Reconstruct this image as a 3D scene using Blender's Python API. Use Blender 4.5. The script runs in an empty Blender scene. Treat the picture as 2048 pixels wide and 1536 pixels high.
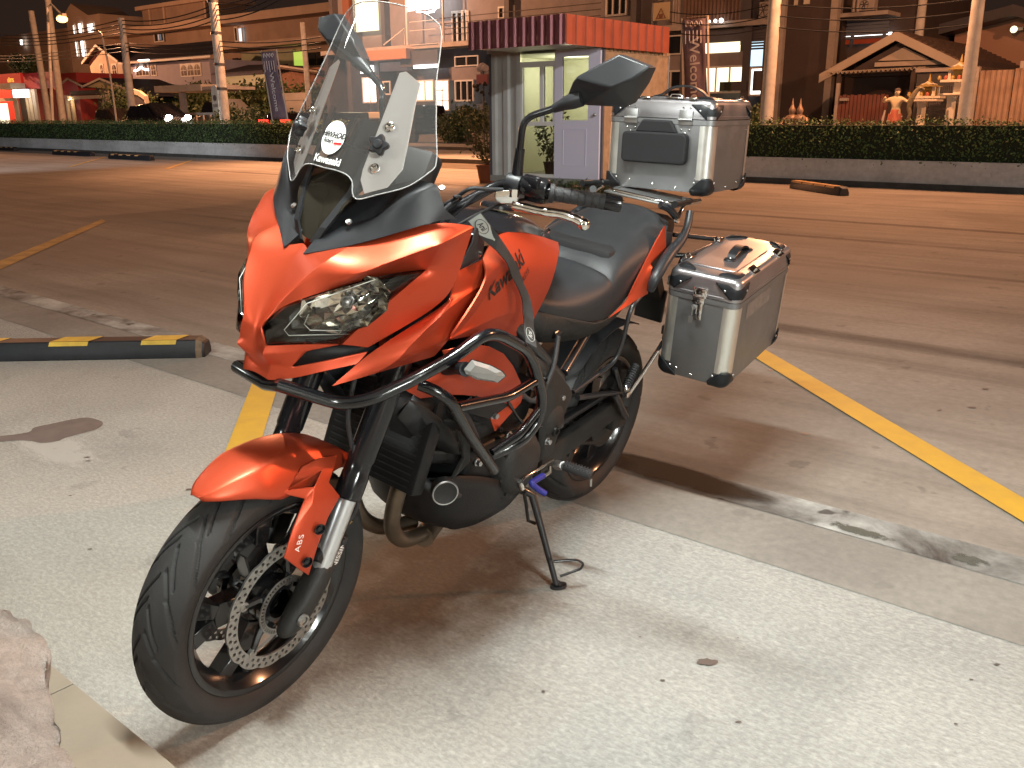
import bpy, bmesh, math, random
from mathutils import Vector, Matrix, noise
random.seed(7)
SC = bpy.context.scene
COL = SC.collection
PI = math.pi
rad = math.radians

# ------------------------------------------------------------------ camera
cam_d = bpy.data.cameras.new('camera')
cam_d.sensor_fit = 'HORIZONTAL'
cam_d.sensor_width = 36.0
cam_d.lens = 36.0 * 1801.1 / 2048.0
cam_d.clip_start = 0.05
cam_d.clip_end = 900
cam = bpy.data.objects.new('camera', cam_d)
COL.objects.link(cam)
_r = Vector((.99998, -.0064, 0)); _d = Vector((-.00183, -.28652, -.95807)); _f = Vector((-.00613, .95805, -.28653))
cam.matrix_world = Matrix(((_r.x, -_d.x, -_f.x, 0), (_r.y, -_d.y, -_f.y, 0), (_r.z, -_d.z, -_f.z, 1.2864), (0, 0, 0, 1)))
SC.camera = cam

# ------------------------------------------------------------------ night sky
W_ = bpy.data.worlds.new('World')
SC.world = W_
W_.use_nodes = True
wn = W_.node_tree
wn.nodes.clear()
wo = wn.nodes.new('ShaderNodeOutputWorld')
bg = wn.nodes.new('ShaderNodeBackground')
bg.inputs['Color'].default_value = (.66, .37, .27, 1)      # city glow on a hazy night sky
bg.inputs['Strength'].default_value = .037
wn.links.new(bg.outputs[0], wo.inputs[0])
SC.view_settings.view_transform = 'Standard'
SC.view_settings.look = 'None'
SC.view_settings.exposure = 0
SC.view_settings.gamma = 1
SC.cycles.use_denoising = True
SC.cycles.max_bounces = 8
SC.cycles.transparent_max_bounces = 16
SC.cycles.sample_clamp_indirect = 4.0
SC.cycles.caustics_reflective = False
SC.cycles.caustics_refractive = False

# ------------------------------------------------------------------ lamps
def lamp(name, kind, loc, power, col, size=.1, size_y=None, aim=None, spot=None):
    d = bpy.data.lights.new(name, kind)
    d.energy = power; d.color = col
    if kind == 'AREA':
        d.size = size
        if size_y: d.shape = 'RECTANGLE'; d.size_y = size_y
    else:
        d.shadow_soft_size = size
    if spot: d.spot_size = rad(spot); d.spot_blend = .6
    o = bpy.data.objects.new(name, d); COL.objects.link(o)
    o.location = loc
    if aim is not None:
        o.rotation_euler = (Vector(aim) - Vector(loc)).to_track_quat('-Z', 'Y').to_euler()
    return o
WHITE = (.95, 1.0, .95)
SODIUM = (1.0, .44, .21)
def road(s, c, z): return (.7673 * s + .6413 * c, -.6413 * s + .7673 * c, z)
# fluorescent tubes under the shop canopy over the bright slab (outside the frame, above and behind the camera)
for s_, c_, z_, p_ in ((-4.6, .9, 3.2, 12), (-1.0, 1.2, 3.25, 186), (2.6, .6, 3.2, 40), (5.2, .6, 3.2, 20)):
    q_ = road(s_, c_, z_)
    lamp('fluorescent_light', 'AREA', q_, p_, WHITE, 1.2, .10, aim=road(s_, c_ + .6, 0)).rotation_euler.z = math.atan2(-.6413, .7673)
lamp('sodium_light', 'SPOT', road(-18.5, 19.5, 8.8), 16000, SODIUM, .2, aim=road(-17.6, 18.0, 0), spot=92)
# floodlight on the shop roof that catches the kiosk
lamp('fill_floodlight', 'SPOT', (8.0, -1.0, 6.5), 6500, (.95, .97, 1.0), .15, aim=(.4, 15.5, 2.0), spot=17)
lamp('fill_floodlight', 'SPOT', road(-21, 1.5, 5.0), 5600, (.93, .96, 1.0), .2, aim=road(-33, 16.7, 1.4), spot=60)  # unseen fill lamp added to whiten the left planter wall
for x, y, z, p in ((-5.5, -3.0, 2.9, 170), (4.5, -6.0, 2.9, 470)):
    lamp('shop_front_light', 'AREA', (x, y, z), p, WHITE, 1.5, .5, aim=(x * .4, 6, 0))
# sodium street lamps along the road; second: unseen, added to brighten the cream house
for s_, c_, z_, p_ in ((-57.5, 30.3, 7.0, 5500), (-95, 34, 9, 16000), (-36, 27.5, 9, 6000), (-6.5, 18.4, 6.4, 3000), (11.5, 18.2, 9, 10500)):
    lamp('sodium_light', 'POINT', road(s_, c_, z_), p_, SODIUM, .14)

# ------------------------------------------------------------------ helpers
def V(*a): return Vector(a if len(a) > 1 else a[0])
OFF = {}
def thing(name, label, cat, loc=(0, 0, 0), mat=None, group=None, kind=None):
    o = bpy.data.objects.new(name, None); COL.objects.link(o)
    o.empty_display_size = .2
    o.matrix_world = mat if mat is not None else Matrix.Translation(V(loc))
    o['label'] = label; o['category'] = cat
    if group: o['group'] = group
    if kind: o['kind'] = kind
    return o
def tag(o, label=None, cat=None, group=None, kind=None):
    if label: o['label'] = label
    if cat: o['category'] = cat
    if group: o['group'] = group
    if kind: o['kind'] = kind
    return o

class MB:
    """collects faces, builds one mesh object"""
    def __init__(s): s.v = []; s.f = []; s.sharp = []
    def add(s, vs, fs):
        b = len(s.v); s.v += [tuple(v) for v in vs]; s.f += [tuple(b + i for i in f) for f in fs]; return s
    def quad(s, *p): return s.add(p, [tuple(range(len(p)))])
    def box(s, c, d, m=None, bev=0):
        x, y, z = d[0] / 2, d[1] / 2, d[2] / 2
        if bev:
            b = min(bev, x * .49, y * .49, z * .49)
            bm = bmesh.new(); bmesh.ops.create_cube(bm, size=1)
            for q in bm.verts: q.co = Vector((q.co.x * 2 * x, q.co.y * 2 * y, q.co.z * 2 * z))
            bmesh.ops.bevel(bm, geom=bm.edges[:], offset=b, segments=2, affect='EDGES', profile=.5)
            bm.verts.index_update()
            vs = [v.co.copy() for v in bm.verts]; fs = [[v.index for v in f.verts] for f in bm.faces]; bm.free()
        else:
            vs = [Vector((sx * x, sy * y, sz * z)) for sx in (-1, 1) for sy in (-1, 1) for sz in (-1, 1)]
            fs = [(0, 1, 3, 2), (4, 6, 7, 5), (0, 4, 5, 1), (2, 3, 7, 6), (0, 2, 6, 4), (1, 5, 7, 3)]
        if m is not None: vs = [m @ v for v in vs]
        return s.add([v + V(c) for v in vs], fs)
    def bx(s, a, b, bev=0):
        return s.box([(a[i] + b[i]) / 2 for i in range(3)], [abs(b[i] - a[i]) for i in range(3)], None, bev)
    def tube(s, pts, r, n=10, closed=False, cap=True, squash=None):
        P = [V(p) for p in pts]; k = len(P)
        R = [r] * k if isinstance(r, (int, float)) else list(r)
        T = []
        for i in range(k):
            a = P[i - 1] if (i > 0 or closed) else P[i]; b = P[(i + 1) % k] if (i < k - 1 or closed) else P[i]
            t = b - a
            T.append(t.normalized() if t.length > 1e-9 else Vector((0, 0, 1)))
        u = T[0].orthogonal().normalized(); vs = []
        for i in range(k):
            u = (u - T[i] * u.dot(T[i]))
            u = u.normalized() if u.length > 1e-6 else T[i].orthogonal().normalized()
            w = T[i].cross(u)
            for j in range(n):
                a = 2 * PI * j / n
                vs.append(P[i] + (u * math.cos(a) + w * math.sin(a)) * R[i])
        fs = [(i * n + j, i * n + (j + 1) % n, (i + 1) * n + (j + 1) % n, (i + 1) * n + j) for i in range(k - 1) for j in range(n)]
        if closed: fs += [((k - 1) * n + j, (k - 1) * n + (j + 1) % n, (j + 1) % n, j) for j in range(n)]
        elif cap: fs += [tuple(range(n - 1, -1, -1)), tuple(range((k - 1) * n, k * n))]
        return s.add(vs, fs)
    def cyl(s, a, b, r, n=16, r2=None): return s.tube([a, b], [r, r if r2 is None else r2], n)
    def lathe(s, prof, n, o, axis, closed=False, phase=0):
        """prof: list of (radius, along); axis: direction"""
        ax = V(axis).normalized(); u = ax.orthogonal().normalized(); w = ax.cross(u); o = V(o); k = len(prof)
        vs = [o + ax * h + (u * math.cos(2 * PI * j / n + phase) + w * math.sin(2 * PI * j / n + phase)) * r for r, h in prof for j in range(n)]
        fs = [(i * n + j, i * n + (j + 1) % n, (i + 1) * n + (j + 1) % n, (i + 1) * n + j) for i in range(k - 1) for j in range(n)]
        if closed: fs += [((k - 1) * n + j, (k - 1) * n + (j + 1) % n, (j + 1) % n, j) for j in range(n)]
        return s.add(vs, fs)
    def prism(s, poly, dv):
        """closed polygon of 3d points swept by dv"""
        n = len(poly); d = V(dv); P = [V(p) for p in poly]
        return s.add(P + [p + d for p in P], [tuple(range(n - 1, -1, -1)), tuple(range(n, 2 * n))] + [(i, (i + 1) % n, n + (i + 1) % n, n + i) for i in range(n)])
    def ball(s, c, r, n=12, sc=(1, 1, 1)):
        vs = [V(c) + Vector((0, 0, r * sc[2]))]
        m = n // 2
        for i in range(1, m):
            a = PI * i / m
            vs += [V(c) + Vector((r * sc[0] * math.sin(a) * math.cos(2 * PI * j / n), r * sc[1] * math.sin(a) * math.sin(2 * PI * j / n), r * sc[2] * math.cos(a))) for j in range(n)]
        vs.append(V(c) - Vector((0, 0, r * sc[2])))
        fs = [(0, 1 + j, 1 + (j + 1) % n) for j in range(n)]
        fs += [(1 + i * n + j, 1 + (i + 1) * n + j, 1 + (i + 1) * n + (j + 1) % n, 1 + i * n + (j + 1) % n) for i in range(m - 2) for j in range(n)]
        e = len(vs) - 1
        fs += [(e, 1 + (m - 2) * n + (j + 1) % n, 1 + (m - 2) * n + j) for j in range(n)]
        return s.add(vs, fs)
    def mirror(s):
        b = len(s.v); s.v += [(-x, y, z) for x, y, z in s.v]; s.f += [tuple(b + i for i in reversed(f)) for f in s.f]; return s
    def xf(s, fn): s.v = [tuple(fn(V(v))) for v in s.v]; return s
    def build(s, name, mat, parent=None, smooth=40, bevel=0, sub=0, solid=0, crease=None, merge=0, kind=None, label=None, seg=2, solid_off=1, mats=None, fmat=None):
        me = bpy.data.meshes.new(name)
        off = None; pa = parent
        while pa is not None and off is None: off = OFF.get(pa.name); pa = pa.parent
        vs = s.v if off is None else [(v[0] - off[0], v[1] - off[1], v[2] - off[2]) for v in s.v]
        me.from_pydata(vs, [], s.f)
        bm = bmesh.new(); bm.from_mesh(me)
        if merge: bmesh.ops.remove_doubles(bm, verts=bm.verts[:], dist=merge)
        bmesh.ops.recalc_face_normals(bm, faces=bm.faces[:])
        bm.to_mesh(me); bm.free()
        if crease:
            at = me.attributes.new('crease_edge', 'FLOAT', 'EDGE')
            co = [v.co for v in me.vertices]
            for e in me.edges:
                a, b = co[e.vertices[0]], co[e.vertices[1]]
                at.data[e.index].value = crease(a, b) if callable(crease) else crease
        me.update()
        if smooth is not None:
            me.shade_smooth()
            if smooth < 180: me.set_sharp_from_angle(angle=rad(smooth))
        o = bpy.data.objects.new(name, me); COL.objects.link(o)
        me.materials.append(mat)
        if mats:
            for q in mats: me.materials.append(q)
            me.polygons.foreach_set('material_index', fmat)
        if parent: o.parent = parent
        if sub:
            q = o.modifiers.new('sub', 'SUBSURF'); q.levels = q.render_levels = sub; q.boundary_smooth = 'PRESERVE_CORNERS'
        if solid:
            q = o.modifiers.new('solid', 'SOLIDIFY'); q.thickness = solid; q.offset = -solid_off
        if bevel:
            q = o.modifiers.new('bevel', 'BEVEL'); q.width = bevel; q.segments = seg; q.limit_method = 'ANGLE'; q.angle_limit = rad(35); q.harden_normals = False
        if kind: o['kind'] = kind
        if label: o['label'] = label
        return o

def fillet(pts, r, n=5):
    P = [V(p) for p in pts]; out = [P[0]]
    for i in range(1, len(P) - 1):
        a, b, c = P[i - 1], P[i], P[i + 1]
        d = min(r, (a - b).length * .48, (c - b).length * .48)
        s, e = b + (a - b).normalized() * d, b + (c - b).normalized() * d
        for k in range(n + 1):
            t = k / n
            out.append(s * (1 - t) ** 2 + b * 2 * t * (1 - t) + e * t * t)
    out.append(P[-1]); return out
def spline(pts, n=6, closed=False):
    P = [V(p) for p in pts]; k = len(P); out = []
    rng = range(k if closed else k - 1)
    for i in rng:
        p0 = P[i - 1] if (i > 0 or closed) else P[0] * 2 - P[1]
        p1, p2 = P[i], P[(i + 1) % k]
        p3 = P[(i + 2) % k] if (i + 2 < k or closed) else P[-1] * 2 - P[-2]
        for j in range(n):
            t = j / n
            out.append(.5 * ((2 * p1) + (p2 - p0) * t + (2 * p0 - 5 * p1 + 4 * p2 - p3) * t * t + (3 * p1 - p0 - 3 * p2 + p3) * t ** 3))
    if not closed: out.append(P[-1])
    return out

def mat(name, col=(.5, .5, .5), rough=.5, metal=0., spec=.5, coat=0., coat_r=.1, emit=None, es=0., var=0., vscale=8., bump=0., bscale=60., trans=0., ior=1.45, alpha=1., col2=None, sheen=0., aniso=0., rvar=0.):
    m = bpy.data.materials.new(name); m.use_nodes = True
    nt = m.node_tree; b = nt.nodes['Principled BSDF']
    b.inputs['Base Color'].default_value = (*col, 1)
    b.inputs['Roughness'].default_value = rough
    b.inputs['Metallic'].default_value = metal
    b.inputs['Specular IOR Level'].default_value = spec
    b.inputs['Coat Weight'].default_value = coat
    b.inputs['Coat Roughness'].default_value = coat_r
    b.inputs['Transmission Weight'].default_value = trans
    b.inputs['IOR'].default_value = ior
    b.inputs['Alpha'].default_value = alpha
    b.inputs['Anisotropic'].default_value = aniso
    if emit: b.inputs['Emission Color'].default_value = (*emit, 1); b.inputs['Emission Strength'].default_value = es
    if var or bump or rvar:
        tc = nt.nodes.new('ShaderNodeTexCoord')
        if var:
            n = nt.nodes.new('ShaderNodeTexNoise'); n.inputs['Scale'].default_value = vscale; n.inputs['Detail'].default_value = 6; n.inputs['Roughness'].default_value = .6
            nt.links.new(tc.outputs['Object'], n.inputs['Vector'])
            r = nt.nodes.new('ShaderNodeMapRange'); r.inputs['From Min'].default_value = .3; r.inputs['From Max'].default_value = .7
            nt.links.new(n.outputs['Fac'], r.inputs['Value'])
            mx = nt.nodes.new('ShaderNodeMix'); mx.data_type = 'RGBA'
            c2 = col2 or tuple(max(0, c * (1 - var)) for c in col)
            mx.inputs['A'].default_value = (*c2, 1); mx.inputs['B'].default_value = (*(col if col2 else tuple(min(1, c * (1 + var * .5)) for c in col)), 1)
            nt.links.new(r.outputs[0], mx.inputs['Factor']); nt.links.new(mx.outputs['Result'], b.inputs['Base Color'])
        if rvar:
            n3 = nt.nodes.new('ShaderNodeTexNoise'); n3.inputs['Scale'].default_value = vscale * 2.3; n3.inputs['Detail'].default_value = 5
            nt.links.new(tc.outputs['Object'], n3.inputs['Vector'])
            r3 = nt.nodes.new('ShaderNodeMapRange'); r3.inputs['From Min'].default_value = .3; r3.inputs['From Max'].default_value = .7
            r3.inputs['To Min'].default_value = max(.02, rough - rvar); r3.inputs['To Max'].default_value = min(1, rough + rvar)
            nt.links.new(n3.outputs['Fac'], r3.inputs['Value']); nt.links.new(r3.outputs[0], b.inputs['Roughness'])
        if bump:
            n2 = nt.nodes.new('ShaderNodeTexNoise'); n2.inputs['Scale'].default_value = bscale; n2.inputs['Detail'].default_value = 4
            nt.links.new(tc.outputs['Object'], n2.inputs['Vector'])
            bp = nt.nodes.new('ShaderNodeBump'); bp.inputs['Strength'].default_value = bump; bp.inputs['Distance'].default_value = .004
            nt.links.new(n2.outputs['Fac'], bp.inputs['Height']); nt.links.new(bp.outputs[0], b.inputs['Normal'])
    return m

def glow(name, col, s):
    m = bpy.data.materials.new(name); m.use_nodes = True
    nt = m.node_tree; b = nt.nodes['Principled BSDF']
    b.inputs['Base Color'].default_value = (.02, .02, .02, 1); b.inputs['Roughness'].default_value = .4
    b.inputs['Emission Color'].default_value = (*col, 1); b.inputs['Emission Strength'].default_value = s
    return m

def text_mesh(body, size=1., shear=0., spacing=1., extrude=0., bold=0., align='CENTER', res=4):
    cu = bpy.data.curves.new('lettering', 'FONT')
    cu.body = body; cu.size = size; cu.shear = shear; cu.space_character = spacing; cu.extrude = extrude; cu.offset = bold
    cu.align_x = align; cu.align_y = 'CENTER'; cu.resolution_u = res
    o = bpy.data.objects.new('lettering', cu); COL.objects.link(o)
    bpy.context.view_layer.update()
    me = bpy.data.meshes.new_from_object(o.evaluated_get(bpy.context.evaluated_depsgraph_get()))
    vs = [v.co.copy() for v in me.vertices]; fs = [tuple(p.vertices) for p in me.polygons]
    bpy.data.objects.remove(o); bpy.data.curves.remove(cu); bpy.data.meshes.remove(me)
    return vs, fs
def lettering(body, size, o, u, v, m, parent, name='lettering', lift=0., **k):
    """flat letters laid on the plane through o with directions u (along) and v (up)"""
    vs, fs = text_mesh(body, size, **k)
    u = V(u).normalized(); v = V(v); v = (v - u * v.dot(u)).normalized(); n = u.cross(v); o = V(o) + n * lift
    mb = MB(); mb.add([o + u * q.x + v * q.y + n * q.z for q in vs], fs)
    return mb.build(name, m, parent, smooth=None)
def wrap_decal(o, target, direction, lift=.0008, cut=.008):
    """lay the flat mesh object o onto target's evaluated surface along a direction (both in the same parent space)"""
    dg = bpy.context.evaluated_depsgraph_get()
    bm = bmesh.new(); bm.from_mesh(o.data)
    bmesh.ops.triangulate(bm, faces=bm.faces[:])
    for _ in range(4):
        es = [e for e in bm.edges if e.calc_length() > cut]
        if not es: break
        bmesh.ops.subdivide_edges(bm, edges=es, cuts=1)
        bmesh.ops.triangulate(bm, faces=[f for f in bm.faces if len(f.verts) > 3])
    ev = target.evaluated_get(dg)
    d = V(direction).normalized()
    for q in bm.verts:
        ok, loc, nrm, idx = ev.ray_cast(q.co - d * .2, d)
        if ok: q.co = loc - d * lift
    bm.to_mesh(o.data); bm.free()
    return o

# ------------------------------------------------------------------ setting: road frame (U along the kerb, N away from the camera)
U = Vector((.7673, -.6413, 0)); N = Vector((.6413, .7673, 0)); Z = Vector((0, 0, 1))
def RF(s, c, z=0.): return U * s + N * c + Z * z
RM = Matrix(((U.x, N.x, 0, 0), (U.y, N.y, 0, 0), (0, 0, 1, 0), (0, 0, 0, 1)))
class RB(MB):
    """boxes in road coordinates (s, c, z)"""
    def rb(s, a, b, bev=0):
        k = len(s.v); s.bx(a, b, bev)
        s.v[k:] = [tuple(RF(*v)) for v in s.v[k:]]; return s
    def rp(s, poly, dv):
        k = len(s.v); s.prism(poly, dv)
        s.v[k:] = [tuple(RF(*v)) for v in s.v[k:]]; return s
    def rt(s, pts, r, n=8, **kw):
        return s.tube([RF(*p) for p in pts], r, n, **kw)
    def rq(s, *p): return s.quad(*[RF(*q) for q in p])

def concrete(name, base, dark, rough=.8, blotch=.7, fine=28., bumps=.3, bdist=.004, spots=.0, streak=None, tint=None, pebble=0.):
    m = bpy.data.materials.new(name); m.use_nodes = True
    nt = m.node_tree; L = nt.links.new; nn = nt.nodes.new
    b = nt.nodes['Principled BSDF']; b.inputs['Roughness'].default_value = rough; b.inputs['Specular IOR Level'].default_value = .35
    tc = nn('ShaderNodeTexCoord')
    rot = nn('ShaderNodeMapping'); rot.inputs['Rotation'].default_value = (0, 0, math.atan2(.6413, .7673))
    L(tc.outputs['Object'], rot.inputs['Vector'])
    def noise_(sc, det=6, ro=.6, vec=None, dist=0.):
        n = nn('ShaderNodeTexNoise'); n.inputs['Scale'].default_value = sc; n.inputs['Detail'].default_value = det; n.inputs['Roughness'].default_value = ro; n.inputs['Distortion'].default_value = dist
        L((vec or rot).outputs[0], n.inputs['Vector']); return n
    def rng(n, a, c, lo=0., hi=1.):
        r = nn('ShaderNodeMapRange'); r.inputs['From Min'].default_value = a; r.inputs['From Max'].default_value = c; r.inputs['To Min'].default_value = lo; r.inputs['To Max'].default_value = hi
        L(n.outputs[0], r.inputs['Value']); return r
    def mix(f, a, c, t='MIX'):
        x = nn('ShaderNodeMix'); x.data_type = 'RGBA'; x.blend_type = t
        if isinstance(f, float): x.inputs['Factor'].default_value = f
        else: L(f.outputs[0], x.inputs['Factor'])
        for k, q in (('A', a), ('B', c)):
            if isinstance(q, tuple): x.inputs[k].default_value = (*q, 1)
            else: L(q.outputs['Result'], x.inputs[k])
        return x
    n1 = noise_(blotch, 7, .62, None, .6); n2 = noise_(fine, 5, .7)
    c = mix(rng(n1, .32, .68), dark, base)
    fr = rng(n2, .25, .75, .80, 1.16)
    cmb = nn('ShaderNodeCombineColor')
    for i in range(3): L(fr.outputs[0], cmb.inputs[i])
    x = nn('ShaderNodeMix'); x.data_type = 'RGBA'; x.blend_type = 'MULTIPLY'; x.inputs['Factor'].default_value = 1
    L(c.outputs['Result'], x.inputs['A']); L(cmb.outputs[0], x.inputs['B']); c = x
    if tint:
        n5 = noise_(.35, 4, .5); c = mix(rng(n5, .45, .7), c, mix(.7, c, tint))
    if streak:
        st = nn('ShaderNodeMapping'); st.inputs['Scale'].default_value = streak[0]
        L(rot.outputs[0], st.inputs['Vector'])
        n3 = noise_(1.0, 6, .65, st); c = mix(rng(n3, .46, .72, 0, streak[1]), c, tuple(q * .45 for q in dark))
    if spots:
        n4 = noise_(5.5, 3, .5); n4b = noise_(2.2, 2, .5)
        r4 = rng(n4, .66, .70, 0, spots); c = mix(r4, c, tuple(q * .35 for q in dark))
    L(c.outputs['Result'], b.inputs['Base Color'])
    bpn = nn('ShaderNodeBump'); bpn.inputs['Strength'].default_value = bumps; bpn.inputs['Distance'].default_value = bdist
    if pebble:
        pm = nn('ShaderNodeMapping'); pm.inputs['Scale'].default_value = (1, 1.9, 1); L(rot.outputs[0], pm.inputs['Vector'])
        pn = noise_(pebble, 6, .68, pm, .15); L(rng(pn, .35, .7).outputs[0], bpn.inputs['Height'])
        pc = rng(pn, .42, .72, .86, 1.22)
        cm2 = nn('ShaderNodeCombineColor')
        for i in range(3): L(pc.outputs[0], cm2.inputs[i])
        x2 = nn('ShaderNodeMix'); x2.data_type = 'RGBA'; x2.blend_type = 'MULTIPLY'; x2.inputs['Factor'].default_value = 1
        L(c.outputs['Result'], x2.inputs['A']); L(cm2.outputs[0], x2.inputs['B']); L(x2.outputs['Result'], b.inputs['Base Color'])
    else:
        L(n2.outputs[0], bpn.inputs['Height'])
    L(bpn.outputs[0], b.inputs['Normal'])
    return m

M_lot = concrete('lot_concrete', (.335, .305, .265), (.215, .195, .17), .78, .55, 26., .25, .003, .35, ((.22, 3.2, 1), .55), (.24, .20, .17))
M_slab = concrete('rough_slab', (.43, .43, .405), (.30, .305, .29), .85, 1.1, 60., .6, .007, .22, None, (.45, .40, .34), 52.)
M_band = concrete('grey_band', (.255, .245, .22), (.19, .18, .165), .8, 1.6, 30., .25, .003, .2)
M_strip = concrete('patched_strip', (.47, .49, .47), (.045, .04, .036), .75, 2.6, 30., .25, .003, .8)
M_verge = concrete('verge_soil', (.14, .11, .08), (.08, .065, .045), .9, 1.2, 20., .5, .01)
M_tile = mat('floor_tile', (.26, .22, .17), .45, var=.12, vscale=5., bump=.1, bscale=90)
M_grout = mat('grout', (.52, .47, .38), .8)
M_yellow = mat('yellow_paint', (.60, .36, .035), .6, var=.35, vscale=9., bump=.25, bscale=60, col2=(.50, .30, .05))
M_paint_far = mat('worn_yellow_paint', (.50, .32, .10), .7, var=.4, vscale=5.)

# the lot is one large sheet that carries on to the horizon
g = MB()
g.quad((-400, -60, 0), (400, -60, 0), (400, 700, 0), (-400, 700, 0))
ground = g.build('parking_lot', M_lot, smooth=None); tag(ground, 'stained concrete parking lot under the motorcycle, lit orange farther away', 'parking lot', kind='structure')
def sheet(name, m, s0, s1, c0, c1, z, label, wob=0, cat=None):
    q = MB(); n = 60 if wob else 1
    a, b = [], []
    for i in range(n + 1):
        s = s0 + (s1 - s0) * i / n
        w = wob * (noise.noise(Vector((s * 3.1, c1, 0))) + .5 * noise.noise(Vector((s * 11, c1, 3)))) if wob else 0
        w0 = wob * (noise.noise(Vector((s * 3.3, c0, 7))) + .5 * noise.noise(Vector((s * 12, c0, 5)))) if wob else 0
        a.append(RF(s, c0 + w0, z)); b.append(RF(s, c1 + w, z))
    for i in range(n): q.quad(a[i], a[i + 1], b[i + 1], b[i])
    o = q.build(name, m, smooth=None); tag(o, label, cat or name.replace('_', ' '), kind='structure'); return o
sheet('concrete_slab', M_slab, -14, 14, -6, 2.345, .0015, 'bright rough concrete slab in front of the shop steps', .012)
sheet('concrete_band', M_band, -14, 14, 2.33, 2.672, .003, 'smooth grey concrete band along the bright slab', .010)
sheet('drain_strip', M_strip, -14, 14, 2.67, 2.85, .0045, 'pale patched strip with dark oil stains running under the motorcycle', .010)
M_road = concrete('road_concrete', (.30, .28, .25), (.21, .195, .17), .8, .5, 30., .3, .004)
sheet('road', M_road, -90, 60, 18.9, 25.8, .008, 'concrete street beyond the hedge, orange under the street lamps')
sheet('verge', M_verge, -90, 60, 16.9, 18.75, .006, 'strip of bare soil between the hedge and the street')
sheet('pavement', M_band, -90, 60, 26.0, 29.3, .10, 'pavement in front of the shop row across the street')
q = RB(); q.rb((-90, 25.8, 0), (60, 26.0, .12)); q.rb((-90, 18.75, 0), (60, 18.9, .12))
tag(q.build('street_kerb', M_band, smooth=None), 'concrete kerbs along both sides of the street', 'kerb', kind='structure')

def band(pts, name, m, z, label):
    q = MB(); q.quad(*[(x, y, z) for x, y, _ in pts]); o = q.build(name, m, smooth=None); tag(o, label, 'bay line', kind='structure'); return o
# bay lines, parallel to each other
band(((1.243, 5.3, 0), (1.372, 5.3, 0), (1.972, 1.6, 0), (1.835, 1.6, 0)), 'bay_line', M_yellow, .006, 'yellow bay line running out from beneath the side case')
band(((-1.35, 4.62, 0), (-1.215, 4.62, 0), (-.965, 3.05, 0), (-1.095, 3.05, 0)), 'bay_line', M_yellow, .006, 'yellow bay line behind the front wheel')
band(((-4.515,7.916,0), (-4.782,8.407,0), (-5.366,11.964,0), (-5.192,11.667,0)), 'bay_line', M_paint_far, .006, 'worn yellow bay line on the left far side of the lot')
band(((-12.053,25.22,0), (-11.893,25.053,0), (-13.606,31.285,0), (-13.792,31.539,0)), 'bay_line', M_paint_far, .006, 'faint bay line near the far left wheel stops')
band(((-8.945,23.942,0), (-8.792,23.79,0), (-9.726,28.47,0), (-9.901,28.783,0)), 'bay_line', M_paint_far, .006, 'faint short bay line under the far hedge wall')

# water stain on the slab, left
M_stain = mat('wet_stain', (.15, .125, .115), .65, var=.2, vscale=14)
st = MB()
pts = [(-2.197, 3.564), (-2.158, 3.574), (-2.102, 3.595), (-2.059, 3.627), (-2.065, 3.683), (-1.997, 3.747), (-1.965, 3.779), (-1.909, 3.81), (-1.864, 3.797), (-1.798, 3.743), (-1.784, 3.666), (-1.819, 3.611), (-1.871, 3.547), (-1.882, 3.509), (-1.936, 3.485), (-1.993, 3.511), (-2.062, 3.519), (-2.161, 3.5)]
st.quad(*[(x, y, .008) for x, y in spline([(x, y, 0) for x, y in pts], 4, True) for x, y in [(x, y)]] if False else [(p.x, p.y, .0034) for p in spline([(x, y, 0) for x, y in pts], 4, True)])
tag(st.build('wet_patch', M_stain, smooth=None), 'dark water stain on the concrete left of the front wheel', 'stain', kind='structure')
def blots(seed, n, box, rmin, rmax, z, label):
    R = random.Random(seed); q = MB()
    for _ in range(n):
        zz_ = z + _ * .00012; cx, cy = R.uniform(*box[0]), R.uniform(*box[1]); r = R.uniform(rmin, rmax); k = 12
        q.quad(*[(cx + r * (1 + .35 * R.uniform(-1, 1)) * math.cos(2 * PI * i / k) * 1.4, cy + r * (1 + .35 * R.uniform(-1, 1)) * math.sin(2 * PI * i / k) * .8, zz_) for i in range(k)])
    tag(q.build('oil_spots', M_oil, smooth=None), label, 'oil spots', kind='structure')
M_oil = mat('oil_spot', (.09, .08, .075), .4)
blots(3, 5, ((.452, .486), (1.900, 1.925)), .004, .011, .0040, 'dark oil spot on the bright slab at the right')
blots(5, 14, ((-.2, 2.0), (1.3, 2.1)), .002, .006, .0036, 'small dark specks scattered on the bright slab')
blots(8, 12, ((.3, 3.0), (3.2, 5.2)), .005, .014, .0032, 'dark specks on the lot beside the yellow line')
blots(9, 8, ((-2.4, -.9), (1.9, 3.4)), .004, .012, .0037, 'dark specks on the concrete at the left')
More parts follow.
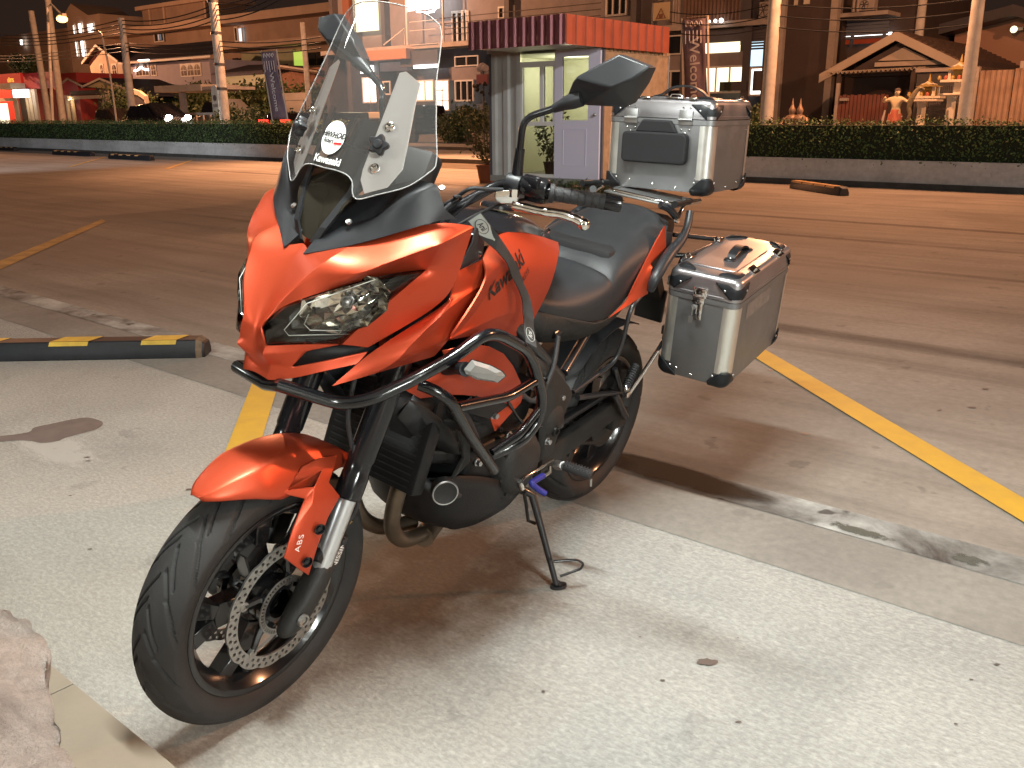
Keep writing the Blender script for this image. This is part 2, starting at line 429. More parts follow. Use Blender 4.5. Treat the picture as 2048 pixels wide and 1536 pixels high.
# tiled shop step at the lower left with a rough stone block standing on it
M_stepside = mat('step_side', (.30, .27, .22), .8, var=.3, vscale=9)
q = RB(); q.rb((-14, -3.2, 0), (14, .692, .092)); tag(q.build('shop_step', M_grout, smooth=None, bevel=.003), 'low tiled step in front of the shop, lower left', 'step', kind='structure')
step_o = bpy.data.objects['shop_step']
for i in range(-8, 9):
    for j in range(3):
        q = RB(); q.rb((-1.83 + i * .6 + .002, .69 - .6 * (j + 1) + .002, .0925), (-1.83 + (i + 1) * .6 - .002, .69 - .6 * j - .002, .1), .001)
        q.build('tile', M_tile, step_o, smooth=None)
M_stone = concrete('rough_stone', (.78, .66, .60), (.52, .42, .37), .7, 26., 170., 1., .03, .3, ((3, 18, 3), .7), (.55, .50, .42))
def stone_block():
    out = [(-1.104,1.581,0.36), (-0.987,1.566,0.36), (-0.924,1.515,0.36), (-0.881,1.472,0.36), (-0.839,1.427,0.36), (-0.816,1.368,0.36), (-0.773,1.297,0.36), (-0.737,1.244,0.36), (-0.714,1.213,0.36), (-0.699,1.172,0.36), (-0.647,1.111,0.36), (-0.578,1.016,0.36), (-0.74,0.965,0.36)]
    bm = bmesh.new()
    top = [bm.verts.new(p) for p in out]; bot = [bm.verts.new((p[0] * .99 - .03, p[1] - .02, .1)) for p in out]
    bm.faces.new(top); n = len(out)
    for i in range(n): bm.faces.new((top[i], bot[i], bot[(i + 1) % n], top[(i + 1) % n]))
    bmesh.ops.triangulate(bm, faces=bm.faces[:])
    for _ in range(6):
        es = [e for e in bm.edges if e.calc_length() > .022]
        if not es: break
        bmesh.ops.subdivide_edges(bm, edges=es, cuts=1); bmesh.ops.triangulate(bm, faces=[f for f in bm.faces if len(f.verts) > 3])
    bm.normal_update()
    mv = []
    for v in bm.verts:
        if v.co.z < .101: continue
        p = v.co
        a = .016 * noise.noise(p * 6) + .006 * noise.noise(p * 19) + .004 * noise.noise(p * 60) + .005 * noise.noise(Vector((p.x * 4, p.y * 26, p.z * 4)))
        mv.append((v, v.normal * a))
    for v, d in mv: v.co += d
    me = bpy.data.meshes.new('stone_block'); bm.to_mesh(me); bm.free()
    me.materials.append(M_stone); me.shade_smooth()
    o = bpy.data.objects.new('stone_block', me); COL.objects.link(o)
    tag(o, 'rough pinkish stone block on the tiled step, lower left corner', 'stone block')
stone_block()

# ------------------------------------------------------------------ wheel stops
M_rub = mat('black_rubber_stop', (.012, .013, .017), .55, var=.4, vscale=12, bump=.2, bscale=120)
M_rubtip = mat('worn_stop_end', (.16, .12, .08), .8, var=.4, vscale=20)
M_stopyel = mat('stop_yellow', (.62, .40, .05), .5, var=.25, vscale=14)
def wheel_stop(a, d, length, name_label, marks, h=.105, w=.155, mstripe=None, tip=None, group='wheel stops by the hedge'):
    a = V(a); d = V(d).normalized(); s = Vector((-d.y, d.x, 0)); c = a + d * length / 2
    t = thing('wheel_stop', name_label, 'wheel stop', tuple(c), group=group)
    OFF[t.name] = tuple(c)
    prof = [(-w / 2, 0), (-w / 2, h * .45), (-w * .33, h), (w * .33, h), (w / 2, h * .45), (w / 2, 0)]
    m = MB()
    rings = []
    for e, sc, hs in ((0, .8, .78), (.05, 1, 1), (length - .05, 1, 1), (length, .8, .78)):
        rings.append([a + d * e + s * (x * sc) + Z * (z * hs) for x, z in prof])
    n = len(prof); vs = [p for r in rings for p in r]
    fs = [(i * n + j, i * n + (j + 1) % n, (i + 1) * n + (j + 1) % n, (i + 1) * n + j) for i in range(3) for j in range(n)] + [tuple(range(n)), tuple(range(3 * n, 4 * n))]
    m.add(vs, fs); m.build('rubber_body', M_rub, t, bevel=.006)
    for k, (e0, e1) in enumerate(marks):
        q = MB(); sk = .03
        for (x0, z0), (x1, z1) in ((prof[1], prof[2]), (prof[2], prof[3]), (prof[3], prof[4])):
            nn_ = Vector((0, 0, 1)) if abs(z0 - z1) < 1e-6 else (s * (-1 if x0 < 0 else 1) * .8 + Z * .4).normalized()
            o_ = nn_ * .0025
            def P(e, x, z): return a + d * (e + sk * x / w * 2) + s * x + Z * z + o_
            if x1 < 0 and x0 < 0: z0 = z0 + .6 * (z1 - z0); x0 = x0 + .6 * (x1 - x0)
            if x1 > 0 and x0 > 0: z1 = z1 + .6 * (z0 - z1); x1 = x1 + .6 * (x0 - x1)
            q.quad(P(e0, x0, z0), P(e1, x0, z0), P(e1, x1, z1), P(e0, x1, z1))
        q.build('yellow_stripe', mstripe or M_stopyel, t, smooth=None)
    if tip:
        q = MB(); q.add([a + d * (length - .045 + .03 * k_ ) + s * x * (1.02 - .16 * k_) + Z * (z * (1.02 - .18 * k_) + .001) for k_ in (0, 1) for x, z in prof], [(j, (j + 1) % 6, 6 + (j + 1) % 6, 6 + j) for j in range(6)] + [tuple(range(6, 12))])
        q.build('worn_end', M_rubtip, t, smooth=None)
    return t
wheel_stop((-3.05, 4.86, 0), (1, .045, 0), 1.34, 'nearest wheel stop, black with two yellow stripes, left of the motorcycle', [(.02, .22), (.52, .73), (1.02, 1.21)], tip=True, h=.1, w=.17)
# row along the hedge wall
for k, (s_, lab) in enumerate(((-36.6, 'left end'), (-33.7, 'next'), (-30.7, 'near'), (-27.5, 'row'))):
    pass
def hedge_stop(px, c, lab, L_=2.0):
    wheel_stop(RF(px, c, 0), U, L_, lab, [(.2, .42), (.72, .94), (1.22, 1.44), (1.7, 1.92)][:4], mstripe=M_stopfar, h=.15, w=.2)
M_stopfar = mat('faded_stop_yellow', (.55, .33, .14), .7, var=.3, vscale=10)
hedge_stop(-41.6, 16.1, 'wheel stop farthest left below the white hedge wall')
hedge_stop(-34.4, 15.3, 'middle wheel stop of the three below the white hedge wall', 2.9)
hedge_stop(-29.3, 14.8, 'nearest of the three wheel stops below the white hedge wall', 2.6)
a_, b_ = V((5.05, 16.4, 0)), V((5.37, 14.75, 0))
wheel_stop(a_, b_ - a_, (b_ - a_).length, 'worn orange wheel stop lying askew before the right hedge wall', [(.06, .42), (.46, .82), (.86, 1.2), (1.24, 1.5)], mstripe=M_stopfar, h=.14, w=.2)

# ------------------------------------------------------------------ soft stains, tyre marks and a painted bike shadow lying on the concrete
def stain_shade_mat(name, col, lo, hi, scale, amt, rough=.7, stretch=(1, 1, 1)):
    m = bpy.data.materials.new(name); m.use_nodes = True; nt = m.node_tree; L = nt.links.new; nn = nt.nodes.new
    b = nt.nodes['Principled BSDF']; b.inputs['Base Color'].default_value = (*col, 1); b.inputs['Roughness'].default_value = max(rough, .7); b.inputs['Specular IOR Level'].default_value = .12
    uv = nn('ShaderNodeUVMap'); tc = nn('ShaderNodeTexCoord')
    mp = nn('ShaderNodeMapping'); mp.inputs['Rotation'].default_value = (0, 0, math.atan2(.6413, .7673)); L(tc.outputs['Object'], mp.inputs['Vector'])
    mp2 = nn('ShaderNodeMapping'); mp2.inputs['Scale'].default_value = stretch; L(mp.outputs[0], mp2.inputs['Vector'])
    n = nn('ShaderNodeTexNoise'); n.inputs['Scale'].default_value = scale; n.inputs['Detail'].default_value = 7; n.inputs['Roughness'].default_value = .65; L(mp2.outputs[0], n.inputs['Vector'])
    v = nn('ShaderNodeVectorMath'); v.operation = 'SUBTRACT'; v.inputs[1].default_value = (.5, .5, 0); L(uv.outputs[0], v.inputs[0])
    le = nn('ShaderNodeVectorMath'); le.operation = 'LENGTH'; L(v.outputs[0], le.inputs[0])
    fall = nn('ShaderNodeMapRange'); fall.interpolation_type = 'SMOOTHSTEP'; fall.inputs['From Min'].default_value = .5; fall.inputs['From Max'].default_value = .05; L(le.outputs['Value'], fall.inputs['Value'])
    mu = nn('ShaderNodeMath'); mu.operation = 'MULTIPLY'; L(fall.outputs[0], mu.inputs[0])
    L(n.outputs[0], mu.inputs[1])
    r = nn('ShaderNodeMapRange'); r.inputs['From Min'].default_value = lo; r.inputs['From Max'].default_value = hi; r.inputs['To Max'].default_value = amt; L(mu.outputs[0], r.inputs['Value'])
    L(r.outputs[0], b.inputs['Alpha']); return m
M_oilsoft = stain_shade_mat('soft_oil_stain', (.040, .032, .025), .09, .30, 9., .95, .5, (.5, 1, 1))
M_mould = stain_shade_mat('dark_mould', (.10, .105, .09), .27, .47, 34., .9)
M_tyremark = stain_shade_mat('tyre_mark', (.06, .05, .045), .10, .5, 5., .38, .7, (.35, 2, 1))
M_pale = stain_shade_mat('pale_scuff', (.62, .60, .56), .24, .45, 14., .5, .8, (.4, 1, 1))
M_brown = stain_shade_mat('brown_shade', (.16, .085, .04), .12, .40, 6., .6, .7)  # colour of the shade painted under the motorcycle
def soft_stain_shade(name, m, pts, z, label):
    me = bpy.data.meshes.new(name); me.from_pydata([(x, y, z) for x, y in pts], [], [(0, 1, 2, 3)])
    uv = me.uv_layers.new(name='UVMap')
    for i, c in enumerate(((0, 0), (1, 0), (1, 1), (0, 1))): uv.data[i].uv = c
    me.materials.append(m); o = bpy.data.objects.new(name, me); COL.objects.link(o); tag(o, label, 'stain', kind='structure'); return o
def road_rect(s0, s1, c0, c1): return [tuple(RF(s, c, 0))[:2] for s, c in ((s0, c0), (s1, c0), (s1, c1), (s0, c1))]
soft_stain_shade('oil_stain', M_oilsoft, road_rect(-2.15, -.95, 2.62, 2.90), .0056, 'long black oil stain on the strip right of the rear wheel')
soft_stain_shade('oil_stain', M_oilsoft, road_rect(-2.6, -1.5, 2.60, 2.86), .0062, 'black oil stain on the strip beside the rear tyre')
for i, (s0, s1, c0, c1) in enumerate(((-1.05, -.62, 2.66, 2.78), (-.62, -.40, 2.66, 2.80), (-.42, -.12, 2.66, 2.76), (-.15, .15, 2.68, 2.82))):
    soft_stain_shade('mould_stain', M_mould, road_rect(s0, s1, c0, c1), .0056 + i * .0002, ('dark mottled patch on the pale strip nearest the oil stain', 'second dark mottled patch along the pale strip', 'third dark mottled patch along the pale strip', 'dark mottled patch on the pale strip near the right edge')[i])
for i, (s0, s1, c0, c1) in enumerate(((-9, 4, 5.1, 5.5), (-14, -2, 6.6, 6.95), (-6, 10, 7.8, 8.15), (-16, 2, 9.4, 9.8), (-12, 9, 11.0, 11.4), (-26, -6, 12.6, 13.1))):
    soft_stain_shade('tyre_mark', M_tyremark, road_rect(s0, s1, c0, c1), .0016 + i * .0002, ('faint dark tyre mark across the lot, nearest the motorcycle', 'faint dark tyre mark behind the yellow and black wheel stop', 'long dark tyre mark across the middle of the lot', 'long tyre mark behind the middle of the lot', 'long tyre mark before the right hedge wall', 'long tyre mark before the left hedge wall')[i])
for i, (s0, s1, c0, c1) in enumerate(((-4.2, -3.0, 1.2, 1.7), (.0, 1.3, 3.2, 4.0), (1.2, 2.4, 4.4, 5.2))):
    soft_stain_shade('pale_scuff', M_pale, road_rect(s0, s1, c0, c1), .0030 if i == 0 else .0030 + i * .0002, ('pale scuffed patch on the concrete left of the front wheel', 'pale scuffed patch on the lot inside the right bay line', 'pale scuffed patch on the lot beyond the right bay line')[i])
soft_stain_shade('painted_shade', M_brown, road_rect(-2.5, -1.05, .95, 2.3), .0026, 'painted brown shade on the slab under the motorcycle')  # motorcycle's shadow with its sodium tint, painted onto the slab

# the lit shop canopy that covers the slab behind and above the camera
cn_ = thing('shop_canopy', 'white canopy soffit of the shop above the bright slab', 'canopy', tuple(RF(0, -1.5, 3.4)))
OFF[cn_.name] = tuple(RF(0, -1.5, 3.4))
M_soffit = mat('white_soffit', (.78, .77, .74), .6)
for i in range(9):
    q = RB(); q.rb((-10.8 + 2.4 * i + .006, -6, 3.40), (-10.8 + 2.4 * (i + 1) - .006, 1.75, 3.43)); q.build('soffit_panel', M_soffit, cn_, smooth=None)
q = RB(); q.rb((-10.8, 1.76, 3.30), (10.8, 1.86, 3.75)); q.build('canopy_fascia', M_soffit, cn_, smooth=None)
for s_, c_ in ((-4.6, .9), (-1.0, 1.2), (2.6, .6), (5.2, .6)):
    q = RB(); q.rb((s_ - .66, c_ - .10, 3.33), (s_ + .66, c_ + .10, 3.398), .01); q.build('light_fitting', M_soffit, cn_, smooth=None)

# ================================================================== MOTORCYCLE (local axes: X left, Y rear, Z up; origin at the front contact patch)
LEAN, YAW, STEER, RAKE = .157953, -.602239, .032075, rad(25)
BM = Matrix.Translation((-.5933, 1.78076, 0)) @ Matrix.Rotation(YAW, 4, 'Z') @ Matrix.Rotation(LEAN, 4, 'Y')
def bike_thing(name, label, cat, loc, group=None):
    o = thing(name, label, cat, mat=BM @ Matrix.Translation(V(loc)), group=group)
    OFF[o.name] = loc
    return o
_ax = Vector((0, math.sin(RAKE), math.cos(RAKE))); _ao = Vector((0, -.108, 0))
_SM = Matrix.Translation(_ao) @ Matrix.Rotation(STEER, 4, _ax) @ Matrix.Translation(-_ao)
def steer(v): return _SM @ V(v)

M_red = mat('burnt_orange_paint', (.52, .066, .024), .42, .62, .5, var=.07, vscale=700, bump=.03, bscale=1200, coat=.15, coat_r=.3)
M_blk = mat('satin_black_plastic', (.017, .018, .021), .42, bump=.04, bscale=700)
M_blk2 = mat('matt_black_plastic', (.011, .011, .012), .6, bump=.12, bscale=500)
M_gloss = mat('gloss_black', (.012, .012, .014), .16)
M_frame = mat('black_frame_paint', (.018, .018, .02), .34, coat=.3)
M_bar = mat('crash_bar_paint', (.007, .008, .010), .2, coat=.5, coat_r=.1, bump=.05, bscale=260)
M_eng = mat('engine_black', (.010, .010, .011), .5, .3, var=.3, vscale=14, bump=.2, bscale=220)
M_eng2 = mat('dusty_engine_black', (.018, .017, .016), .6, var=.4, vscale=10, bump=.3, bscale=120)
M_dark = mat('cavity_black', (.008, .008, .009), .8)
M_seat = mat('seat_vinyl', (.020, .021, .0235), .46, bump=.25, bscale=420, var=.15, vscale=5)
M_alu = mat('brushed_aluminium', (.62, .61, .60), .34, 1., aniso=.5, var=.08, vscale=22, rvar=.06)
M_alud = mat('alloy_grey', (.45, .45, .45), .42, 1.)
M_chr = mat('polished_metal', (.80, .79, .77), .14, 1.)
M_silver = mat('silver_fork', (.62, .64, .66), .32, .85)
M_tyre = mat('tyre_rubber', (.020, .019, .019), .66, var=.25, vscale=9, bump=.15, bscale=240)
M_rim = mat('rim_black', (.010, .010, .011), .20, coat=.4)
M_disc = mat('brake_steel', (.40, .39, .37), .38, .9, var=.15, vscale=40)
M_rubber = mat('grip_rubber', (.022, .022, .024), .6, bump=.3, bscale=300)
M_lens = mat('clear_lens', (.95, .96, .97), .03, trans=1., ior=1.2)
M_refl = mat('lamp_reflector', (.80, .78, .70), .10, 1.)
M_bulb = mat('bulb_glass', (.75, .72, .62), .08, .6)
M_exh = mat('heat_stained_pipe', (.16, .12, .085), .45, .8, var=.4, vscale=12)
M_blue = mat('blue_rubber', (.02, .025, .22), .5)
M_white = mat('white_print', (.82, .82, .80), .6)
M_blkp = mat('black_print', (.012, .012, .012), .35)
M_sticker = mat('white_sticker', (.85, .85, .83), .5)
M_smoke = mat('smoked_panel', (.020, .017, .012), .2, bump=.02)
M_redlabel = mat('red_flag_print', (.5, .02, .02), .5)

def thin_clear(name, tint, rough, refl=1.0, ior=1.5, haze=0.):
    m = bpy.data.materials.new(name); m.use_nodes = True; nt = m.node_tree; nt.nodes.clear()
    o = nt.nodes.new('ShaderNodeOutputMaterial'); mx = nt.nodes.new('ShaderNodeMixShader'); t = nt.nodes.new('ShaderNodeBsdfTransparent'); g = nt.nodes.new('ShaderNodeBsdfGlossy'); f = nt.nodes.new('ShaderNodeFresnel')
    t.inputs[0].default_value = (*tint, 1); g.inputs['Roughness'].default_value = rough; f.inputs['IOR'].default_value = ior
    mu = nt.nodes.new('ShaderNodeMath'); mu.operation = 'MULTIPLY'; mu.inputs[1].default_value = refl; mu.use_clamp = True
    nt.links.new(f.outputs[0], mu.inputs[0]); nt.links.new(mu.outputs[0], mx.inputs[0]); dfm = nt.nodes.new('ShaderNodeMixShader'); dfm.inputs[0].default_value = haze; df = nt.nodes.new('ShaderNodeBsdfDiffuse'); df.inputs[0].default_value = (.8, .8, .8, 1); nt.links.new(t.outputs[0], dfm.inputs[1]); nt.links.new(df.outputs[0], dfm.inputs[2]); nt.links.new(dfm.outputs[0], mx.inputs[1]); nt.links.new(g.outputs[0], mx.inputs[2]); nt.links.new(mx.outputs[0], o.inputs[0])
    return m
M_thin = thin_clear('clear_plastic', (.95, .95, .95), .02, 1.5)
M_screen = thin_clear('screen_plastic', (.97, .97, .97), .015, 1.3, haze=.04)
M_glass = thin_clear('window_glass', (.75, .78, .78), .03, 1.6)
M_edge = mat('polished_edge', (.75, .76, .76), .15, trans=.55, ior=1.3)
M_indl = mat('frosted_lens', (.85, .85, .83), .08, trans=.7, ior=1.35)
M_plate = mat('satin_bracket', (.96, .91, .88), .42, .1, bump=.05, bscale=300)

bike = bike_thing('motorcycle', 'burnt orange adventure touring motorcycle leaning on its side stand', 'motorcycle', (0, 0, 0))
def P_(name, mb, m, parent=None, **k): return mb.build(name, m, parent or bike, **k)
def P_each(name, mb, m, parent=None, **k):
    """every loose piece becomes an object of its own"""
    up = list(range(len(mb.v)))
    def find(i):
        while up[i] != i: up[i] = up[up[i]]; i = up[i]
        return i
    for f in mb.f:
        for j in f[1:]: up[find(j)] = find(f[0])
    groups = {}
    for f in mb.f: groups.setdefault(find(f[0]), []).append(f)
    out = []
    for fs in groups.values():
        ids = sorted({i for f in fs for i in f}); ix = {i: n for n, i in enumerate(ids)}
        q = MB(); q.v = [mb.v[i] for i in ids]; q.f = [tuple(ix[i] for i in f) for f in fs]
        out.append(q.build(name, m, parent or bike, **k))
    return out
def panel(name, Vd, faces, m, sym=True, sub=2, solid=.003, creases=(), edge=.0, parent=None, smooth=180, bevel=0, off=1):
    if sym and all(abs(p[0]) > 1e-6 for p in Vd.values()):      # two separate pieces, left and right
        a = panel(name, Vd, faces, m, False, sub, solid, creases, edge, parent, smooth, bevel, off)
        panel(name, {n: (-p[0], p[1], p[2]) for n, p in Vd.items()}, faces, m, False, sub, solid, creases, edge, parent, smooth, bevel, off)
        return a
    mb = MB(); idx = {}
    for k in (('L', 'R') if sym else ('L',)):
        for n, p in Vd.items():
            if k == 'R' and abs(p[0]) < 1e-6: idx['R', n] = idx['L', n]; continue
            idx[k, n] = len(mb.v); mb.v.append((p[0] if k == 'L' else -p[0], p[1], p[2]))
    for f in faces:
        ns = f.split()
        mb.f.append(tuple(idx['L', n] for n in ns))
        if sym:
            r = tuple(idx['R', n] for n in reversed(ns))
            if set(r) != set(mb.f[-1]): mb.f.append(r)
    cd = {}
    for c in creases:
        w = c[-1] if not isinstance(c[-1], str) else .8
        ns = c[0].split()
        for a, b in zip(ns, ns[1:]):
            for s in ((1, -1) if sym else (1,)):
                A, B_ = V(Vd[a]), V(Vd[b])
                A = Vector((A.x * s, A.y, A.z)); B_ = Vector((B_.x * s, B_.y, B_.z))
                q = lambda p: tuple(round(t, 4) for t in p)
                cd[frozenset((q(A), q(B_)))] = w
    fn = (lambda a, b: cd.get(frozenset((tuple(round(t, 4) for t in a), tuple(round(t, 4) for t in b))), edge)) if (cd or edge) else None
    ob = mb.build(name, m, parent or bike, smooth=smooth, sub=sub, solid=solid, crease=fn, solid_off=off, bevel=bevel)
    if fn and sub:
        co = [v.co for v in ob.data.vertices]
        for e in ob.data.edges:
            if fn(co[e.vertices[0]], co[e.vertices[1]]) >= .75: e.use_edge_sharp = True
    return ob

# ---------------------------------------------------------------- wheels
def tyre_mesh(R, half, crown, nt, nu, grooves, rim_r):
    """torus section with tread grooves cut into it; wheel in the YZ plane at the origin"""
    mb = MB(); cols = []
    prof = []
    for i in range(nu + 1):
        u = -1 + 2 * i / nu
        a = abs(u)
        if a < .74:                                   # tread
            t = a / .74 * 1.12
            x = half * 1.0 * math.sin(t) / math.sin(1.12) * .985; r = R - crown * (1 - math.cos(t)) / (1 - math.cos(1.12))
        else:                                         # sidewall
            t = (a - .74) / .26
            x = half * (.985 + .03 * math.sin(t * PI) - .28 * t * t); r = (R - crown) + (rim_r - (R - crown)) * t
        prof.append((math.copysign(x, u), r, u))
    for k in range(nt):
        th = 2 * PI * k / nt
        for x, r, u in prof:
            d = 0
            if abs(u) < .80: d = grooves(th, u) * .0062
            mb.v.append((x, (r - d) * math.cos(th), (r - d) * math.sin(th)))
    n = nu + 1
    for k in range(nt):
        k2 = (k + 1) % nt
        for i in range(nu): mb.f.append((k * n + i, k * n + i + 1, k2 * n + i + 1, k2 * n + i))
    return mb
def grooves_f(pitch_n, w=.025):
    P = 2 * PI / pitch_n
    # each groove: (u0, u1, theta offset fraction, sweep, curvature, width)
    G1 = [(.05, .74, .0, .62, 1.25, 1.0), (.30, .78, .42, .40, 1.5, .8), (.02, .40, .62, .34, 1.0, .9)]
    def f(th, u):
        side = 0 if u >= 0 else .5; a = abs(u); best = 0
        for u0, u1, o, sw, cv, ww in G1:
            if a < u0 or a > u1: continue
            t = (a - u0) / (u1 - u0)
            c = (o + side) * P + sw * P * 1.9 * t ** cv
            d = abs((th - c + P / 2) % P - P / 2)
            slope = sw * P * 1.9 * cv * max(t, .05) ** (cv - 1) / (u1 - u0)
            d /= math.sqrt(1 + (slope / 3.2) ** 2)
            if d < w * ww: best = max(best, min(1, 2.2 * (1 - d / (w * ww))))
        return best
    return f
def rim_mesh(r_out, half, hub_r, n=72):
    mb = MB()
    prof = [(r_out + .004, -half), (r_out + .010, -half + .004), (r_out + .004, -half + .010), (r_out - .012, -half + .018), (r_out - .020, -half * .3), (r_out - .020, half * .3), (r_out - .012, half - .018), (r_out + .004, half - .010), (r_out + .010, half - .004), (r_out + .004, half), (r_out - .006, half - .002), (r_out - .022, half - .022), (r_out - .032, half * .3), (r_out - .032, -half * .3), (r_out - .022, -half + .022), (r_out - .006, -half + .002)]
    mb.lathe(prof, n, (0, 0, 0), (1, 0, 0), closed=True)
    return mb
def spokes(mb, r_hub, r_rim, n, ph, wd=.012, th=.016, fork_r=.55):
    for k in range(n):
        a = ph + 2 * PI * k / n
        rm = r_hub + (r_rim - r_hub) * fork_r
        for da in (-1, 1):
            pts = [(r_hub * .7, a + da * .10), (r_hub, a + da * .09), (rm, a + da * .10), (r_rim, a + da * .21)]
            P = [Vector((.0, r * math.cos(t), r * math.sin(t))) for r, t in pts]
            W = (wd * 1.6, wd * 1.35, wd * 1.05, wd * 1.3)
            for i in range(3):
                p, q = P[i], P[i + 1]; d = (q - p).normalized(); s = Vector((1, 0, 0)).cross(d)
                vs = [p + s * W[i] + Vector((th, 0, 0)), p - s * W[i] + Vector((th, 0, 0)), p - s * W[i] - Vector((th, 0, 0)), p + s * W[i] - Vector((th, 0, 0)),
                      q + s * W[i + 1] + Vector((th * .8, 0, 0)), q - s * W[i + 1] + Vector((th * .8, 0, 0)), q - s * W[i + 1] - Vector((th * .8, 0, 0)), q + s * W[i + 1] - Vector((th * .8, 0, 0))]
                mb.add(vs, [(0, 1, 5, 4), (1, 2, 6, 5), (2, 3, 7, 6), (3, 0, 4, 7), (0, 3, 2, 1), (4, 5, 6, 7)])
        # bridge tying the pair together
        t = a; c = Vector((0, rm * 1.12 * math.cos(t), rm * 1.12 * math.sin(t)))
        mb.box(c, (th * 1.4, .030, .012), Matrix.Rotation(t - PI / 2, 3, 'X').to_4x4())
    mb.lathe([(.030, -.055), (.050, -.05), (.055, -.03), (r_hub * .8, -.016), (r_hub * .8, .016), (.055, .03), (.050, .05), (.030, .055)], 32, (0, 0, 0), (1, 0, 0))
def disc_mesh(r0, r1, th, petals, holes, rot=0):
    """wave brake disc ring with real drilled holes: built as a grid of cells with hexagonal openings"""
    mb = MB()
    n = holes * 6
    def outer(t): return r1 - .0045 * (1 - abs(math.cos(petals * t / 2))) ** 1.4
    rows = 2
    for s in (-1, 1):
        for k in range(holes):
            t0 = rot + 2 * PI * k / holes; dt = 2 * PI / holes
            for row in range(rows):
                ra = r0 + (r1 - r0) * (.03 if row == 0 else .5); rb = r0 + (r1 - r0) * (.5 if row == 0 else 1)
                ra = r0 if row == 0 else (r0 + r1) / 2
                sh = dt * .5 * row
                m = 4
                def P(r, t, x=s * th / 2): return Vector((x, r * math.cos(t), r * math.sin(t)))
                per = []
                for i in range(m): per.append((0, i / m))
                for i in range(m): per.append((i / m, 1))
                for i in range(m): per.append((1, 1 - i / m))
                for i in range(m): per.append((1 - i / m, 0))
                oc = []; hc = []
                rc = (ra + (rb if row == 0 else r1)) / 2 - (.002 if row else -.001); tc = t0 + sh + dt / 2
                for a_, b_ in per:
                    t = t0 + sh + dt * a_
                    top = (outer(t) if row == 1 else rb)
                    oc.append(P(ra + (top - ra) * b_, t))
                hr = .0042
                cc = P(rc, tc)
                for p in oc:
                    d = (p - cc); d.x = 0; d.normalize(); hc.append(cc + d * hr)
                k_ = len(oc)
                mb.add(oc + hc, [(i, (i + 1) % k_, k_ + (i + 1) % k_, k_ + i) for i in range(k_)])
                if s == 1:
                    mb.add(hc + [h - Vector((th, 0, 0)) for h in hc], [(i, (i + 1) % k_, k_ + (i + 1) % k_, k_ + i) for i in range(k_)])
    N_ = 300
    for k in range(N_):
        a, b = 2 * PI * k / N_, 2 * PI * (k + 1) / N_
        for fr in (outer, lambda t: r0):
            mb.quad(*[Vector((x, fr(t) * math.cos(t), fr(t) * math.sin(t))) for x, t in ((-th / 2, a), (-th / 2, b), (th / 2, b), (th / 2, a))])
    return mb

FA = Vector((0, 0, .30)); RA = Vector((0, 1.415, .312))
def wheel(front):
    A = FA if front else RA
    put = (lambda v: steer(v + FA)) if front else (lambda v: v + RA)
    rm = rim_mesh(.2165, .048 if front else .064, .07)
    spokes(rm, .062, .195, 5, .55 if front else .2, wd=.016, th=.022)
    rim = P_('front_wheel' if front else 'rear_wheel', rm.xf(put), M_rim, bevel=.003, smooth=50)
    t = tyre_mesh(.30, .060, .034, 1300, 84, grooves_f(15), .222) if front else tyre_mesh(.312, .080, .046, 420, 48, grooves_f(13), .222)
    P_('tyre', t.xf(put), M_tyre, rim, smooth=60)
    return rim, put
fw, fput = wheel(True)
rw, rput = wheel(False)
for s in (1, -1):
    d = disc_mesh(.121, .150, .0045, 14, 44).xf(lambda v: fput(v + Vector((s * .067, 0, 0))))
    P_('brake_disc', d, M_disc, fw, smooth=40)
    car = MB()
    # carrier arms and floating buttons
    for k in range(10):
        a = 2 * PI * k / 10 + .2
        if k % 2 == 0:
            car.lathe([(.0045, -.004), (.0105, -.004), (.0105, .004), (.0045, .004)], 14, (s * .067, .116 * math.cos(a), .116 * math.sin(a)), (1, 0, 0), closed=True)
            car.box((s * .067, .124 * math.cos(a), .124 * math.sin(a)), (.004, .022, .018), Matrix.Rotation(a, 4, 'X'))
    P_each('disc_button', car.xf(fput), M_disc, fw, smooth=40)
    arm = MB()
    for k in range(5):
        a = 2 * PI * k / 5 + .2
        arm.tube([(s * .060, .045 * math.cos(a - .25), .045 * math.sin(a - .25)), (s * .064, .08 * math.cos(a - .12), .08 * math.sin(a - .12)), (s * .066, .112 * math.cos(a), .112 * math.sin(a))], [.012, .008, .007], 6)
        arm.lathe([(.006, -.004), (.006, .006), (0.001, .006)], 10, (s * .066, .052 * math.cos(a + .3), .052 * math.sin(a + .3)), (s, 0, 0))
    arm.lathe([(.034, -.01), (.056, -.01), (.056, .004), (.034, .006)], 28, (s * .061, 0, 0), (1, 0, 0), closed=True)
    P_('disc_carrier', arm.xf(fput), M_rim, fw, smooth=40)
ab = MB()
for k in range(48):
    a = 2 * PI * k / 48
    ab.box((.075, .062 * math.cos(a), .062 * math.sin(a)), (.003, .010, .0035), Matrix.Rotation(a, 4, 'X'))
for r in ((.0685, .0655), (.0575, .0545)):
    ab.lathe([(r[0], .0735), (r[0], .0765), (r[1], .0765), (r[1], .0735)], 48, (0, 0, 0), (1, 0, 0), closed=True)
P_('abs_ring', ab.xf(fput), M_disc, fw, smooth=40)
sp = MB(); sp.lathe([(.02, .075), (.085, .075), (.092, .078), (.092, .084), (.085, .087), (.02, .087)], 46, (0, 0, 0), (1, 0, 0))
P_('sprocket', sp.xf(rput), M_eng2, rw, smooth=40)
rd = disc_mesh(.085, .11, .005, 12, 30).xf(lambda v: rput(v + Vector((-.075, 0, 0))))
P_('brake_disc', rd, M_disc, rw, smooth=40)

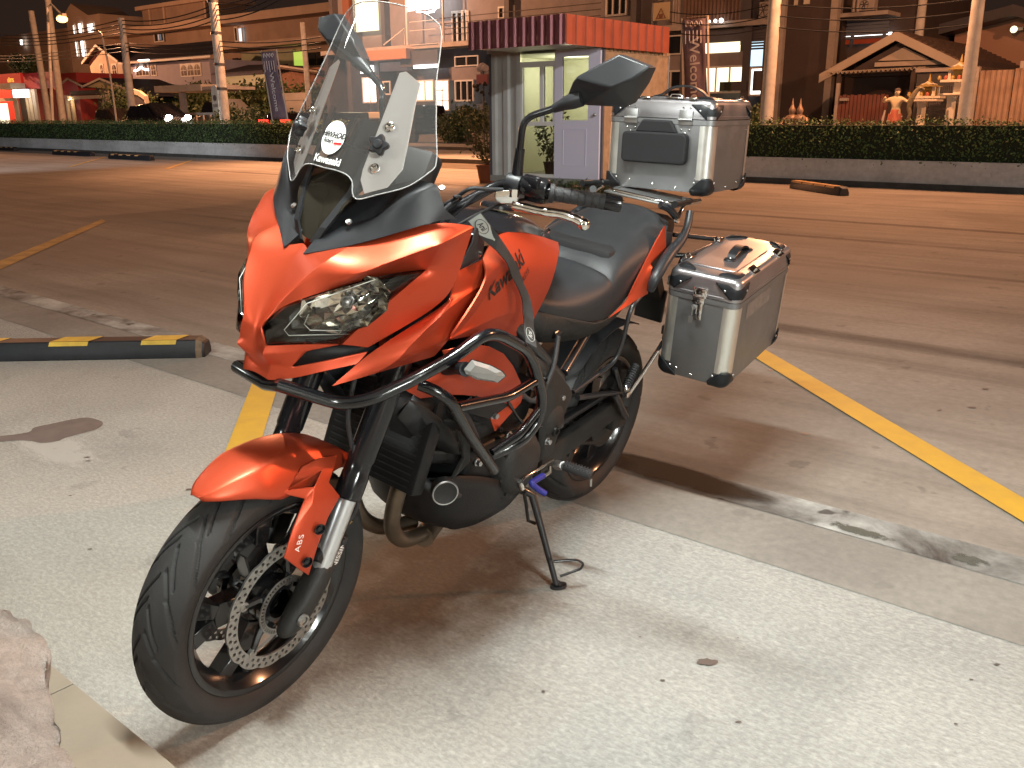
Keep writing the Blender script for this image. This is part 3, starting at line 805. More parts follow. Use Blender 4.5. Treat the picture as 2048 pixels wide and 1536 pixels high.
# ---------------------------------------------------------------- fork
fd = Vector((0, math.sin(RAKE), math.cos(RAKE)))
fx = .108
for s in (1, -1):
    base = Vector((s * fx, .035, .30))
    a = lambda d, x=0, y=0: steer(base + fd * d + Vector((x, y, 0)))
    up = MB()
    up.lathe([(.001, .245), (.026, .245), (.0305, .25), (.0305, .30), (.0285, .305), (.0285, .33), (.031, .336), (.031, .80), (.02, .80)], 28, steer(base), steer(base + fd) - steer(base))
    P_('fork_tube', up, M_gloss, smooth=35)
    lo = MB(); lo.lathe([(.0222, .06), (.0222, .25)], 24, steer(base), steer(base + fd) - steer(base)); P_('fork_slider', lo, M_silver, smooth=60)
    ft = MB()
    o0 = steer(base); D = (steer(base + fd) - o0).normalized(); Yv = (steer(base + Vector((0, 1, 0))) - o0).normalized(); Xv = (steer(base + Vector((1, 0, 0))) - o0).normalized()
    def q(x, y, d): return o0 + Xv * x + Yv * y + D * d
    # cast fork bottom with the axle clamp
    secs = [(.11, .026, .028, 0, 0), (.06, .030, .034, 0, -.004), (.02, .028, .040, 0, -.014), (-.02, .026, .040, 0, -.026), (-.055, .020, .030, 0, -.034)]
    vs = []
    for d, hx, hy, ox, oy in secs:
        for t in range(10):
            an = 2 * PI * t / 10; c, sn = math.cos(an), math.sin(an)
            vs.append(q(ox + hx * math.copysign(abs(c) ** .7, c), oy + hy * math.copysign(abs(sn) ** .7, sn), d))
    fs = [(i * 10 + j, i * 10 + (j + 1) % 10, (i + 1) * 10 + (j + 1) % 10, (i + 1) * 10 + j) for i in range(4) for j in range(10)] + [tuple(range(10)), tuple(range(40, 50))]
    ft.add(vs, fs); P_('fork_bottom', ft, M_eng2, sub=1, smooth=180)
    bo = MB(); bo.lathe([(.0001, .001), (.006, .001), (.006, -.002), (.0095, -.002), (.0095, .003), (.014, .003), (.014, -.004)], 16, steer(Vector((s * (fx + .03), -.005, .295))), Xv * s); P_('axle_bolt', bo, M_disc, smooth=35)
    # fender side blade bolted to the slider
    # caliper behind the leg
    ca = MB()
    ca.box((0, 0, 0), (.05, .058, .10), None, .012); ca.box((s * .018, 0, 0), (.03, .046, .086), None, .008)
    for z in (-.03, .03): ca.lathe([(.0001, .006), (.008, .006), (.008, -.004)], 12, (s * .034, .0, z), (s, 0, 0))
    mm = Matrix.Rotation(-rad(28), 4, 'X')
    cc = P_('brake_caliper', ca.xf(lambda v: steer(mm @ v + Vector((s * .078, .118, .39)))), M_blk, bevel=.002, smooth=40)
    bk_ = MB(); bk_.tube([steer(base + Vector((0, .02, .02))), steer(Vector((s * .1, .09, .36)))], [.018, .014], 8); bk_.tube([steer(base + Vector((0, .02, .10))), steer(Vector((s * .1, .10, .43)))], [.014, .012], 8)
    P_('caliper_bracket', bk_, M_eng, smooth=40)
    if s == 1:
        e = lettering('NISSIN', .019, tuple(steer(Vector((.1165, .118, .39)))), steer(Vector((.09, .118 + .013, .39 + .024))) - steer(Vector((.09, .118, .39))), (0, -.9, .4), M_white, cc, spacing=1.05, bold=.0002)
        ho = MB(); ho.tube(spline([steer(p) for p in ((.10, .15, .44), (.11, .175, .50), (.10, .165, .60), (.085, .15, .70), (.08, .17, .80))], 6), .0055, 8); ho.tube(spline([steer(p) for p in ((.09, .10, .43), (.12, .115, .49), (.115, .14, .56), (.10, .16, .64))], 6), .004, 8)
        P_('brake_hose', ho, M_rubber, smooth=60)
        bj = MB(); bj.cyl(steer((.088, .155, .43)), steer((.10, .168, .452)), .006, 8); P_('banjo_bolt', bj, mat('brass', (.7, .45, .15), .25, 1.), smooth=40)
tr = MB(); tr.box((0, .30, .86), (.26, .06, .035), Matrix.Rotation(-RAKE, 4, 'X'), .01); tr.box((0, .345, 1.06), (.25, .06, .03), Matrix.Rotation(-RAKE, 4, 'X'), .01)
P_('fork_yoke', tr.xf(steer), M_eng, smooth=40)
hd = MB(); hd.cyl((0, .30, .84), (0, .36, 1.06), .035, 16); P_('steering_head', hd, M_frame)

# ---------------------------------------------------------------- front fender
def fender():
    mb = MB(); rows = []
    XS = [0, .025, .048, .052, .072, .077, .079]
    RS = [.354, .353, .349, .345, .312, .291, .273]
    n = 24
    for i in range(n + 1):
        f = i / n; ph = rad(29.5 - 64 * f)
        w = min(1, .20 + 1.75 * f ** .62) if f < .35 else 1
        k = 1 - .16 * max(0, f - .8) / .2
        row = []
        depth = min(1, .12 + 2.3 * f)
        if f > .62: depth *= max(.42, 1 - 1.9 * (f - .62))
        for j, (x, r) in enumerate(zip(XS, RS)):
            r2 = .352 - (.354 - r) * depth * (1 if j > 2 else .9)
            xx = x * w * (k if j > 3 else 1)
            row.append((xx, -r2 * math.sin(ph), .30 + r2 * math.cos(ph)))
        rows.append([(-x, y, z) for x, y, z in reversed(row[1:])] + row)
    m = len(rows[0]); mb.v = [p for r in rows for p in r]
    mb.f = [(i * m + j, i * m + j + 1, (i + 1) * m + j + 1, (i + 1) * m + j) for i in range(n) for j in range(m - 1)]
    c = lambda a, b: 1. if abs(a.x - b.x) < .0015 and .046 < abs(a.x) < .0505 and abs(a.y - b.y) > .004 else 0
    return P_('front_fender', mb.xf(steer), M_red, sub=1, solid=.003, smooth=180)
fen = fender()
# side blade (left measured, right mirrored)
Lp = dict(a=(0.08,-0.0245,0.5843), b=(0.098,0.027,0.5583), c=(0.113,-0.0155,0.5117), d=(0.12,-0.0425,0.4582), e=(0.128,-0.0064,0.4166), f=(0.13,0.0183,0.3918), g=(0.128,0.0413,0.4501), h=(0.124,0.0723,0.5069), i=(0.118,0.1112,0.5395), j=(0.108,0.0851,0.5795), k=(0.1,0.1089,0.6081), l=(0.088,0.1266,0.6216), m=(0.094,0.0777,0.605), n=(0.102,0.0504,0.5793), o=(0.082,-0.0054,0.5852), p=(0.116,0.0322,0.5522), q=(0.124,0.0034,0.4816), r=(0.127,-0.0199,0.4325), s=(0.08,0.0783,0.6269), t=(0.075,0.0392,0.62))
_bf = ['a b n o', 'b p n', 'p h i n', 'n i j', 'b c q p', 'c d r q', 'p q g h', 'q r e', 'q e f g']
panel('fender_blade', Lp, _bf + ['n j k m', 'k l m', 'm l s', 'm s t o'], M_red, sym=False, sub=0, solid=.006, bevel=.0022, smooth=35)
panel('fender_blade', {k_: (-v_[0], v_[1], v_[2]) for k_, v_ in Lp.items()}, _bf, M_red, sym=False, sub=0, solid=.006, bevel=.0022, smooth=35)
bolt = MB()
for P0 in ((0.131,0.0422,0.4941), (0.134,0.0073,0.4313)):
    bolt.lathe([(.0001, -.001), (.0055, -.001), (.0055, -.005), (.010, -.005), (.0115, .0005), (.0125, .0005)], 16, P0, (.95, -.25, 0))
P_each('fender_bolt', bolt, M_gloss, smooth=40)
q_ = lettering('ABS', .021, (0.1262,-0.0149,0.4864), V((0.1262,-0.008,0.5091)) - V((0.1262,-0.0241,0.4613)), V((0.1262,-0.0268,0.4932)) - V((0.1262,-0.0016,0.4783)), M_white, fen, spacing=1.15, lift=.006)
# ---------------------------------------------------------------- front fairing ("mask")
Vm = dict(
 C0=(0,0.1006,1.0674), C1=(0,0.0701,1.0422), C2=(0,0.0388,0.9993), C3=(0,0.0045,0.9467), C4=(0,-0.0206,0.9066), C5=(0,-0.0247,0.8763), C6=(0,-0.0243,0.8557), C7=(0,-0.0149,0.8263), C8=(0,-0.0212,0.8198),
 K0=(0.025,0.068,1.05), K1=(0.056,0.0933,1.0624), K2=(0.096,0.1175,1.0767), K3=(0.13,0.1516,1.0946), K4=(0.174,0.1872,1.1187), K5=(0.215,0.2455,1.1389), K6=(0.243,0.3105,1.1267),
 Rm=(0.104,0.0599,1.0628), R2=(0.087,0.0333,1.0373), R3=(0.064,-0.0039,0.9957), R4=(0.031,-0.0252,0.944),
 H0=(0.024,-0.0326,0.9252), H1=(0.04,-0.0207,0.9472), H2=(0.056,-0.0104,0.9673), H3=(0.09,0.0177,0.9896), H4=(0.116,0.0699,1.0064), H5=(0.139,0.1278,1.02), H6=(0.163,0.1878,1.0309), H7=(0.192,0.2388,1.0365),
 S1=(0.15,0.0735,1.0332), S2=(0.188,0.1128,1.063), S3=(0.219,0.1612,1.0856), S4=(0.246,0.2066,1.1051),
 E1=(0.232,0.2942,1.036), E2=(0.214,0.2926,0.9702), L2=(0.185,0.1983,0.9243), L3=(0.148,0.1311,0.8815), B4=(0.122,0.0848,0.8902), B3=(0.16,0.1122,0.9467), B2=(0.19,0.1609,0.9989),
 M1=(0.086,0.0267,0.892), M0=(0.036,-0.0316,0.8865), I1=(0.028,-0.0365,0.915), N0=(0.036,-0.0404,0.8705), N1=(0.084,0.0294,0.877), Q0=(0.036,-0.0153,0.8452), Q1=(0.064,0.0085,0.8411), T2=(0.122,0.0701,0.8639), T3=(0.15,0.1297,0.874), Z0=(0.036,-0.023,0.8143), Z1=(0.068,0.0078,0.8186), Z2=(0.11,0.0467,0.8392), Z4=(0.145,0.1067,0.8513))
Vm['Z0'] = (Vm['Z0'][0], Vm['Z0'][1], Vm['Z0'][2])
mask = panel('front_fairing', Vm, ['C0 C1 K0', 'C1 C2 R2 K0', 'K0 R2 Rm K1', 'K1 Rm K2', 'C2 C3 R3 R2', 'C3 C4 R4 R3', 'C4 H0 R4', 'R4 H0 H1', 'R4 H1 H2 R3', 'R3 H2 H3 R2', 'R2 H3 H4 S1', 'R2 S1 Rm', 'Rm S1 S2 K2', 'K2 S2 K3', 'K3 S2 S3 K4', 'K4 S3 S4 K5', 'K5 S4 K6',
  'S1 H4 H5 S2', 'S2 H5 H6 S3', 'S3 H6 H7 S4', 'S4 H7 E1 K6', 'H7 B2 E2 E1', 'B2 B3 L2 E2', 'B3 B4 L3 L2', 'C4 I1 H0', 'C4 C5 M0 I1', 'C5 C6 N0 M0', 'M0 N0 N1 M1', 'M1 N1 B4', 'N0 Q0 Q1 N1', 'Q0 Z0 Z1 Q1', 'Q1 Z1 Z2 T2', 'T2 Z2 Z4 T3', 'C6 C7 Q0 N0', 'C7 C8 Z0 Q0'], M_red, sub=3, solid=.004,
  creases=[('R4 R3 R2 Rm K2', .8), ('S1 S2 S3 S4 K6', .95), ('S4 H7', .85), ('R2 S1', .4), ('K0 K1 K2 K3 K4 K5 K6', .9), ('C0 K0', 1.), ('K6 E1 E2 L2 L3 B4', .85), ('H0 H1 H2 H3 H4 H5 H6 H7', .9), ('H7 B2 B3 B4', .9), ('B4 M1 M0 I1 H0', .9), ('M0 N0 Q0 Z0', .8), ('N0 N1 B4', .7), ('Q0 Q1 T2 T3', .7), ('Z0 Z1 Z2 Z4 T3', .9), ('C1 C2 C3 C4', .25), ('C4 C5 C6 C7', .3), ('C7 Q0', .8)])
# black duct behind the mouth slot, and dark cavity behind the lamps
cav = panel('fairing_liner', dict(a=(0, .02, .90), b=(0.034,-0.039,0.882), c=(0.118,0.0894,0.8823), d=(0.146,0.1381,0.8768), e=(0.148,0.1326,0.8656), f=(0.118,0.0748,0.8535), g=(0.062,0.0106,0.8351), h=(0, .01, .82)), ['a b g h', 'b c f g', 'c d e f'], M_blk2, sub=0, solid=.002)
cav.data.transform(Matrix.Translation((0, .016, 0)))
# ---------------------------------------------------------------- headlights
M_bowl = mat('dark_chrome', (.10, .10, .095), .22, .9)
hl_out = [(0.026,-0.0342,0.9216), (0.041,-0.0215,0.9446), (0.057,-0.0112,0.9653), (0.09,0.0178,0.9872), (0.121,0.0649,1.0061), (0.147,0.1191,1.0209), (0.17,0.1798,1.0314), (0.195,0.2306,1.0359), (0.19,0.1606,1.0014), (0.16,0.112,0.9492), (0.122,0.0825,0.8933), (0.087,0.0256,0.8947), (0.037,-0.0307,0.8897)]
for s in (1, -1):
    O = [Vector((x * s, y, z)) for x, y, z in hl_out]; n = len(O)
    ctr = sum(O, Vector()) / n
    nrm = Vector((s * .52, -.80, .12)).normalized()
    def ring(k, push): return [ctr + (p - ctr) * k + nrm * push for p in O]
    bowl = MB(); R0, R1, R2 = ring(.985, -.004), ring(.93, -.03), ring(.72, -.055)
    bowl.add(R0 + R1 + R2 + [ctr - nrm * .07], [(i, (i + 1) % n, n + (i + 1) % n, n + i) for i in range(n)] + [(n + i, n + (i + 1) % n, 2 * n + (i + 1) % n, 2 * n + i) for i in range(n)] + [(2 * n + i, 2 * n + (i + 1) % n, 3 * n) for i in range(n)])
    hl = P_('headlight', bowl, M_bowl, smooth=None)
    # multi-facet chrome reflector
    U1 = (O[7] - O[1]).normalized(); U1 = (U1 - nrm * U1.dot(nrm)).normalized(); V1 = nrm.cross(U1) * (1 if s > 0 else -1)
    if V1.z < 0: V1 = -V1
    rf = MB(); cR = ctr + U1 * .022 + V1 * .002 - nrm * .040
    NR, NA = 3, 10
    def rp(i, a):
        r = .012 + .050 * i / NR
        return cR + U1 * (r * 1.48 * math.cos(a)) + V1 * (r * .90 * math.sin(a)) + nrm * (.038 * (i / NR) ** 2)
    rr = random.Random(4)
    for i in range(NR):
        for k in range(NA):
            a0, a1 = 2 * PI * k / NA, 2 * PI * (k + 1) / NA
            q = [rp(i, a0), rp(i, a1), rp(i + 1, a1), rp(i + 1, a0)]; c = sum(q, Vector()) / 4
            j = rr.uniform(-.002, .003)
            c2 = c + nrm * (.002 + j)
            rf.add(q + [c2], [(0, 1, 4), (1, 2, 4), (2, 3, 4), (3, 0, 4)])
    P_('reflector', rf, M_refl, hl, smooth=None)
    bl = MB(); bl.lathe([(.001, .03), (.006, .028), (.008, .018), (.008, 0), (.011, -.002), (.011, -.02)], 14, cR, nrm); bl.lathe([(.0095, .016), (.0115, .016), (.0115, .010), (.0095, .010)], 14, cR, nrm, closed=True)
    P_('bulb', bl, M_alud, hl, smooth=50)
    # position lamp pod near the nose and the clear inner bezel line
    pod = MB(); pc = ctr - U1 * .062 - V1 * .012 - nrm * .03
    for k in range(5): pod.box(pc + U1 * (.006 * k) + V1 * (.002 * k), (.004, .022, .02), None, .001)
    P_('position_lamp', pod, M_eng2, hl, smooth=None)
    bz = MB()
    ins = [ctr + (p - ctr) * .80 + nrm * .001 for p in O]
    fm = lambda p: (p[0] * s, p[1], p[2])
    bz.tube([fm(p) for p in ((0.164,0.1257,1.027), (0.094,0.0145,0.9784), (0.06,-0.0077,0.9206), (0.064,0.0006,0.909), (0.13,0.0959,0.9112))], .0009, 6)
    bz.tube([fm(p) for p in ((0.093,0.0213,0.9558), (0.087,0.0165,0.9352), (0.093,0.027,0.9226), (0.133,0.0964,0.9189))], .0009, 6)
    P_('lamp_bezel', bz, mat('clear_edge', (.8, .8, .74), .12, 0, emit=None), hl, smooth=60)
    ln = MB(); L0, L1, L2 = ring(1.0, -.002), ring(.93, .010), ring(.6, .018)
    ln.add(L0 + L1 + L2 + [ctr + nrm * .021], [(i, (i + 1) % n, n + (i + 1) % n, n + i) for i in range(n)] + [(n + i, n + (i + 1) % n, 2 * n + (i + 1) % n, 2 * n + i) for i in range(n)] + [(2 * n + i, 2 * n + (i + 1) % n, 3 * n) for i in range(n)])
    P_('lens', ln, M_thin, hl, smooth=60)
# ---------------------------------------------------------------- black nose cowl
Vk = dict(
 P0=(0.026,0.0638,1.0505), P1=(0.062,0.0887,1.0632), P2=(0.102,0.1165,1.0787), P3=(0.165,0.1536,1.1094), P4=(0.21,0.2057,1.1363), P5=(0.224,0.2395,1.1437), P6=(0.236,0.2634,1.1436),
 A1=(0.022,0.0976,1.0737), A2=(0.075,0.1371,1.1052), A3=(0.102,0.1312,1.0993), A4=(0.118,0.159,1.1279), A5=(0.145,0.1703,1.1603), A6=(0.175,0.1862,1.1855), A7=(0.2,0.2202,1.1978), A8=(0.205,0.2293,1.2075), A9=(0.168,0.2126,1.2113), A10=(0.15,0.201,1.1909), A11=(0.118,0.1886,1.1468), A12=(0.1,0.1788,1.1242), A13=(0.07,0.1443,1.1119),
 D1=(.020, .125, 1.10), D2=(.040, .20, 1.165), D3=(.10, .27, 1.19), B1=(0.222,0.239,1.1627))
panel('nose_cowl', Vk, ['P0 A1 A13 A2', 'P0 A2 A3 P1', 'P1 A3 P2', 'A2 A13 A12 A4', 'A2 A4 A3', 'A3 A4 A5 P3', 'P2 A3 P3', 'A4 A12 A11 A5', 'A5 A11 A10 A6', 'A6 A10 A9 A8', 'A6 A8 A7', 'A5 A6 P4 P3', 'A6 A7 B1 P4', 'B1 P5 P4', 'A7 A8 B1', 'B1 P6 P5', 'A1 D1 A13', 'A13 D1 D2 A12', 'A12 D2 D3 A11', 'A11 D3 A9 A10'], M_blk, sub=2, solid=.003,
  creases=[('P0 P1 P2 P3 P4 P5 P6', .9), ('P0 A1 A13 A12 A11 A10 A9 A8', .85), ('P0 A2 A4 A5 A6 A7', .6), ('A3 A4', .3), ('A7 B1', .7), ('A8 A7', .6), ('A8 B1 P6', .8)])
# smoked centre panel rising behind the clear screen, with its ribs
Vc = dict(a=(0,0.1006,1.068), b=(0.02,0.1044,1.0743), c=(0.05,0.1189,1.1187), d=(0.078,0.139,1.1676), e=(.075, .225, 1.205), f=(.06, .265, 1.29), g=(0, .225, 1.30), h=(0, .165, 1.19), i=(0, .125, 1.115))
panel('smoked_panel', Vc, ['a b c i', 'i c d h', 'h d e', 'h e f g'], M_smoke, sub=2, solid=.003, creases=[('a b c d e f g', .9)])
ribs = MB()
for s in (1, -1):
    p = [V((0.012,0.0977,1.0677)), V((.030, .105, 1.10)), V((.055, .150, 1.17)), V((.062, .195, 1.25)), V((.064, .225, 1.31))]
    for a, b in zip(p, p[1:]):
        a = Vector((a.x * s, a.y - .004, a.z)); b = Vector((b.x * s, b.y - .004, b.z))
        w = Vector((s * .014, .004, 0)); d = Vector((0, .006, -.002))
        ribs.add([a, b, b + w, a + w, a + d, b + d, b + w + d, a + w + d], [(0, 1, 2, 3), (0, 4, 5, 1), (3, 2, 6, 7), (4, 7, 6, 5)])
P_each('panel_rib', ribs, M_blk, merge=.0005, smooth=30)
inst = MB(); inst.box((0, .36, 1.19), (.17, .05, .10), Matrix.Rotation(-.5, 4, 'X'), .012); P_('instrument_panel', inst, M_blk2)
stay = MB()
for s in (1, -1): stay.tube([(s * .05, .30, 1.06), (s * .06, .27, 1.16), (s * .09, .225, 1.24), (s * .10, .235, 1.29)], .007, 8)
stay.tube([(-.09, .215, 1.24), (.09, .215, 1.24)], .007, 8)
P_('screen_stay', stay, M_blk)
cb = MB()
for s in (1, -1):
    cb.lathe([(.0001, .004), (.003, .004), (.003, .002), (.0055, .003), (.0065, 0)], 12, (s * .076, .133, 1.1165), (s * .25, -.65, .7))
    cb.lathe([(.0001, .003), (.006, .0025), (.007, 0)], 12, (s * .192, .262, 1.196), (s * .3, -.5, .8))
P_each('cowl_bolt', cb, M_alud, smooth=50)

# ---------------------------------------------------------------- clear windscreen
def scr_y(x, z):
    a = abs(x); g = 2.6 * a * a if a < .11 else 2.6 * .0121 + .555 * (a - .11)
    return .146 + .45 * (z - 1.23) + g
bot = [(0, 1.206), (.034, 1.206), (.058, 1.201), (.071, 1.190), (.078, 1.172), (.091, 1.163), (.120, 1.176), (.164, 1.198), (.192, 1.230), (.197, 1.240)]
side = [(.197, 1.240), (.192, 1.262), (.178, 1.30), (.162, 1.348), (.148, 1.392), (.140, 1.430), (.131, 1.468), (.121, 1.487)]
top = [(0, 1.5145), (.030, 1.5135), (.061, 1.510), (.085, 1.505), (.102, 1.499), (.121, 1.487)]
def resamp(pts, n):
    P = spline([(a, b, 0) for a, b in pts], 8); L = [0]
    for a, b in zip(P, P[1:]): L.append(L[-1] + (b - a).length)
    out = []
    for i in range(n + 1):
        t = L[-1] * i / n; k = 0
        while k < len(L) - 2 and L[k + 1] < t: k += 1
        f = (t - L[k]) / max(1e-9, L[k + 1] - L[k]); q = P[k].lerp(P[k + 1], f); out.append((q.x, q.y))
    return out
NB, NS = 36, 30
bo, to_, si = resamp(bot, NB), resamp(top, NB), resamp(side, NS)
ws = MB(); grid = []
for j in range(NS + 1):
    t = j / NS; row = []
    for i in range(NB + 1):
        u = i / NB
        c = [(1 - t) * bo[i][k] + t * to_[i][k] + u * si[j][k] + (1 - u) * ((0, (1 - t) * 1.206 + t * 1.5145)[k]) - ((1 - u) * (1 - t) * (0, 1.206)[k] + u * (1 - t) * bot[-1][k] + (1 - u) * t * (0, 1.5145)[k] + u * t * top[-1][k]) for k in (0, 1)]
        row.append((c[0], scr_y(*c), c[1]))
    grid.append([(-x, y, z) for x, y, z in reversed(row[1:])] + row)
m_ = len(grid[0]); ws.v = [p for r in grid for p in r]
ws.f = [(i * m_ + j, i * m_ + j + 1, (i + 1) * m_ + j + 1, (i + 1) * m_ + j) for i in range(NS) for j in range(m_ - 1)]
screen = P_('windscreen', ws, M_screen, smooth=180)
edge = MB()
el = [(x, scr_y(x, z), z) for x, z in bo + si[1:] + to_[::-1][1:]]
loop = el + [(-x, y, z) for x, y, z in el[::-1][1:-1]]
edge.tube(loop, .0013, 6, closed=True)
P_('screen_edge', edge, M_edge, screen, smooth=180)
def on_scr(pts, lift): return [Vector((x, scr_y(x, z) + lift, z)) for x, z in pts]
for s in (1, -1):
    pl = [(.079, 1.394), (.089, 1.398), (.120, 1.380), (.124, 1.345), (.137, 1.262), (.142, 1.225), (.128, 1.190), (.094, 1.173), (.079, 1.196), (.076, 1.215)]
    a = on_scr([(x * s, z) for x, z in pl], .007)
    b = MB(); b.prism(a, (0, .0025, 0)); P_('screen_bracket', b, M_plate, screen, bevel=.001, smooth=30)
    k0 = Vector((s * .104, scr_y(.104, 1.264) - .016, 1.264)); nn_ = Vector((s * .42, -.86, .32)).normalized()
    kn = MB(); prof = []
    vs = []; ns = 30
    for h, rr_ in ((-.004, .9), (.002, 1), (.011, 1), (.014, .86)):
        u_ = nn_.orthogonal().normalized(); w_ = nn_.cross(u_)
        for j in range(ns):
            an = 2 * PI * j / ns; r = (.0178 + .0034 * math.cos(5 * an)) * rr_
            vs.append(k0 + nn_ * h + u_ * r * math.cos(an) + w_ * r * math.sin(an))
    kn.add(vs, [(i * ns + j, i * ns + (j + 1) % ns, (i + 1) * ns + (j + 1) % ns, (i + 1) * ns + j) for i in range(3) for j in range(ns)] + [tuple(range(ns)), tuple(range(3 * ns, 4 * ns))])
    kn.lathe([(.0001, .019), (.0075, .018), (.0095, .014)], 16, k0, nn_)
    P_('screen_knob', kn, M_blk, screen, smooth=40)
    bb = MB()
    for x, z in ((.102, 1.298), (.102, 1.222)):
        c = Vector((s * x, scr_y(x, z) - .003, z))
        bb.lathe([(.0001, .001), (.0028, .001), (.0028, .005), (.0055, .006), (.0075, .001), (.0095, 0)], 14, c, nn_)
    P_each('screen_bolt', bb, M_chr, screen, smooth=50)
stk = MB(); sc_ = []
for i in range(40):
    a = 2 * PI * i / 40; x, z = -.002 + .0285 * math.cos(a), 1.262 + .031 * math.sin(a)
    sc_.append((x, scr_y(x, z) - .0028, z))
stk.prism(sc_, (0, .0006, 0)); sticker = P_('club_sticker', stk, M_sticker, screen, smooth=None)
def scr_text(body, size, x, z, m, lift, **k):
    vs, fs = text_mesh(body, size, **k); mb = MB()
    mb.add([(x + q.x, scr_y(x + q.x, z + q.y) - lift, z + q.y) for q in vs], fs); return mb.build('lettering', m, screen, smooth=None)
scr_text('HIWHOD', .0140, -.001, 1.267, M_blkp, .0045, shear=.2, bold=.0005)
scr_text('Riders', .0105, -.009, 1.2555, M_blkp, .0045, shear=.2, bold=.0003)
fl = MB(); fl.quad(*[(x, scr_y(x, z) - .0036, z) for x, z in ((.006, 1.2545), (.024, 1.256), (.025, 1.252), (.006, 1.2505))]); fl.build('flag_print', M_redlabel, screen, smooth=None)
sw = MB(); arc = [(-.012 + .004 * i, 1.278 + .004 * math.sin(PI * i / 5)) for i in range(6)]
sw.tube([(x, scr_y(x, z) - .0036, z) for x, z in arc], .0005, 5); sw.build('swoosh_print', M_blkp, screen)
scr_text('Kawasaki', .0185, .002, 1.2205, M_white, .0030, bold=.0006)

# ---------------------------------------------------------------- side shrouds and tank
Vs = dict(h0=(0.208,0.322,1.0255), h1=(0.216,0.3071,1.0136), h2=(0.218,0.2967,0.9785), h3=(0.212,0.2817,0.9591), h4=(0.166,0.1334,0.8849), h5=(0.148,0.1034,0.853), h6=(0.13,0.0554,0.8122),
 i0=(0.186,0.436,1.029), i1=(0.197,0.4425,1.0013), i2=(0.202,0.431,0.9823), i3=(0.204,0.4048,0.9519), i4=(0.213,0.3385,0.9075), i5=(0.228,0.2876,0.8888),
 j1=(0.238,0.2641,0.9678), j2=(0.215,0.1677,0.8913), j3=(0.205,0.1553,0.8619), b1=(0.172,0.1276,0.8336), b2=(0.2,0.2804,0.8444))
shroud = panel('side_shroud', Vs, ['h0 i0 i1 h1', 'h1 i1 i2 h2', 'h2 i2 j1', 'h2 j1 h3', 'i2 i3 j1', 'h3 j1 j2 h4', 'j1 i3 i4 j2', 'i4 i5 j3 j2', 'h4 j2 j3 h5', 'h5 j3 b1 h6', 'j3 i5 b2 b1'], M_red, sub=2, solid=.004,
  creases=[('h0 h1 h2 h3 h4 h5 h6', .9), ('i0 i1 i2 i3 i4 i5 b2 b1 h6', .95), ('i2 j1 j2 j3 b1', .85), ('h0 i0', .9)])
Vt = dict(c0=(0.188,0.4329,1.031), c1=(0.219,0.4123,1.0113), c2=(0.228,0.3943,0.9948), c3=(0.232,0.3665,0.9661), c4=(0.236,0.3085,0.9201), c5=(0.23,0.2858,0.8904),
 e0=(0.125,0.5596,1.0608), e1=(0.128,0.6528,1.0554), e2=(0.112,0.7698,1.0286), e3=(0.062,0.9609,0.9759),
 s1=(0.152,0.6098,1.0091), s2=(0.13,0.746,1.0036), s3=(0.098,0.9117,0.9663),
 k1=(0.181,0.5212,1.0039), k2=(0.192,0.4936,0.9745), k3=(0.199,0.4417,0.9442), k4=(0.21,0.3647,0.897),
 g1=(0.172,0.6529,0.9641), g2=(0.186,0.5662,0.9288), l0=(0.234,0.2828,0.8923), l1=(0.206,0.4284,0.8872), l2=(0.178,0.6184,0.8838), r1=(0.134,0.8451,0.9442), r2=(0.142,0.818,0.8905), r4=(0.136,0.7654,0.8134), d1=(0.16,0.5471,0.8338), d2=(0.13,0.7414,0.7599), d0=(0.215,0.3039,0.8793))
tank = panel('fuel_tank', Vt, ['c0 c1 s1 e0', 'e0 s1 s2 e1', 'e1 s2 s3 e2', 'e2 s3 e3', 'c1 k1 s1', 'c1 c2 k2 k1', 'c2 c3 k3 k2', 'c3 c4 k4 k3', 'c4 c5 l0 k4', 's1 k1 k2 g1', 's1 g1 s2', 's2 g1 r1 s3', 'k2 k3 g2 g1', 'g1 g2 r2 r1', 'k3 k4 l1 g2', 'k4 l0 l1', 'g2 l1 l2 r2', 'r2 l2 r4', 'l0 l1 d1 d0', 'l1 l2 d2 d1', 'l2 r4 d2'], M_red, sub=3, solid=.004,
  creases=[('c0 c1 c2 c3 c4 c5', .85), ('e0 e1 e2 e3', .9), ('k1 k2 k3 k4 l0', .8), ('l0 l1 l2 r4', .8), ('s1 s2 s3', .3), ('e3 s3 r1 r2 r4 d2 d1 d0', .9), ('c0 e0', .9)])
Vtc = dict(e0=(0.126,0.5581,1.0612), e1=(0.129,0.6513,1.0558), e2=(0.113,0.7681,1.029), e3=(0.06,0.967,0.9735),
 t0=(0, .50, 1.055), t1=(0, .60, 1.078), t2=(0, .70, 1.078), t3=(0, .80, 1.068), t4=(0, .90, 1.036), t5=(0, .985, .990), t6=(0, 1.03, .955),
 q0=(.09, .50, 1.05), q1=(.082, .64, 1.078), q2=(.078, .76, 1.062), q3=(.060, .90, 1.018))
panel('tank_cover', Vtc, ['t0 t1 q0', 'q0 t1 t2 q1', 'q0 q1 e1 e0', 'q1 t2 t3 q2', 'q1 q2 e2 e1', 'q2 t3 t4 q3', 'q2 q3 e3 e2', 'q3 t4 t5 e3', 't5 t6 e3'], M_gloss, sub=2, solid=.004, creases=[('e0 e1 e2 e3', .9), ('q0 q1 q2 q3', .3)])
cp = MB(); cp.lathe([(.0001, .012), (.036, .012), (.042, .008), (.044, 0)], 28, (0, .74, 1.076), (0, .12, .99)); P_('filler_cap', cp, M_gloss, smooth=40)
tb = MB()
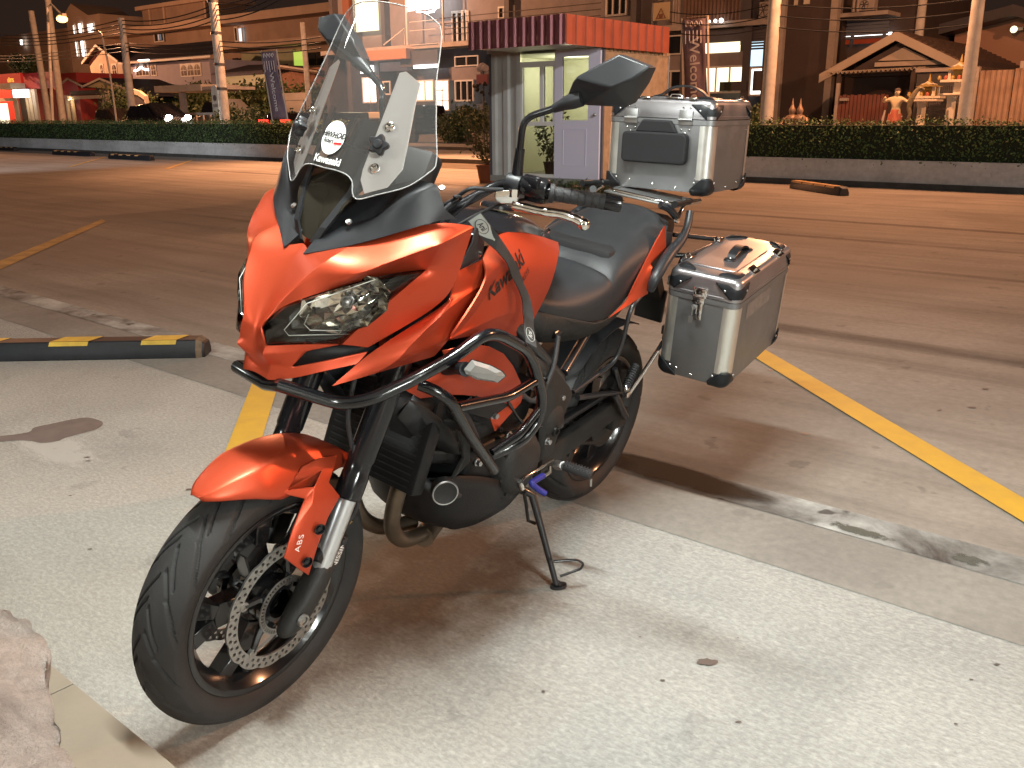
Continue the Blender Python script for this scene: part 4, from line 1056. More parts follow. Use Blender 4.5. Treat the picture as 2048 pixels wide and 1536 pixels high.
for p in ((0.075,0.8778,1.0201), (0.128,0.5557,1.0615), (0.188,0.4163,1.0439)):
    tb.lathe([(.0001, .004), (.0055, .0035), (.0065, -.003)], 12, p, (.6, -.2, .75))
P_each('tank_bolt', tb, M_chr, smooth=50)
# dark inner tank and frame mass so nothing shows through
core = MB()
core.bx((-.10, .52, .86), (.10, .86, .95), .03); core.bx((-.09, .56, .60), (.09, .86, .86), .02); core.bx((-.13, .40, .86), (.13, .62, 1.0), .03)
P_('inner_frame', core, M_dark)
# black filler plate between the fairing corner and the tank
Vf = dict(a=(0.215,0.3571,1.1134), b=(0.215,0.3525,1.0834), c=(0.212,0.3314,1.0463), d=(0.205,0.326,1.0246), e=(0.196,0.3807,1.0282), f=(0.186,0.4364,1.0365), g=(0.17,0.4589,1.0603), h=(0.15,0.4971,1.0799))
panel('cowl_filler', Vf, ['a b g h', 'b c e f g', 'c d e'], M_blk, sub=0, solid=.004, bevel=.002, smooth=30)
# lower side cowl with the front indicator on it
Vl = dict(n0=(0.158,0.2484,0.7609), n1=(0.2,0.3354,0.8063), n2=(0.212,0.4051,0.8474), n3=(0.2,0.5536,0.8006), n4=(0.186,0.6612,0.6842), n5=(0.176,0.7078,0.6169), n6=(0.178,0.6767,0.6102), n7=(0.162,0.611,0.5528), n8=(0.158,0.5888,0.593), n9=(0.168,0.6576,0.6162), n10=(0.182,0.4719,0.699), n11=(0.172,0.3845,0.7187), n12=(0.15,0.3101,0.7225), m1=(0.19,0.4743,0.7192), n2b=(0.196,0.3143,0.8478))
panel('lower_cowl', Vl, ['n0 n1 n11 n12', 'n1 m1 n10 n11', 'n1 n2 n3 m1', 'n2b n2 n1', 'm1 n3 n4', 'm1 n4 n5 n9 n10', 'n9 n5 n6', 'n9 n6 n7 n8'], M_red, sub=1, solid=.004, creases=[('n0 n2b n2 n3 n4 n5 n6 n7 n8 n9 n10 n11 n12 n0', 1.), ('n1 m1 n4', .7), ('n6 n9', .9), ('n2 n1 n11', .5)])
bezel = MB(); bezel.prism([(0.181,0.4918,0.7207), (0.182,0.5322,0.7124), (0.178,0.4688,0.6839), (0.172,0.4479,0.6584), (0.158,0.5823,0.595), (0.168,0.6576,0.6162)], (-.012, 0, 0)); bezel.mirror(); P_each('cowl_louvre', bezel, M_blk2)
for s in (1, -1):
    # indicator: black stalk, dark base, faceted clear lens
    f = lambda p: Vector((p[0] * s, p[1], p[2]))
    st_ = MB(); st_.tube([f((0.205,0.3183,0.812)), f((0.25,0.2976,0.8298)), f((0.285,0.2794,0.8423))], [.018, .013, .016], 10)
    ind = P_('indicator', st_, M_blk, smooth=60)
    ring = [(0.292,0.2619,0.8488), (0.3,0.2743,0.8693), (0.318,0.3175,0.8521), (0.33,0.3451,0.8358), (0.332,0.358,0.8229), (0.322,0.3465,0.8075), (0.302,0.2949,0.8216), (0.292,0.2713,0.8361)]
    ring = [f(p) for p in ring]; c = sum(ring, Vector()) / 8; nrm = Vector((s * .45, -.88, .1)).normalized()
    l = MB(); r2 = [c + (p - c) * .66 + nrm * .010 for p in ring]
    l.add(ring + r2 + [c + nrm * .012], [(i, (i + 1) % 8, 8 + (i + 1) % 8, 8 + i) for i in range(8)] + [(8 + i, 8 + (i + 1) % 8, 16) for i in range(8)]); P_('indicator_lens', l, M_indl, ind, smooth=None)
    bsh = MB(); r3 = [c + (p - c) * 1.05 - nrm * .003 for p in ring]; r4 = [c + (p - c) * .7 - nrm * .022 for p in ring]
    bsh.add(r3 + r4, [(i, (i + 1) % 8, 8 + (i + 1) % 8, 8 + i) for i in range(8)] + [tuple(range(8, 16)), tuple(range(8))]); P_('indicator_shell', bsh, M_blk, ind, smooth=30)
# tank lettering
dec = lettering('Kawasaki', .054, (0.21,0.5438,0.9806), V((0.19,0.6341,0.9999)) - V((0.215,0.4747,0.9553)), V((0.2,0.4883,0.9638)) - V((0.2,0.509,0.9376)), M_blkp, tank, bold=.0012)
wrap_decal(dec, tank, (-1, .2, -.15), .0012)
dec = lettering('VERSYS', .020, (0.19,0.6323,0.955), V((0.18,0.6616,0.9576)) - V((0.18,0.6355,0.9422)), V((0.2,0.4883,0.9638)) - V((0.2,0.509,0.9376)), M_blkp, tank, shear=.2)
wrap_decal(dec, tank, (-1, .2, -.15), .0012)

# ---------------------------------------------------------------- seat and tail
def seat():
    # sections along Y: (y, half-width top, z top centre, crown, half-width bottom, z bottom)
    S = [(.80, .040, .905, .006, .110, .820), (.84, .075, .892, .008, .132, .812), (.90, .105, .880, .010, .146, .795), (.97, .135, .873, .012, .158, .775), (1.04, .155, .877, .014, .166, .762), (1.085, .162, .890, .014, .171, .757), (1.108, .164, .900, .012, .173, .758), (1.116, .162, .890, .010, .173, .760), (1.124, .165, .908, .012, .174, .762), (1.16, .167, .930, .012, .175, .774), (1.21, .168, .955, .014, .178, .802), (1.28, .166, .978, .016, .180, .850), (1.36, .162, .996, .018, .174, .905), (1.44, .150, 1.014, .018, .160, .950), (1.50, .128, 1.024, .014, .140, .975), (1.535, .095, 1.018, .010, .108, .985)]
    mb = MB(); rows = []
    for y, wt, zt, cr, wb, zb in S:
        R = []
        for x, z in ((0, zt), (wt * .45, zt - cr * .2), (wt * .80, zt - cr * .9), (wt, zt - cr * 2.4), (wt * .55 + wb * .48, zt * .68 + zb * .32 - cr), (wb, zt * .35 + zb * .65), (wb * .97, zb)):
            R.append((x, y + (.012 if z == zt else 0), z))
        rows.append([(-x, y_, z) for x, y_, z in reversed(R[1:])] + R)
    m = len(rows[0]); mb.v = [p for r in rows for p in r]
    mb.f = [(i * m + j, i * m + j + 1, (i + 1) * m + j + 1, (i + 1) * m + j) for i in range(len(S) - 1) for j in range(m - 1)]
    mb.f += [tuple(range(m)), tuple(range((len(S) - 1) * m, len(S) * m))]
    se = P_('seat', mb, M_seat, sub=2, smooth=180)
seat()
ub = panel('seat_base', dict(a=(.112, .78, .83), b=(.148, .90, .795), c=(.17, 1.04, .757), d=(.176, 1.12, .750), e=(.15, 1.12, .70), f=(.12, .95, .70), g=(.10, .78, .74), h=(.18, 1.22, .80), i=(.14, 1.25, .74)), ['a b f g', 'b c d e f', 'd h i e'], M_eng2, sub=1, solid=.004)
Vr = dict(a=(0.172,1.3929,1.001), b=(0.178,1.4115,0.9483), c=(0.182,1.4091,0.9312), d=(0.196,1.3026,0.8913), e=(0.2,1.287,0.8615), f=(0.2,1.2977,0.8107), g=(0.198,1.2127,0.8005), h=(0.176,1.1117,0.7623), i=(0.185,1.1928,0.804), j=(0.188,1.2333,0.8711), k=(0.184,1.2686,0.8901), l=(0.178,1.3184,0.9415), m=(0.19,1.2518,0.8703), n=(0.188,1.3028,0.8982))
for s in (1, -1): panel('tail_panel', {k_: (v_[0] * s, v_[1], v_[2] - (.035 if s < 0 else 0)) for k_, v_ in Vr.items()}, ['a b l', 'b c n l', 'l n m j', 'n d e m', 'j m i', 'm e f g i', 'i g h'], M_red, sym=False, sub=2, solid=.004, creases=[('a b c d e f g h i j l a', .9), ('n m i', .6), ('l n', .3)])
blk = MB(); blk.bx((-.13, 1.15, .80), (.13, 1.58, .945), .03); blk.bx((-.10, 1.50, .86), (.10, 1.66, .99), .03); P_('tail_tray', blk, M_blk2)
for s in (1, -1):
    f = lambda p: (p[0] * s, p[1], p[2])
    gr = MB(); gr.tube(spline([f(p) for p in ((0.205,1.2963,0.8221), (0.212,1.3019,0.8624), (0.205,1.3814,0.9159), (0.195,1.4794,0.9505), (0.185,1.5327,0.9858), (0.172,1.5639,1.0282))], 6), [.0125 + .006 * math.sin(PI * min(1, i / 22)) for i in range(31)], 12)
    P_('grab_rail', gr, M_blk, smooth=60)
    cv = MB(); cv.prism([f(p) for p in ((0.165,1.4233,0.9805), (0.165,1.4781,0.9685), (0.17,1.4763,0.9326), (0.175,1.4291,0.9271))], (-s * .02, 0, 0)); P_('rail_cover', cv, M_blk, bevel=.003)
    sr = MB(); sr.tube(spline([f(p) for p in ((0.12,1.4452,1.0504), (0.14,1.4707,1.0404), (0.155,1.4994,1.0165))], 5), .012, 8); P_('rear_spoiler', sr, M_blk)
    rk = MB(); rk.tube(fillet([f(p) for p in ((0.16,1.5012,1.0052), (0.158,1.5255,1.0328), (0.15,1.5592,1.0476), (0.15,1.5491,1.0691))], .02), .0065, 10); rk.lathe([(.0001, .007), (.008, .006), (.008, -.006)], 12, f((0.166,1.4877,1.0065)), (s, -.3, 0)); P_('rack_stay', rk, M_chr, smooth=60)
    rb_ = MB(); rb_.cyl(f((0.165,1.4498,1.0598)), f((0.15,1.5943,1.0552)), .011, 12); P_('rack_mount', rb_, M_eng, smooth=40)
rp_ = MB()
rp_.bx((-.12, 1.52, 1.036), (.12, 1.74, 1.042), .002)
P_('rack_plate', rp_, M_alud)
re = MB(); re.tube(fillet([(-.125, 1.74, 1.040), (-.125, 1.60, 1.040), (-.10, 1.53, 1.045), (.10, 1.53, 1.045), (.125, 1.60, 1.040), (.125, 1.74, 1.040)], .04), .008, 10); P_('rack_rail', re, M_chr, smooth=60)
mg = MB(); mg.prism([(-.07, 1.58, .84), (-.04, 1.78, .66), (.04, 1.78, .66), (.07, 1.58, .84)], (0, .03, .02)); mg.bx((-.055, 1.78, .58), (.055, 1.795, .70), .006); mg.bx((-.06, 1.55, .74), (.06, 1.70, .86), .02); P_('number_plate_holder', mg, M_blk2)
tl = MB(); tl.bx((-.06, 1.66, .90), (.06, 1.69, .95), .01); P_('tail_light', tl, mat('red_lens', (.35, .01, .01), .15))

# ---------------------------------------------------------------- handlebar, controls, mirrors
hb = MB()
L_ = [(.03, .40, 1.095), (.09, .425, 1.115), (0.15,0.5167,1.1795), (0.195,0.5219,1.1851), (0.27,0.5386,1.1821), (0.368,0.6006,1.1788)]
L_ = [V(p) for p in L_]
hb.tube(fillet([(-p.x, p.y, p.z) for p in reversed(L_)] + L_, .05), .0112, 12)
bar = P_('handlebar', hb, M_gloss, smooth=60)
cl = MB()
for s in (1, -1): cl.box((s * .05, .405, 1.09), (.036, .05, .06), None, .006)
P_each('bar_clamp', cl, M_eng, smooth=40)
for s in (1, -1):
    f = lambda p: Vector((p[0] * s, p[1], p[2]))
    a, b, e = f((0.268,0.5362,1.1824)), f((0.369,0.6019,1.1787)), f((0.405,0.629,1.1777))
    d = (b - a).normalized(); n_ = (b - a).length
    gp = MB(); prof = [(.0112, 0), (.0205, .001), (.0205, .010), (.0158, .012)]
    k = 26
    for i in range(k):
        h = .014 + (n_ - .02) * i / k
        prof += [(.0162, h), (.0162 if i % 4 else .0150, h + .001)]
    prof += [(.0175, n_ - .004), (.0175, n_), (.011, n_)]
    gp.lathe(prof, 24, a, d)
    for i in range(7):                               # raised chevron ribs round the grip
        for j in range(4):
            an = PI / 2 * j + .5 * (i % 2); u_ = d.orthogonal().normalized(); w_ = d.cross(u_)
            p0 = a + d * (.025 + i * .013); q0 = p0 + d * .009
            gp.tube([p0 + (u_ * math.cos(an) + w_ * math.sin(an)) * .0162, q0 + (u_ * math.cos(an + .5) + w_ * math.sin(an + .5)) * .0162], .0011, 5)
    P_('grip', gp, M_rubber, bar, smooth=40)
    be = MB(); be.lathe([(.001, 0), (.0165, 0), (.0172, .002), (.0172, .034), (.0160, .037), (.001, .037)], 24, b, d); P_('bar_end', be, M_gloss, bar, smooth=35)
    c0, c1 = f((0.208,0.5228,1.1905)), f((0.264,0.5369,1.1868))
    sw_ = MB(); D = (c1 - c0).normalized(); sw_.lathe([(.001, 0), (.020, 0), (.0225, .003), (.0235, (c1 - c0).length * .5), (.0225, (c1 - c0).length - .003), (.020, (c1 - c0).length), (.001, (c1 - c0).length)], 20, c0, D)
    mid = (c0 + c1) / 2
    sw_.box(mid + Vector((0, .012, -.016)), (.050, .034, .036), None, .007); sw_.box(mid + Vector((0, -.016, .010)), (.040, .014, .024), None, .004)
    P_('switch_housing', sw_, M_gloss, bar, smooth=40)
    sb = MB(); sb.lathe([(.0001, .003), (.004, .002), (.0055, -.002)], 12, mid + Vector((s * .01, -.012, .021)), (0, -.4, .9)); sb.box(mid + Vector((s * .004, .028, .006)), (.014, .01, .01), None, .002); P_('switch_button', sb, M_blk, bar, smooth=40)
    # clamp and mirror stem
    m0, m1 = f((0.19,0.5155,1.1874)), f((0.192,0.5221,1.2036))
    stem = [f((0.193,0.5183,1.1952)), f((0.194,0.5164,1.2277)), f((0.196,0.5134,1.2628))]
    pc = MB(); pc.lathe([(.001, -.016), (.021, -.016), (.022, -.012), (.022, .012), (.021, .016), (.001, .016)], 18, m0, D); pc.tube([m0, f((0.19,0.5099,1.201))], [.018, .016], 10); P_('lever_clamp', pc, M_blk, bar, smooth=40)
    ms = MB(); ms.tube([stem[0], f((0.193,0.5186,1.2128)), stem[1], stem[2]], [.014, .0125, .0115, .0105], 14)
    arm = fillet([stem[2], f((0.198,0.5081,1.3001)), f((0.2,0.5099,1.3201)), f((0.212,0.5172,1.3344)), f((0.256,0.5287,1.3549)), f((0.284,0.5303,1.3714))], .03)
    ms.tube(arm, .0075, 12);
    mr_ = P_('mirror_stem', ms, M_gloss, bar, smooth=50)
    sh = dict(A=(0.385,0.5287,1.4776), B=(0.452,0.5414,1.4632), Ba=(0.44,0.5476,1.4331), C=(0.412,0.5566,1.3885), C2=(0.405,0.5568,1.384), D=(0.318,0.5394,1.3716), E=(0.288,0.5289,1.376), F=(0.285,0.5248,1.3849), G=(0.3,0.5125,1.4134), H=(0.308,0.5153,1.4263))
    fr = {k_: Vector((p[0], p[1] - .0, p[2])) for k_, p in sh.items()}
    rg = {'R1': (0.39,0.5131,1.4153), 'R2': (0.326,0.5357,1.3936), 'R3': (0.43,0.519,1.4362)}
    allv = {k_: (v.x, v.y, v.z) for k_, v in fr.items()}
    allv.update(rg)
    hp = dict(allv)
    glass = [Vector(hp[k_]) + Vector((0, .028, .0)) for k_ in ('A', 'B', 'Ba', 'C', 'D', 'F', 'H')]
    mo = MB()
    names = list(hp); vs = [f(hp[k_]) for k_ in names] + [f(tuple(g_)) for g_ in glass]
    ix = {k_: i for i, k_ in enumerate(names)}
    F_ = ['A R3 B', 'A R1 R3', 'A H R1', 'H G R2 R1', 'G F R2', 'F E R2', 'E D R2', 'R2 D R1', 'R1 D C2', 'R1 C2 C R3', 'R3 C Ba', 'R3 Ba B']
    gi = {k_: len(names) + i for i, k_ in enumerate(('A', 'B', 'Ba', 'C', 'D', 'F', 'H'))}
    fs = [tuple(ix[q] for q in w.split()) for w in F_]
    lp = ['A', 'B', 'Ba', 'C', 'D', 'F', 'H']
    fs += [(ix['A'], ix['B'], gi['B'], gi['A']), (ix['B'], ix['Ba'], gi['Ba'], gi['B']), (ix['Ba'], ix['C'], gi['C'], gi['Ba']), (ix['C'], ix['C2'], ix['D'], gi['D'], gi['C']), (ix['D'], ix['E'], ix['F'], gi['F'], gi['D']), (ix['F'], ix['G'], ix['H'], gi['H'], gi['F']), (ix['H'], ix['A'], gi['A'], gi['H'])]
    mo.add(vs, fs)
    P_('mirror_shell', mo, M_blk, mr_, bevel=.004, seg=3, smooth=30)
    mg_ = MB(); cc_ = sum(glass, Vector()) / 7; mg_.quad(*[f(tuple(cc_ + (g_ - cc_) * .93 + Vector((0, .003, 0)))) for g_ in glass]); P_('mirror_glass', mg_, M_chr, mr_, smooth=None)
    nk = MB(); nk.tube([f((0.256,0.5287,1.3549)), f((0.276,0.5312,1.3661)), f((0.296,0.531,1.3758)), f((0.315,0.5352,1.384))], [.009, .0125, .017, .016], 12); P_('mirror_neck', nk, M_blk, mr_, smooth=60)
# left clutch lever, silver with ball end
pv = MB()
pp = [(0.172,0.4939,1.1655), (0.198,0.5097,1.1732), (0.212,0.5276,1.1673), (0.21,0.5335,1.1545), (0.18,0.5094,1.1487), (0.17,0.5012,1.1563)]
pv.prism([V(p) + Vector((0, -.022, -.006)) for p in pp], (0, .0, .012)); lev = P_('clutch_lever', pv, M_chr, bar, bevel=.003)
lv = MB(); lv.tube(spline([V(p) + Vector((0, -.02, 0)) for p in ((0.2,0.5273,1.1443), (0.222,0.5395,1.1417), (0.255,0.5573,1.1394), (0.292,0.5798,1.1392), (0.318,0.5985,1.1322), (0.334,0.6071,1.1249))], 6), [.0105, .0105, .0105, .0105, .010, .0095] * 5 + [.008], 10)
lv.ball(V((0.336,0.6085,1.1234)) + Vector((0, -.02, 0)), .0135, 16); P_('lever_blade', lv, M_chr, lev, smooth=60)
pb = MB(); pb.lathe([(.0001, .012), (.011, .012), (.012, .009), (.012, -.006)], 6, V((0.203,0.5188,1.1706)) + Vector((0, -.02, 0)), (0, -.15, 1)); P_('lever_pivot', pb, M_chr, lev, smooth=30)
lvr = MB(); lvr.tube(spline([Vector((-x, y, z)) for x, y, z in [tuple(V(p) + Vector((0, -.02, 0))) for p in ((0.2,0.5273,1.1443), (0.255,0.5573,1.1394), (0.318,0.5985,1.1322), (0.334,0.6071,1.1249))]], 6), .007, 10); P_('brake_lever', lvr, M_chr, bar, smooth=60)
rs = MB(); rs.lathe([(.001, 0), (.02, 0), (.022, .004), (.022, .04), (.018, .044), (.001, .044)], 18, (-.20, .38, 1.165), (0, -.1, 1)); P_('fluid_reservoir', rs, mat('reservoir_plastic', (.75, .72, .62), .3), bar, smooth=40)
cb_ = MB()
for pts, r in (([(0.185,0.518,1.173), (0.16,0.4658,1.1731), (0.14,0.4288,1.1731), (0.11,0.4238,1.1499), (0.1,0.4109,1.1312), (.07, .34, 1.06)], .0045), ([(0.18,0.5049,1.1699), (0.15,0.4657,1.1667), (0.12,0.4516,1.1379), (.06, .40, 1.05)], .004), ([(0.25,0.5569,1.1684), (0.15,0.5238,1.1322), (.05, .45, 1.05)], .0035), ([(.02, .36, 1.08), (0.1,0.4143,1.1397), (0.12,0.4009,1.1537), (0.11,0.4301,1.1405), (.04, .38, 1.06)], .0035)):
    cb_.tube(spline(pts, 6), r, 8)
P_('control_cable', cb_, M_rubber, bar, smooth=60)

# ---------------------------------------------------------------- crash bars
cbm = MB()
F0 = [(0, .006, .786), (0.06,-0.0152,0.8093), (0.125,0.0859,0.7632), (0.175,0.1179,0.7809), (0.222,0.2023,0.8231), (0.245,0.2855,0.8545), (0.266,0.3596,0.8969), (0.268,0.4115,0.8854), (0.268,0.532,0.8244), (0.268,0.5808,0.7721), (0.266,0.6454,0.6652), (0.262,0.6485,0.6125), (0.255,0.605,0.5685), (0.24,0.5614,0.5536), (0.215,0.5279,0.5337)]
F0 = [V(p) for p in F0]
left = fillet(F0[1:], .035, 5)
full = [Vector((-p.x, p.y, p.z)) for p in reversed(left)] + [F0[0]] + left
cbm.tube(full, .0138, 14)
crash = P_('crash_bar', cbm, M_bar, smooth=60)
for s in (1, -1):
    f = lambda p: (p[0] * s, p[1], p[2])
    c2 = MB()
    c2.tube(fillet([f(p) for p in ((0.195,0.2433,0.7883), (0.225,0.2597,0.781), (0.25,0.2846,0.7598), (0.252,0.3587,0.6638), (0.245,0.4991,0.5147))], .03), .0128, 12)
    c2.tube(fillet([f(p) for p in ((0.248,0.3161,0.7336), (0.262,0.4951,0.7145), (0.266,0.5942,0.7297))], .03), .0118, 12)
    c2.tube(fillet([f(p) for p in ((0.235,0.495,0.5602), (0.256,0.5733,0.5906), (0.258,0.5979,0.6069), (0.264,0.6436,0.6457))], .03), .010, 10)
    P_('crash_bar_brace', c2, M_bar, smooth=60)
    c3 = MB(); c3.prism([f(p) for p in ((0.22,0.3647,0.6573), (0.22,0.4215,0.6068), (0.21,0.4461,0.5425), (0.19,0.4132,0.4966), (0.2,0.4356,0.5497), (0.21,0.4092,0.596))], (-s * .012, 0, 0)); P_('bar_bracket', c3, M_eng2, bevel=.003)

# ---------------------------------------------------------------- engine, radiator, exhaust
en = MB()
en.bx((-.15, .52, .33), (.15, .90, .52), .03); en.bx((-.13, .56, .50), (.13, .84, .64), .03); en.box((0, .53, .60), (.24, .20, .26), Matrix.Rotation(-.35, 4, 'X'), .02); en.bx((-.12, .55, .25), (.12, .82, .36), .03)
eng = P_('engine', en, M_eng, bevel=.004)
fin = MB()
for i in range(7): fin.box((0, .49 + .018 * i * .35, .52 + .026 * i), (.26, .21, .006), Matrix.Rotation(-.35, 4, 'X'))
P_('cooling_fin', fin, M_eng2, eng, smooth=None)
for s in (1, -1):
    co = MB(); co.lathe([(.001, .052), (.055, .050), (.078, .040), (.092, .022), (.096, 0)], 32, (s * .145, .74, .42), (s, 0, 0))
    for k in range(8):
        a = 2 * PI * k / 8 + .2; co.lathe([(.0001, .030), (.006, .030), (.006, .01)], 8, (s * .145, .74 + .09 * math.cos(a), .42 + .09 * math.sin(a)), (s, 0, 0))
    P_('engine_cover', co, M_eng2, eng, smooth=40)
    c4 = MB(); c4.lathe([(.001, .03), (.035, .028), (.05, .015), (.052, 0)], 24, (s * .15, .90, .50), (s, 0, 0)); P_('sprocket_cover', c4, M_eng2, eng, smooth=40)
ra = MB(); ra.box((0, .375, .60), (.30, .045, .28), Matrix.Rotation(-.30, 4, 'X'), .008)
rad_o = P_('radiator', ra, M_eng)
rl = MB()
for i in range(16): rl.box((0, .352 + .0, .60) , (.26, .004, .003), Matrix.Rotation(-.30, 4, 'X'))
k_ = 0
for i in range(16):
    for j in range(8):
        v = rl.v[k_]; dz = (i - 7.5) * .015; rl.v[k_] = (v[0], v[1] + dz * .31, v[2] + dz); k_ += 1
P_('radiator_fin', rl, M_eng2, rad_o, smooth=None)
sc2 = panel('radiator_shroud', dict(a=(0.12,0.2385,0.7413), b=(0.15,0.3097,0.7253), c=(0.165,0.4329,0.6049), d=(0.15,0.4842,0.5293), e=(0.13,0.4552,0.5352), f=(0.1,0.3895,0.5721), g=(0.09,0.2835,0.6349)), ['a b f g', 'b c d e f'], M_blk2, sub=1, solid=.004)
lf = panel('shroud_fin', dict(a=(.150, .30, .745), b=(.140, .42, .66), c=(.130, .33, .615), d=(.125, .27, .68)), ['a b c d'], M_blk, sub=0, solid=.005)
ex = MB()
for s in (1, -1):
    ex.tube(spline([(s * .065, .475, .60), (s * .075, .40, .55), (s * .078, .355, .46), (s * .06, .36, .34), (s * .045, .43, .26), (s * .03, .56, .225)], 7), .0205, 14)
ex.tube(spline([(.04, .52, .225), (0, .62, .215), (-.05, .80, .215), (-.12, .95, .25)], 6), .028, 12)
P_('exhaust_header', ex, M_exh, smooth=60)
mu = MB(); mu.lathe([(.001, 0), (.05, .0), (.062, .03), (.062, .26), (.045, .32), (.001, .32)], 20, (-.135, .93, .25), (-.08, 1, .08)); P_('exhaust_silencer', mu, M_eng, smooth=40)
bp_ = panel('belly_pan', dict(a=(0.09,0.4407,0.3609), b=(0.125,0.5008,0.2822), c=(0.16,0.5895,0.2815), d=(0.175,0.6891,0.2996), e=(0.17,0.7738,0.3246), f=(0.175,0.6314,0.4187), g=(0.165,0.464,0.4836), h=(0.13,0.3989,0.4737), b0=(0, .48, .262), c0=(0, .62, .235), d0=(0, .76, .25), a0=(0, .41, .36), h0=(0, .38, .46)), ['a b g h', 'b c f g', 'c d e f', 'b0 c0 c b', 'c0 d0 d c', 'a0 b0 b a', 'h0 a0 a h'], M_eng, sub=2, solid=.004, creases=[('a b c d e', .6)])
of = MB(); cF = V((0.172,0.4088,0.46)); nF = Vector((.80, -.58, .0)).normalized(); of.lathe([(.0001, .006), (.026, .006), (.029, .008), (.0315, .006), (.0315, -.02)], 32, cF, nF); P_('oil_filter', of, M_eng2, smooth=40)
fr_ = MB()
fr_.lathe([(.029, .008), (.0315, .0085), (.033, .006), (.030, .005)], 32, cF, nF, closed=True); P_('filter_ring', fr_, M_alud, smooth=60)
for s in (1, -1):
    f = lambda p: (p[0] * s, p[1], p[2])
    fc = panel('frame_cover' , dict(a=f((0.155,0.7589,0.7243)), b=f((0.165,0.8247,0.6846)), c=f((0.168,0.9843,0.5727)), d=f((0.168,0.9811,0.5463)), e=f((0.172,0.9497,0.5201)), g=f((0.17,0.9271,0.4406)), h=f((0.165,0.9238,0.3838)), i=f((0.155,0.8694,0.3736)), j=f((0.168,0.8154,0.5107)), k=f((0.176,0.8246,0.5806)), l=f((0.17,0.7754,0.6594))), ['a b c l', 'l c d k', 'k d e j', 'j e g', 'j g h i'], M_eng2, sym=False, sub=1, solid=.006, creases=[('l k j', .6), ('a b c d e g h i', .8)])
    bo_ = MB()
    for p, r in (((0.174,0.7981,0.6505), .008), ((0.178,0.8958,0.4705), .014), ((0.17,0.618,0.5607), .006)):
        bo_.lathe([(.0001, .002), (r * .5, .002), (r * .55, .007), (r, .007), (r * 1.15, 0)], 16, f(p), (s, -.1, 0))
    P_each('frame_bolt', bo_, M_eng, smooth=40)
    t = MB(); t.tube([f((0.15,0.9429,0.6268)), f((0.13,1.0411,0.6699)), f((0.11,1.123,0.6976))], .013, 10); t.tube([(s * .10, .46, .98), (s * .14, .70, .80), (s * .15, .92, .62), (s * .14, .98, .45)], .017, 10); t.tube([(s * .12, .90, .74), (s * .12, 1.2, .80), (s * .10, 1.6, .90)], .013, 10); P_('frame_tube', t, M_frame, smooth=60)
    pr = MB(); pr.tube(fillet([f(p) for p in ((0.165,0.9909,0.5596), (0.175,1.0915,0.587), (0.182,1.1914,0.6084), (0.19,1.2059,0.6825), (0.196,1.2012,0.7827), (.19, 1.30, .82))], .04), .0068, 10); P_('case_rack_tube', pr, M_frame, smooth=60)
    ps = MB(); ps.tube([f(p) for p in ((0.195,1.2954,0.4748), (0.215,1.338,0.548), (0.235,1.3732,0.6227))], .0072, 10); P_('case_rack_strut', ps, M_chr, smooth=60)
    hg = MB(); hg.tube([f((0.16,1.2782,0.4753)), f((0.15,1.4154,0.35))], .012, 8); hg.tube([f((0.15,1.0518,0.5207)), f((0.155,1.2189,0.4897)), f((0.165,1.308,0.4757))], .009, 8); hg.tube([f((0.16,1.2454,0.5693)), f((0.165,1.3053,0.4831))], .008, 8); P_('peg_hanger', hg, M_frame, smooth=60)
    if s > 0:
        lo_ = MB(); lo_.tube(fillet([(.212, 1.46, .62), (.212, 1.47, .90), (.212, 1.84, .92), (.212, 1.84, .62), (.212, 1.46, .62)], .03), .008, 8); lo_.tube([(.212, 1.50, .905), (.16, 1.46, .90)], .008, 8); lo_.tube([(.212, 1.80, .92), (.10, 1.64, .93)], .008, 8); lo_.tube([(.212, 1.47, .64), (0.215,1.3452,0.5528)], .007, 8); P_('case_rack_frame', lo_, M_frame, smooth=60)
    # passenger peg folded up, rider peg out
    pa, pb_ = V(f((0.195,1.2734,0.5038))), V(f((0.185,1.3406,0.5642)))
    pg = MB(); pg.tube([pa, pb_], [.012, .0135], 12); pd = (pb_ - pa).normalized()
    for i in range(9): pg.lathe([(.0125, -.0016), (.0155, 0), (.0125, .0016)], 12, pa + pd * (.016 + .0085 * i), pd)
    P_('passenger_peg', pg, M_rubber, smooth=40)
    pe = MB(); pe.lathe([(.0001, .007), (.009, .006), (.012, .001), (.012, -.006)], 16, pa, -pd); pe.box(pa + Vector((s * .012, -.004, -.012)), (.012, .02, .02), None, .004); P_('peg_cap', pe, M_chr, smooth=40)
    qa, qb = V(f((0.235,0.8693,0.3937))), V(f((0.315,0.8886,0.3902)))
    rg_ = MB(); qd = (qb - qa).normalized(); ql = (qb - qa).length
    rg_.box((0, 0, 0), (ql, .030, .020), None, .006)
    for i in range(9): rg_.box((-ql / 2 + ql * (i + .7) / 9.6, 0, .0105), (.0036, .028, .004), None, .001)
    rot = qd.to_track_quat('X', 'Z').to_matrix().to_4x4()
    P_('rider_peg', rg_.xf(lambda v: rot @ v + (qa + qb) / 2), M_rubber, smooth=40)
    rm_ = MB(); rm_.tube([f((0.2,0.8966,0.3724)), qa], [.014, .012], 10); rm_.tube([qb + Vector((0, 0, -.012)), qb + Vector((s * .004, 0, -.034))], [.004, .0035], 8); rm_.box((0, 0, -.014), (ql, .022, .006), rot, .002)
    rm_.v = [tuple(v) for v in rm_.v]
    k0_ = len(rm_.v)
    P_('peg_mount', rm_, M_alud, smooth=40)
sa = MB()
for s in (1, -1):
    sa.box((s * .115, 1.18, .36), (.035, .50, .075), Matrix.Rotation(.10, 4, 'X'), .010)
    sa.box((s * .115, 1.43, .33), (.030, .10, .062), None, .010)
sa.bx((-.11, .94, .36), (.11, 1.06, .43), .015)
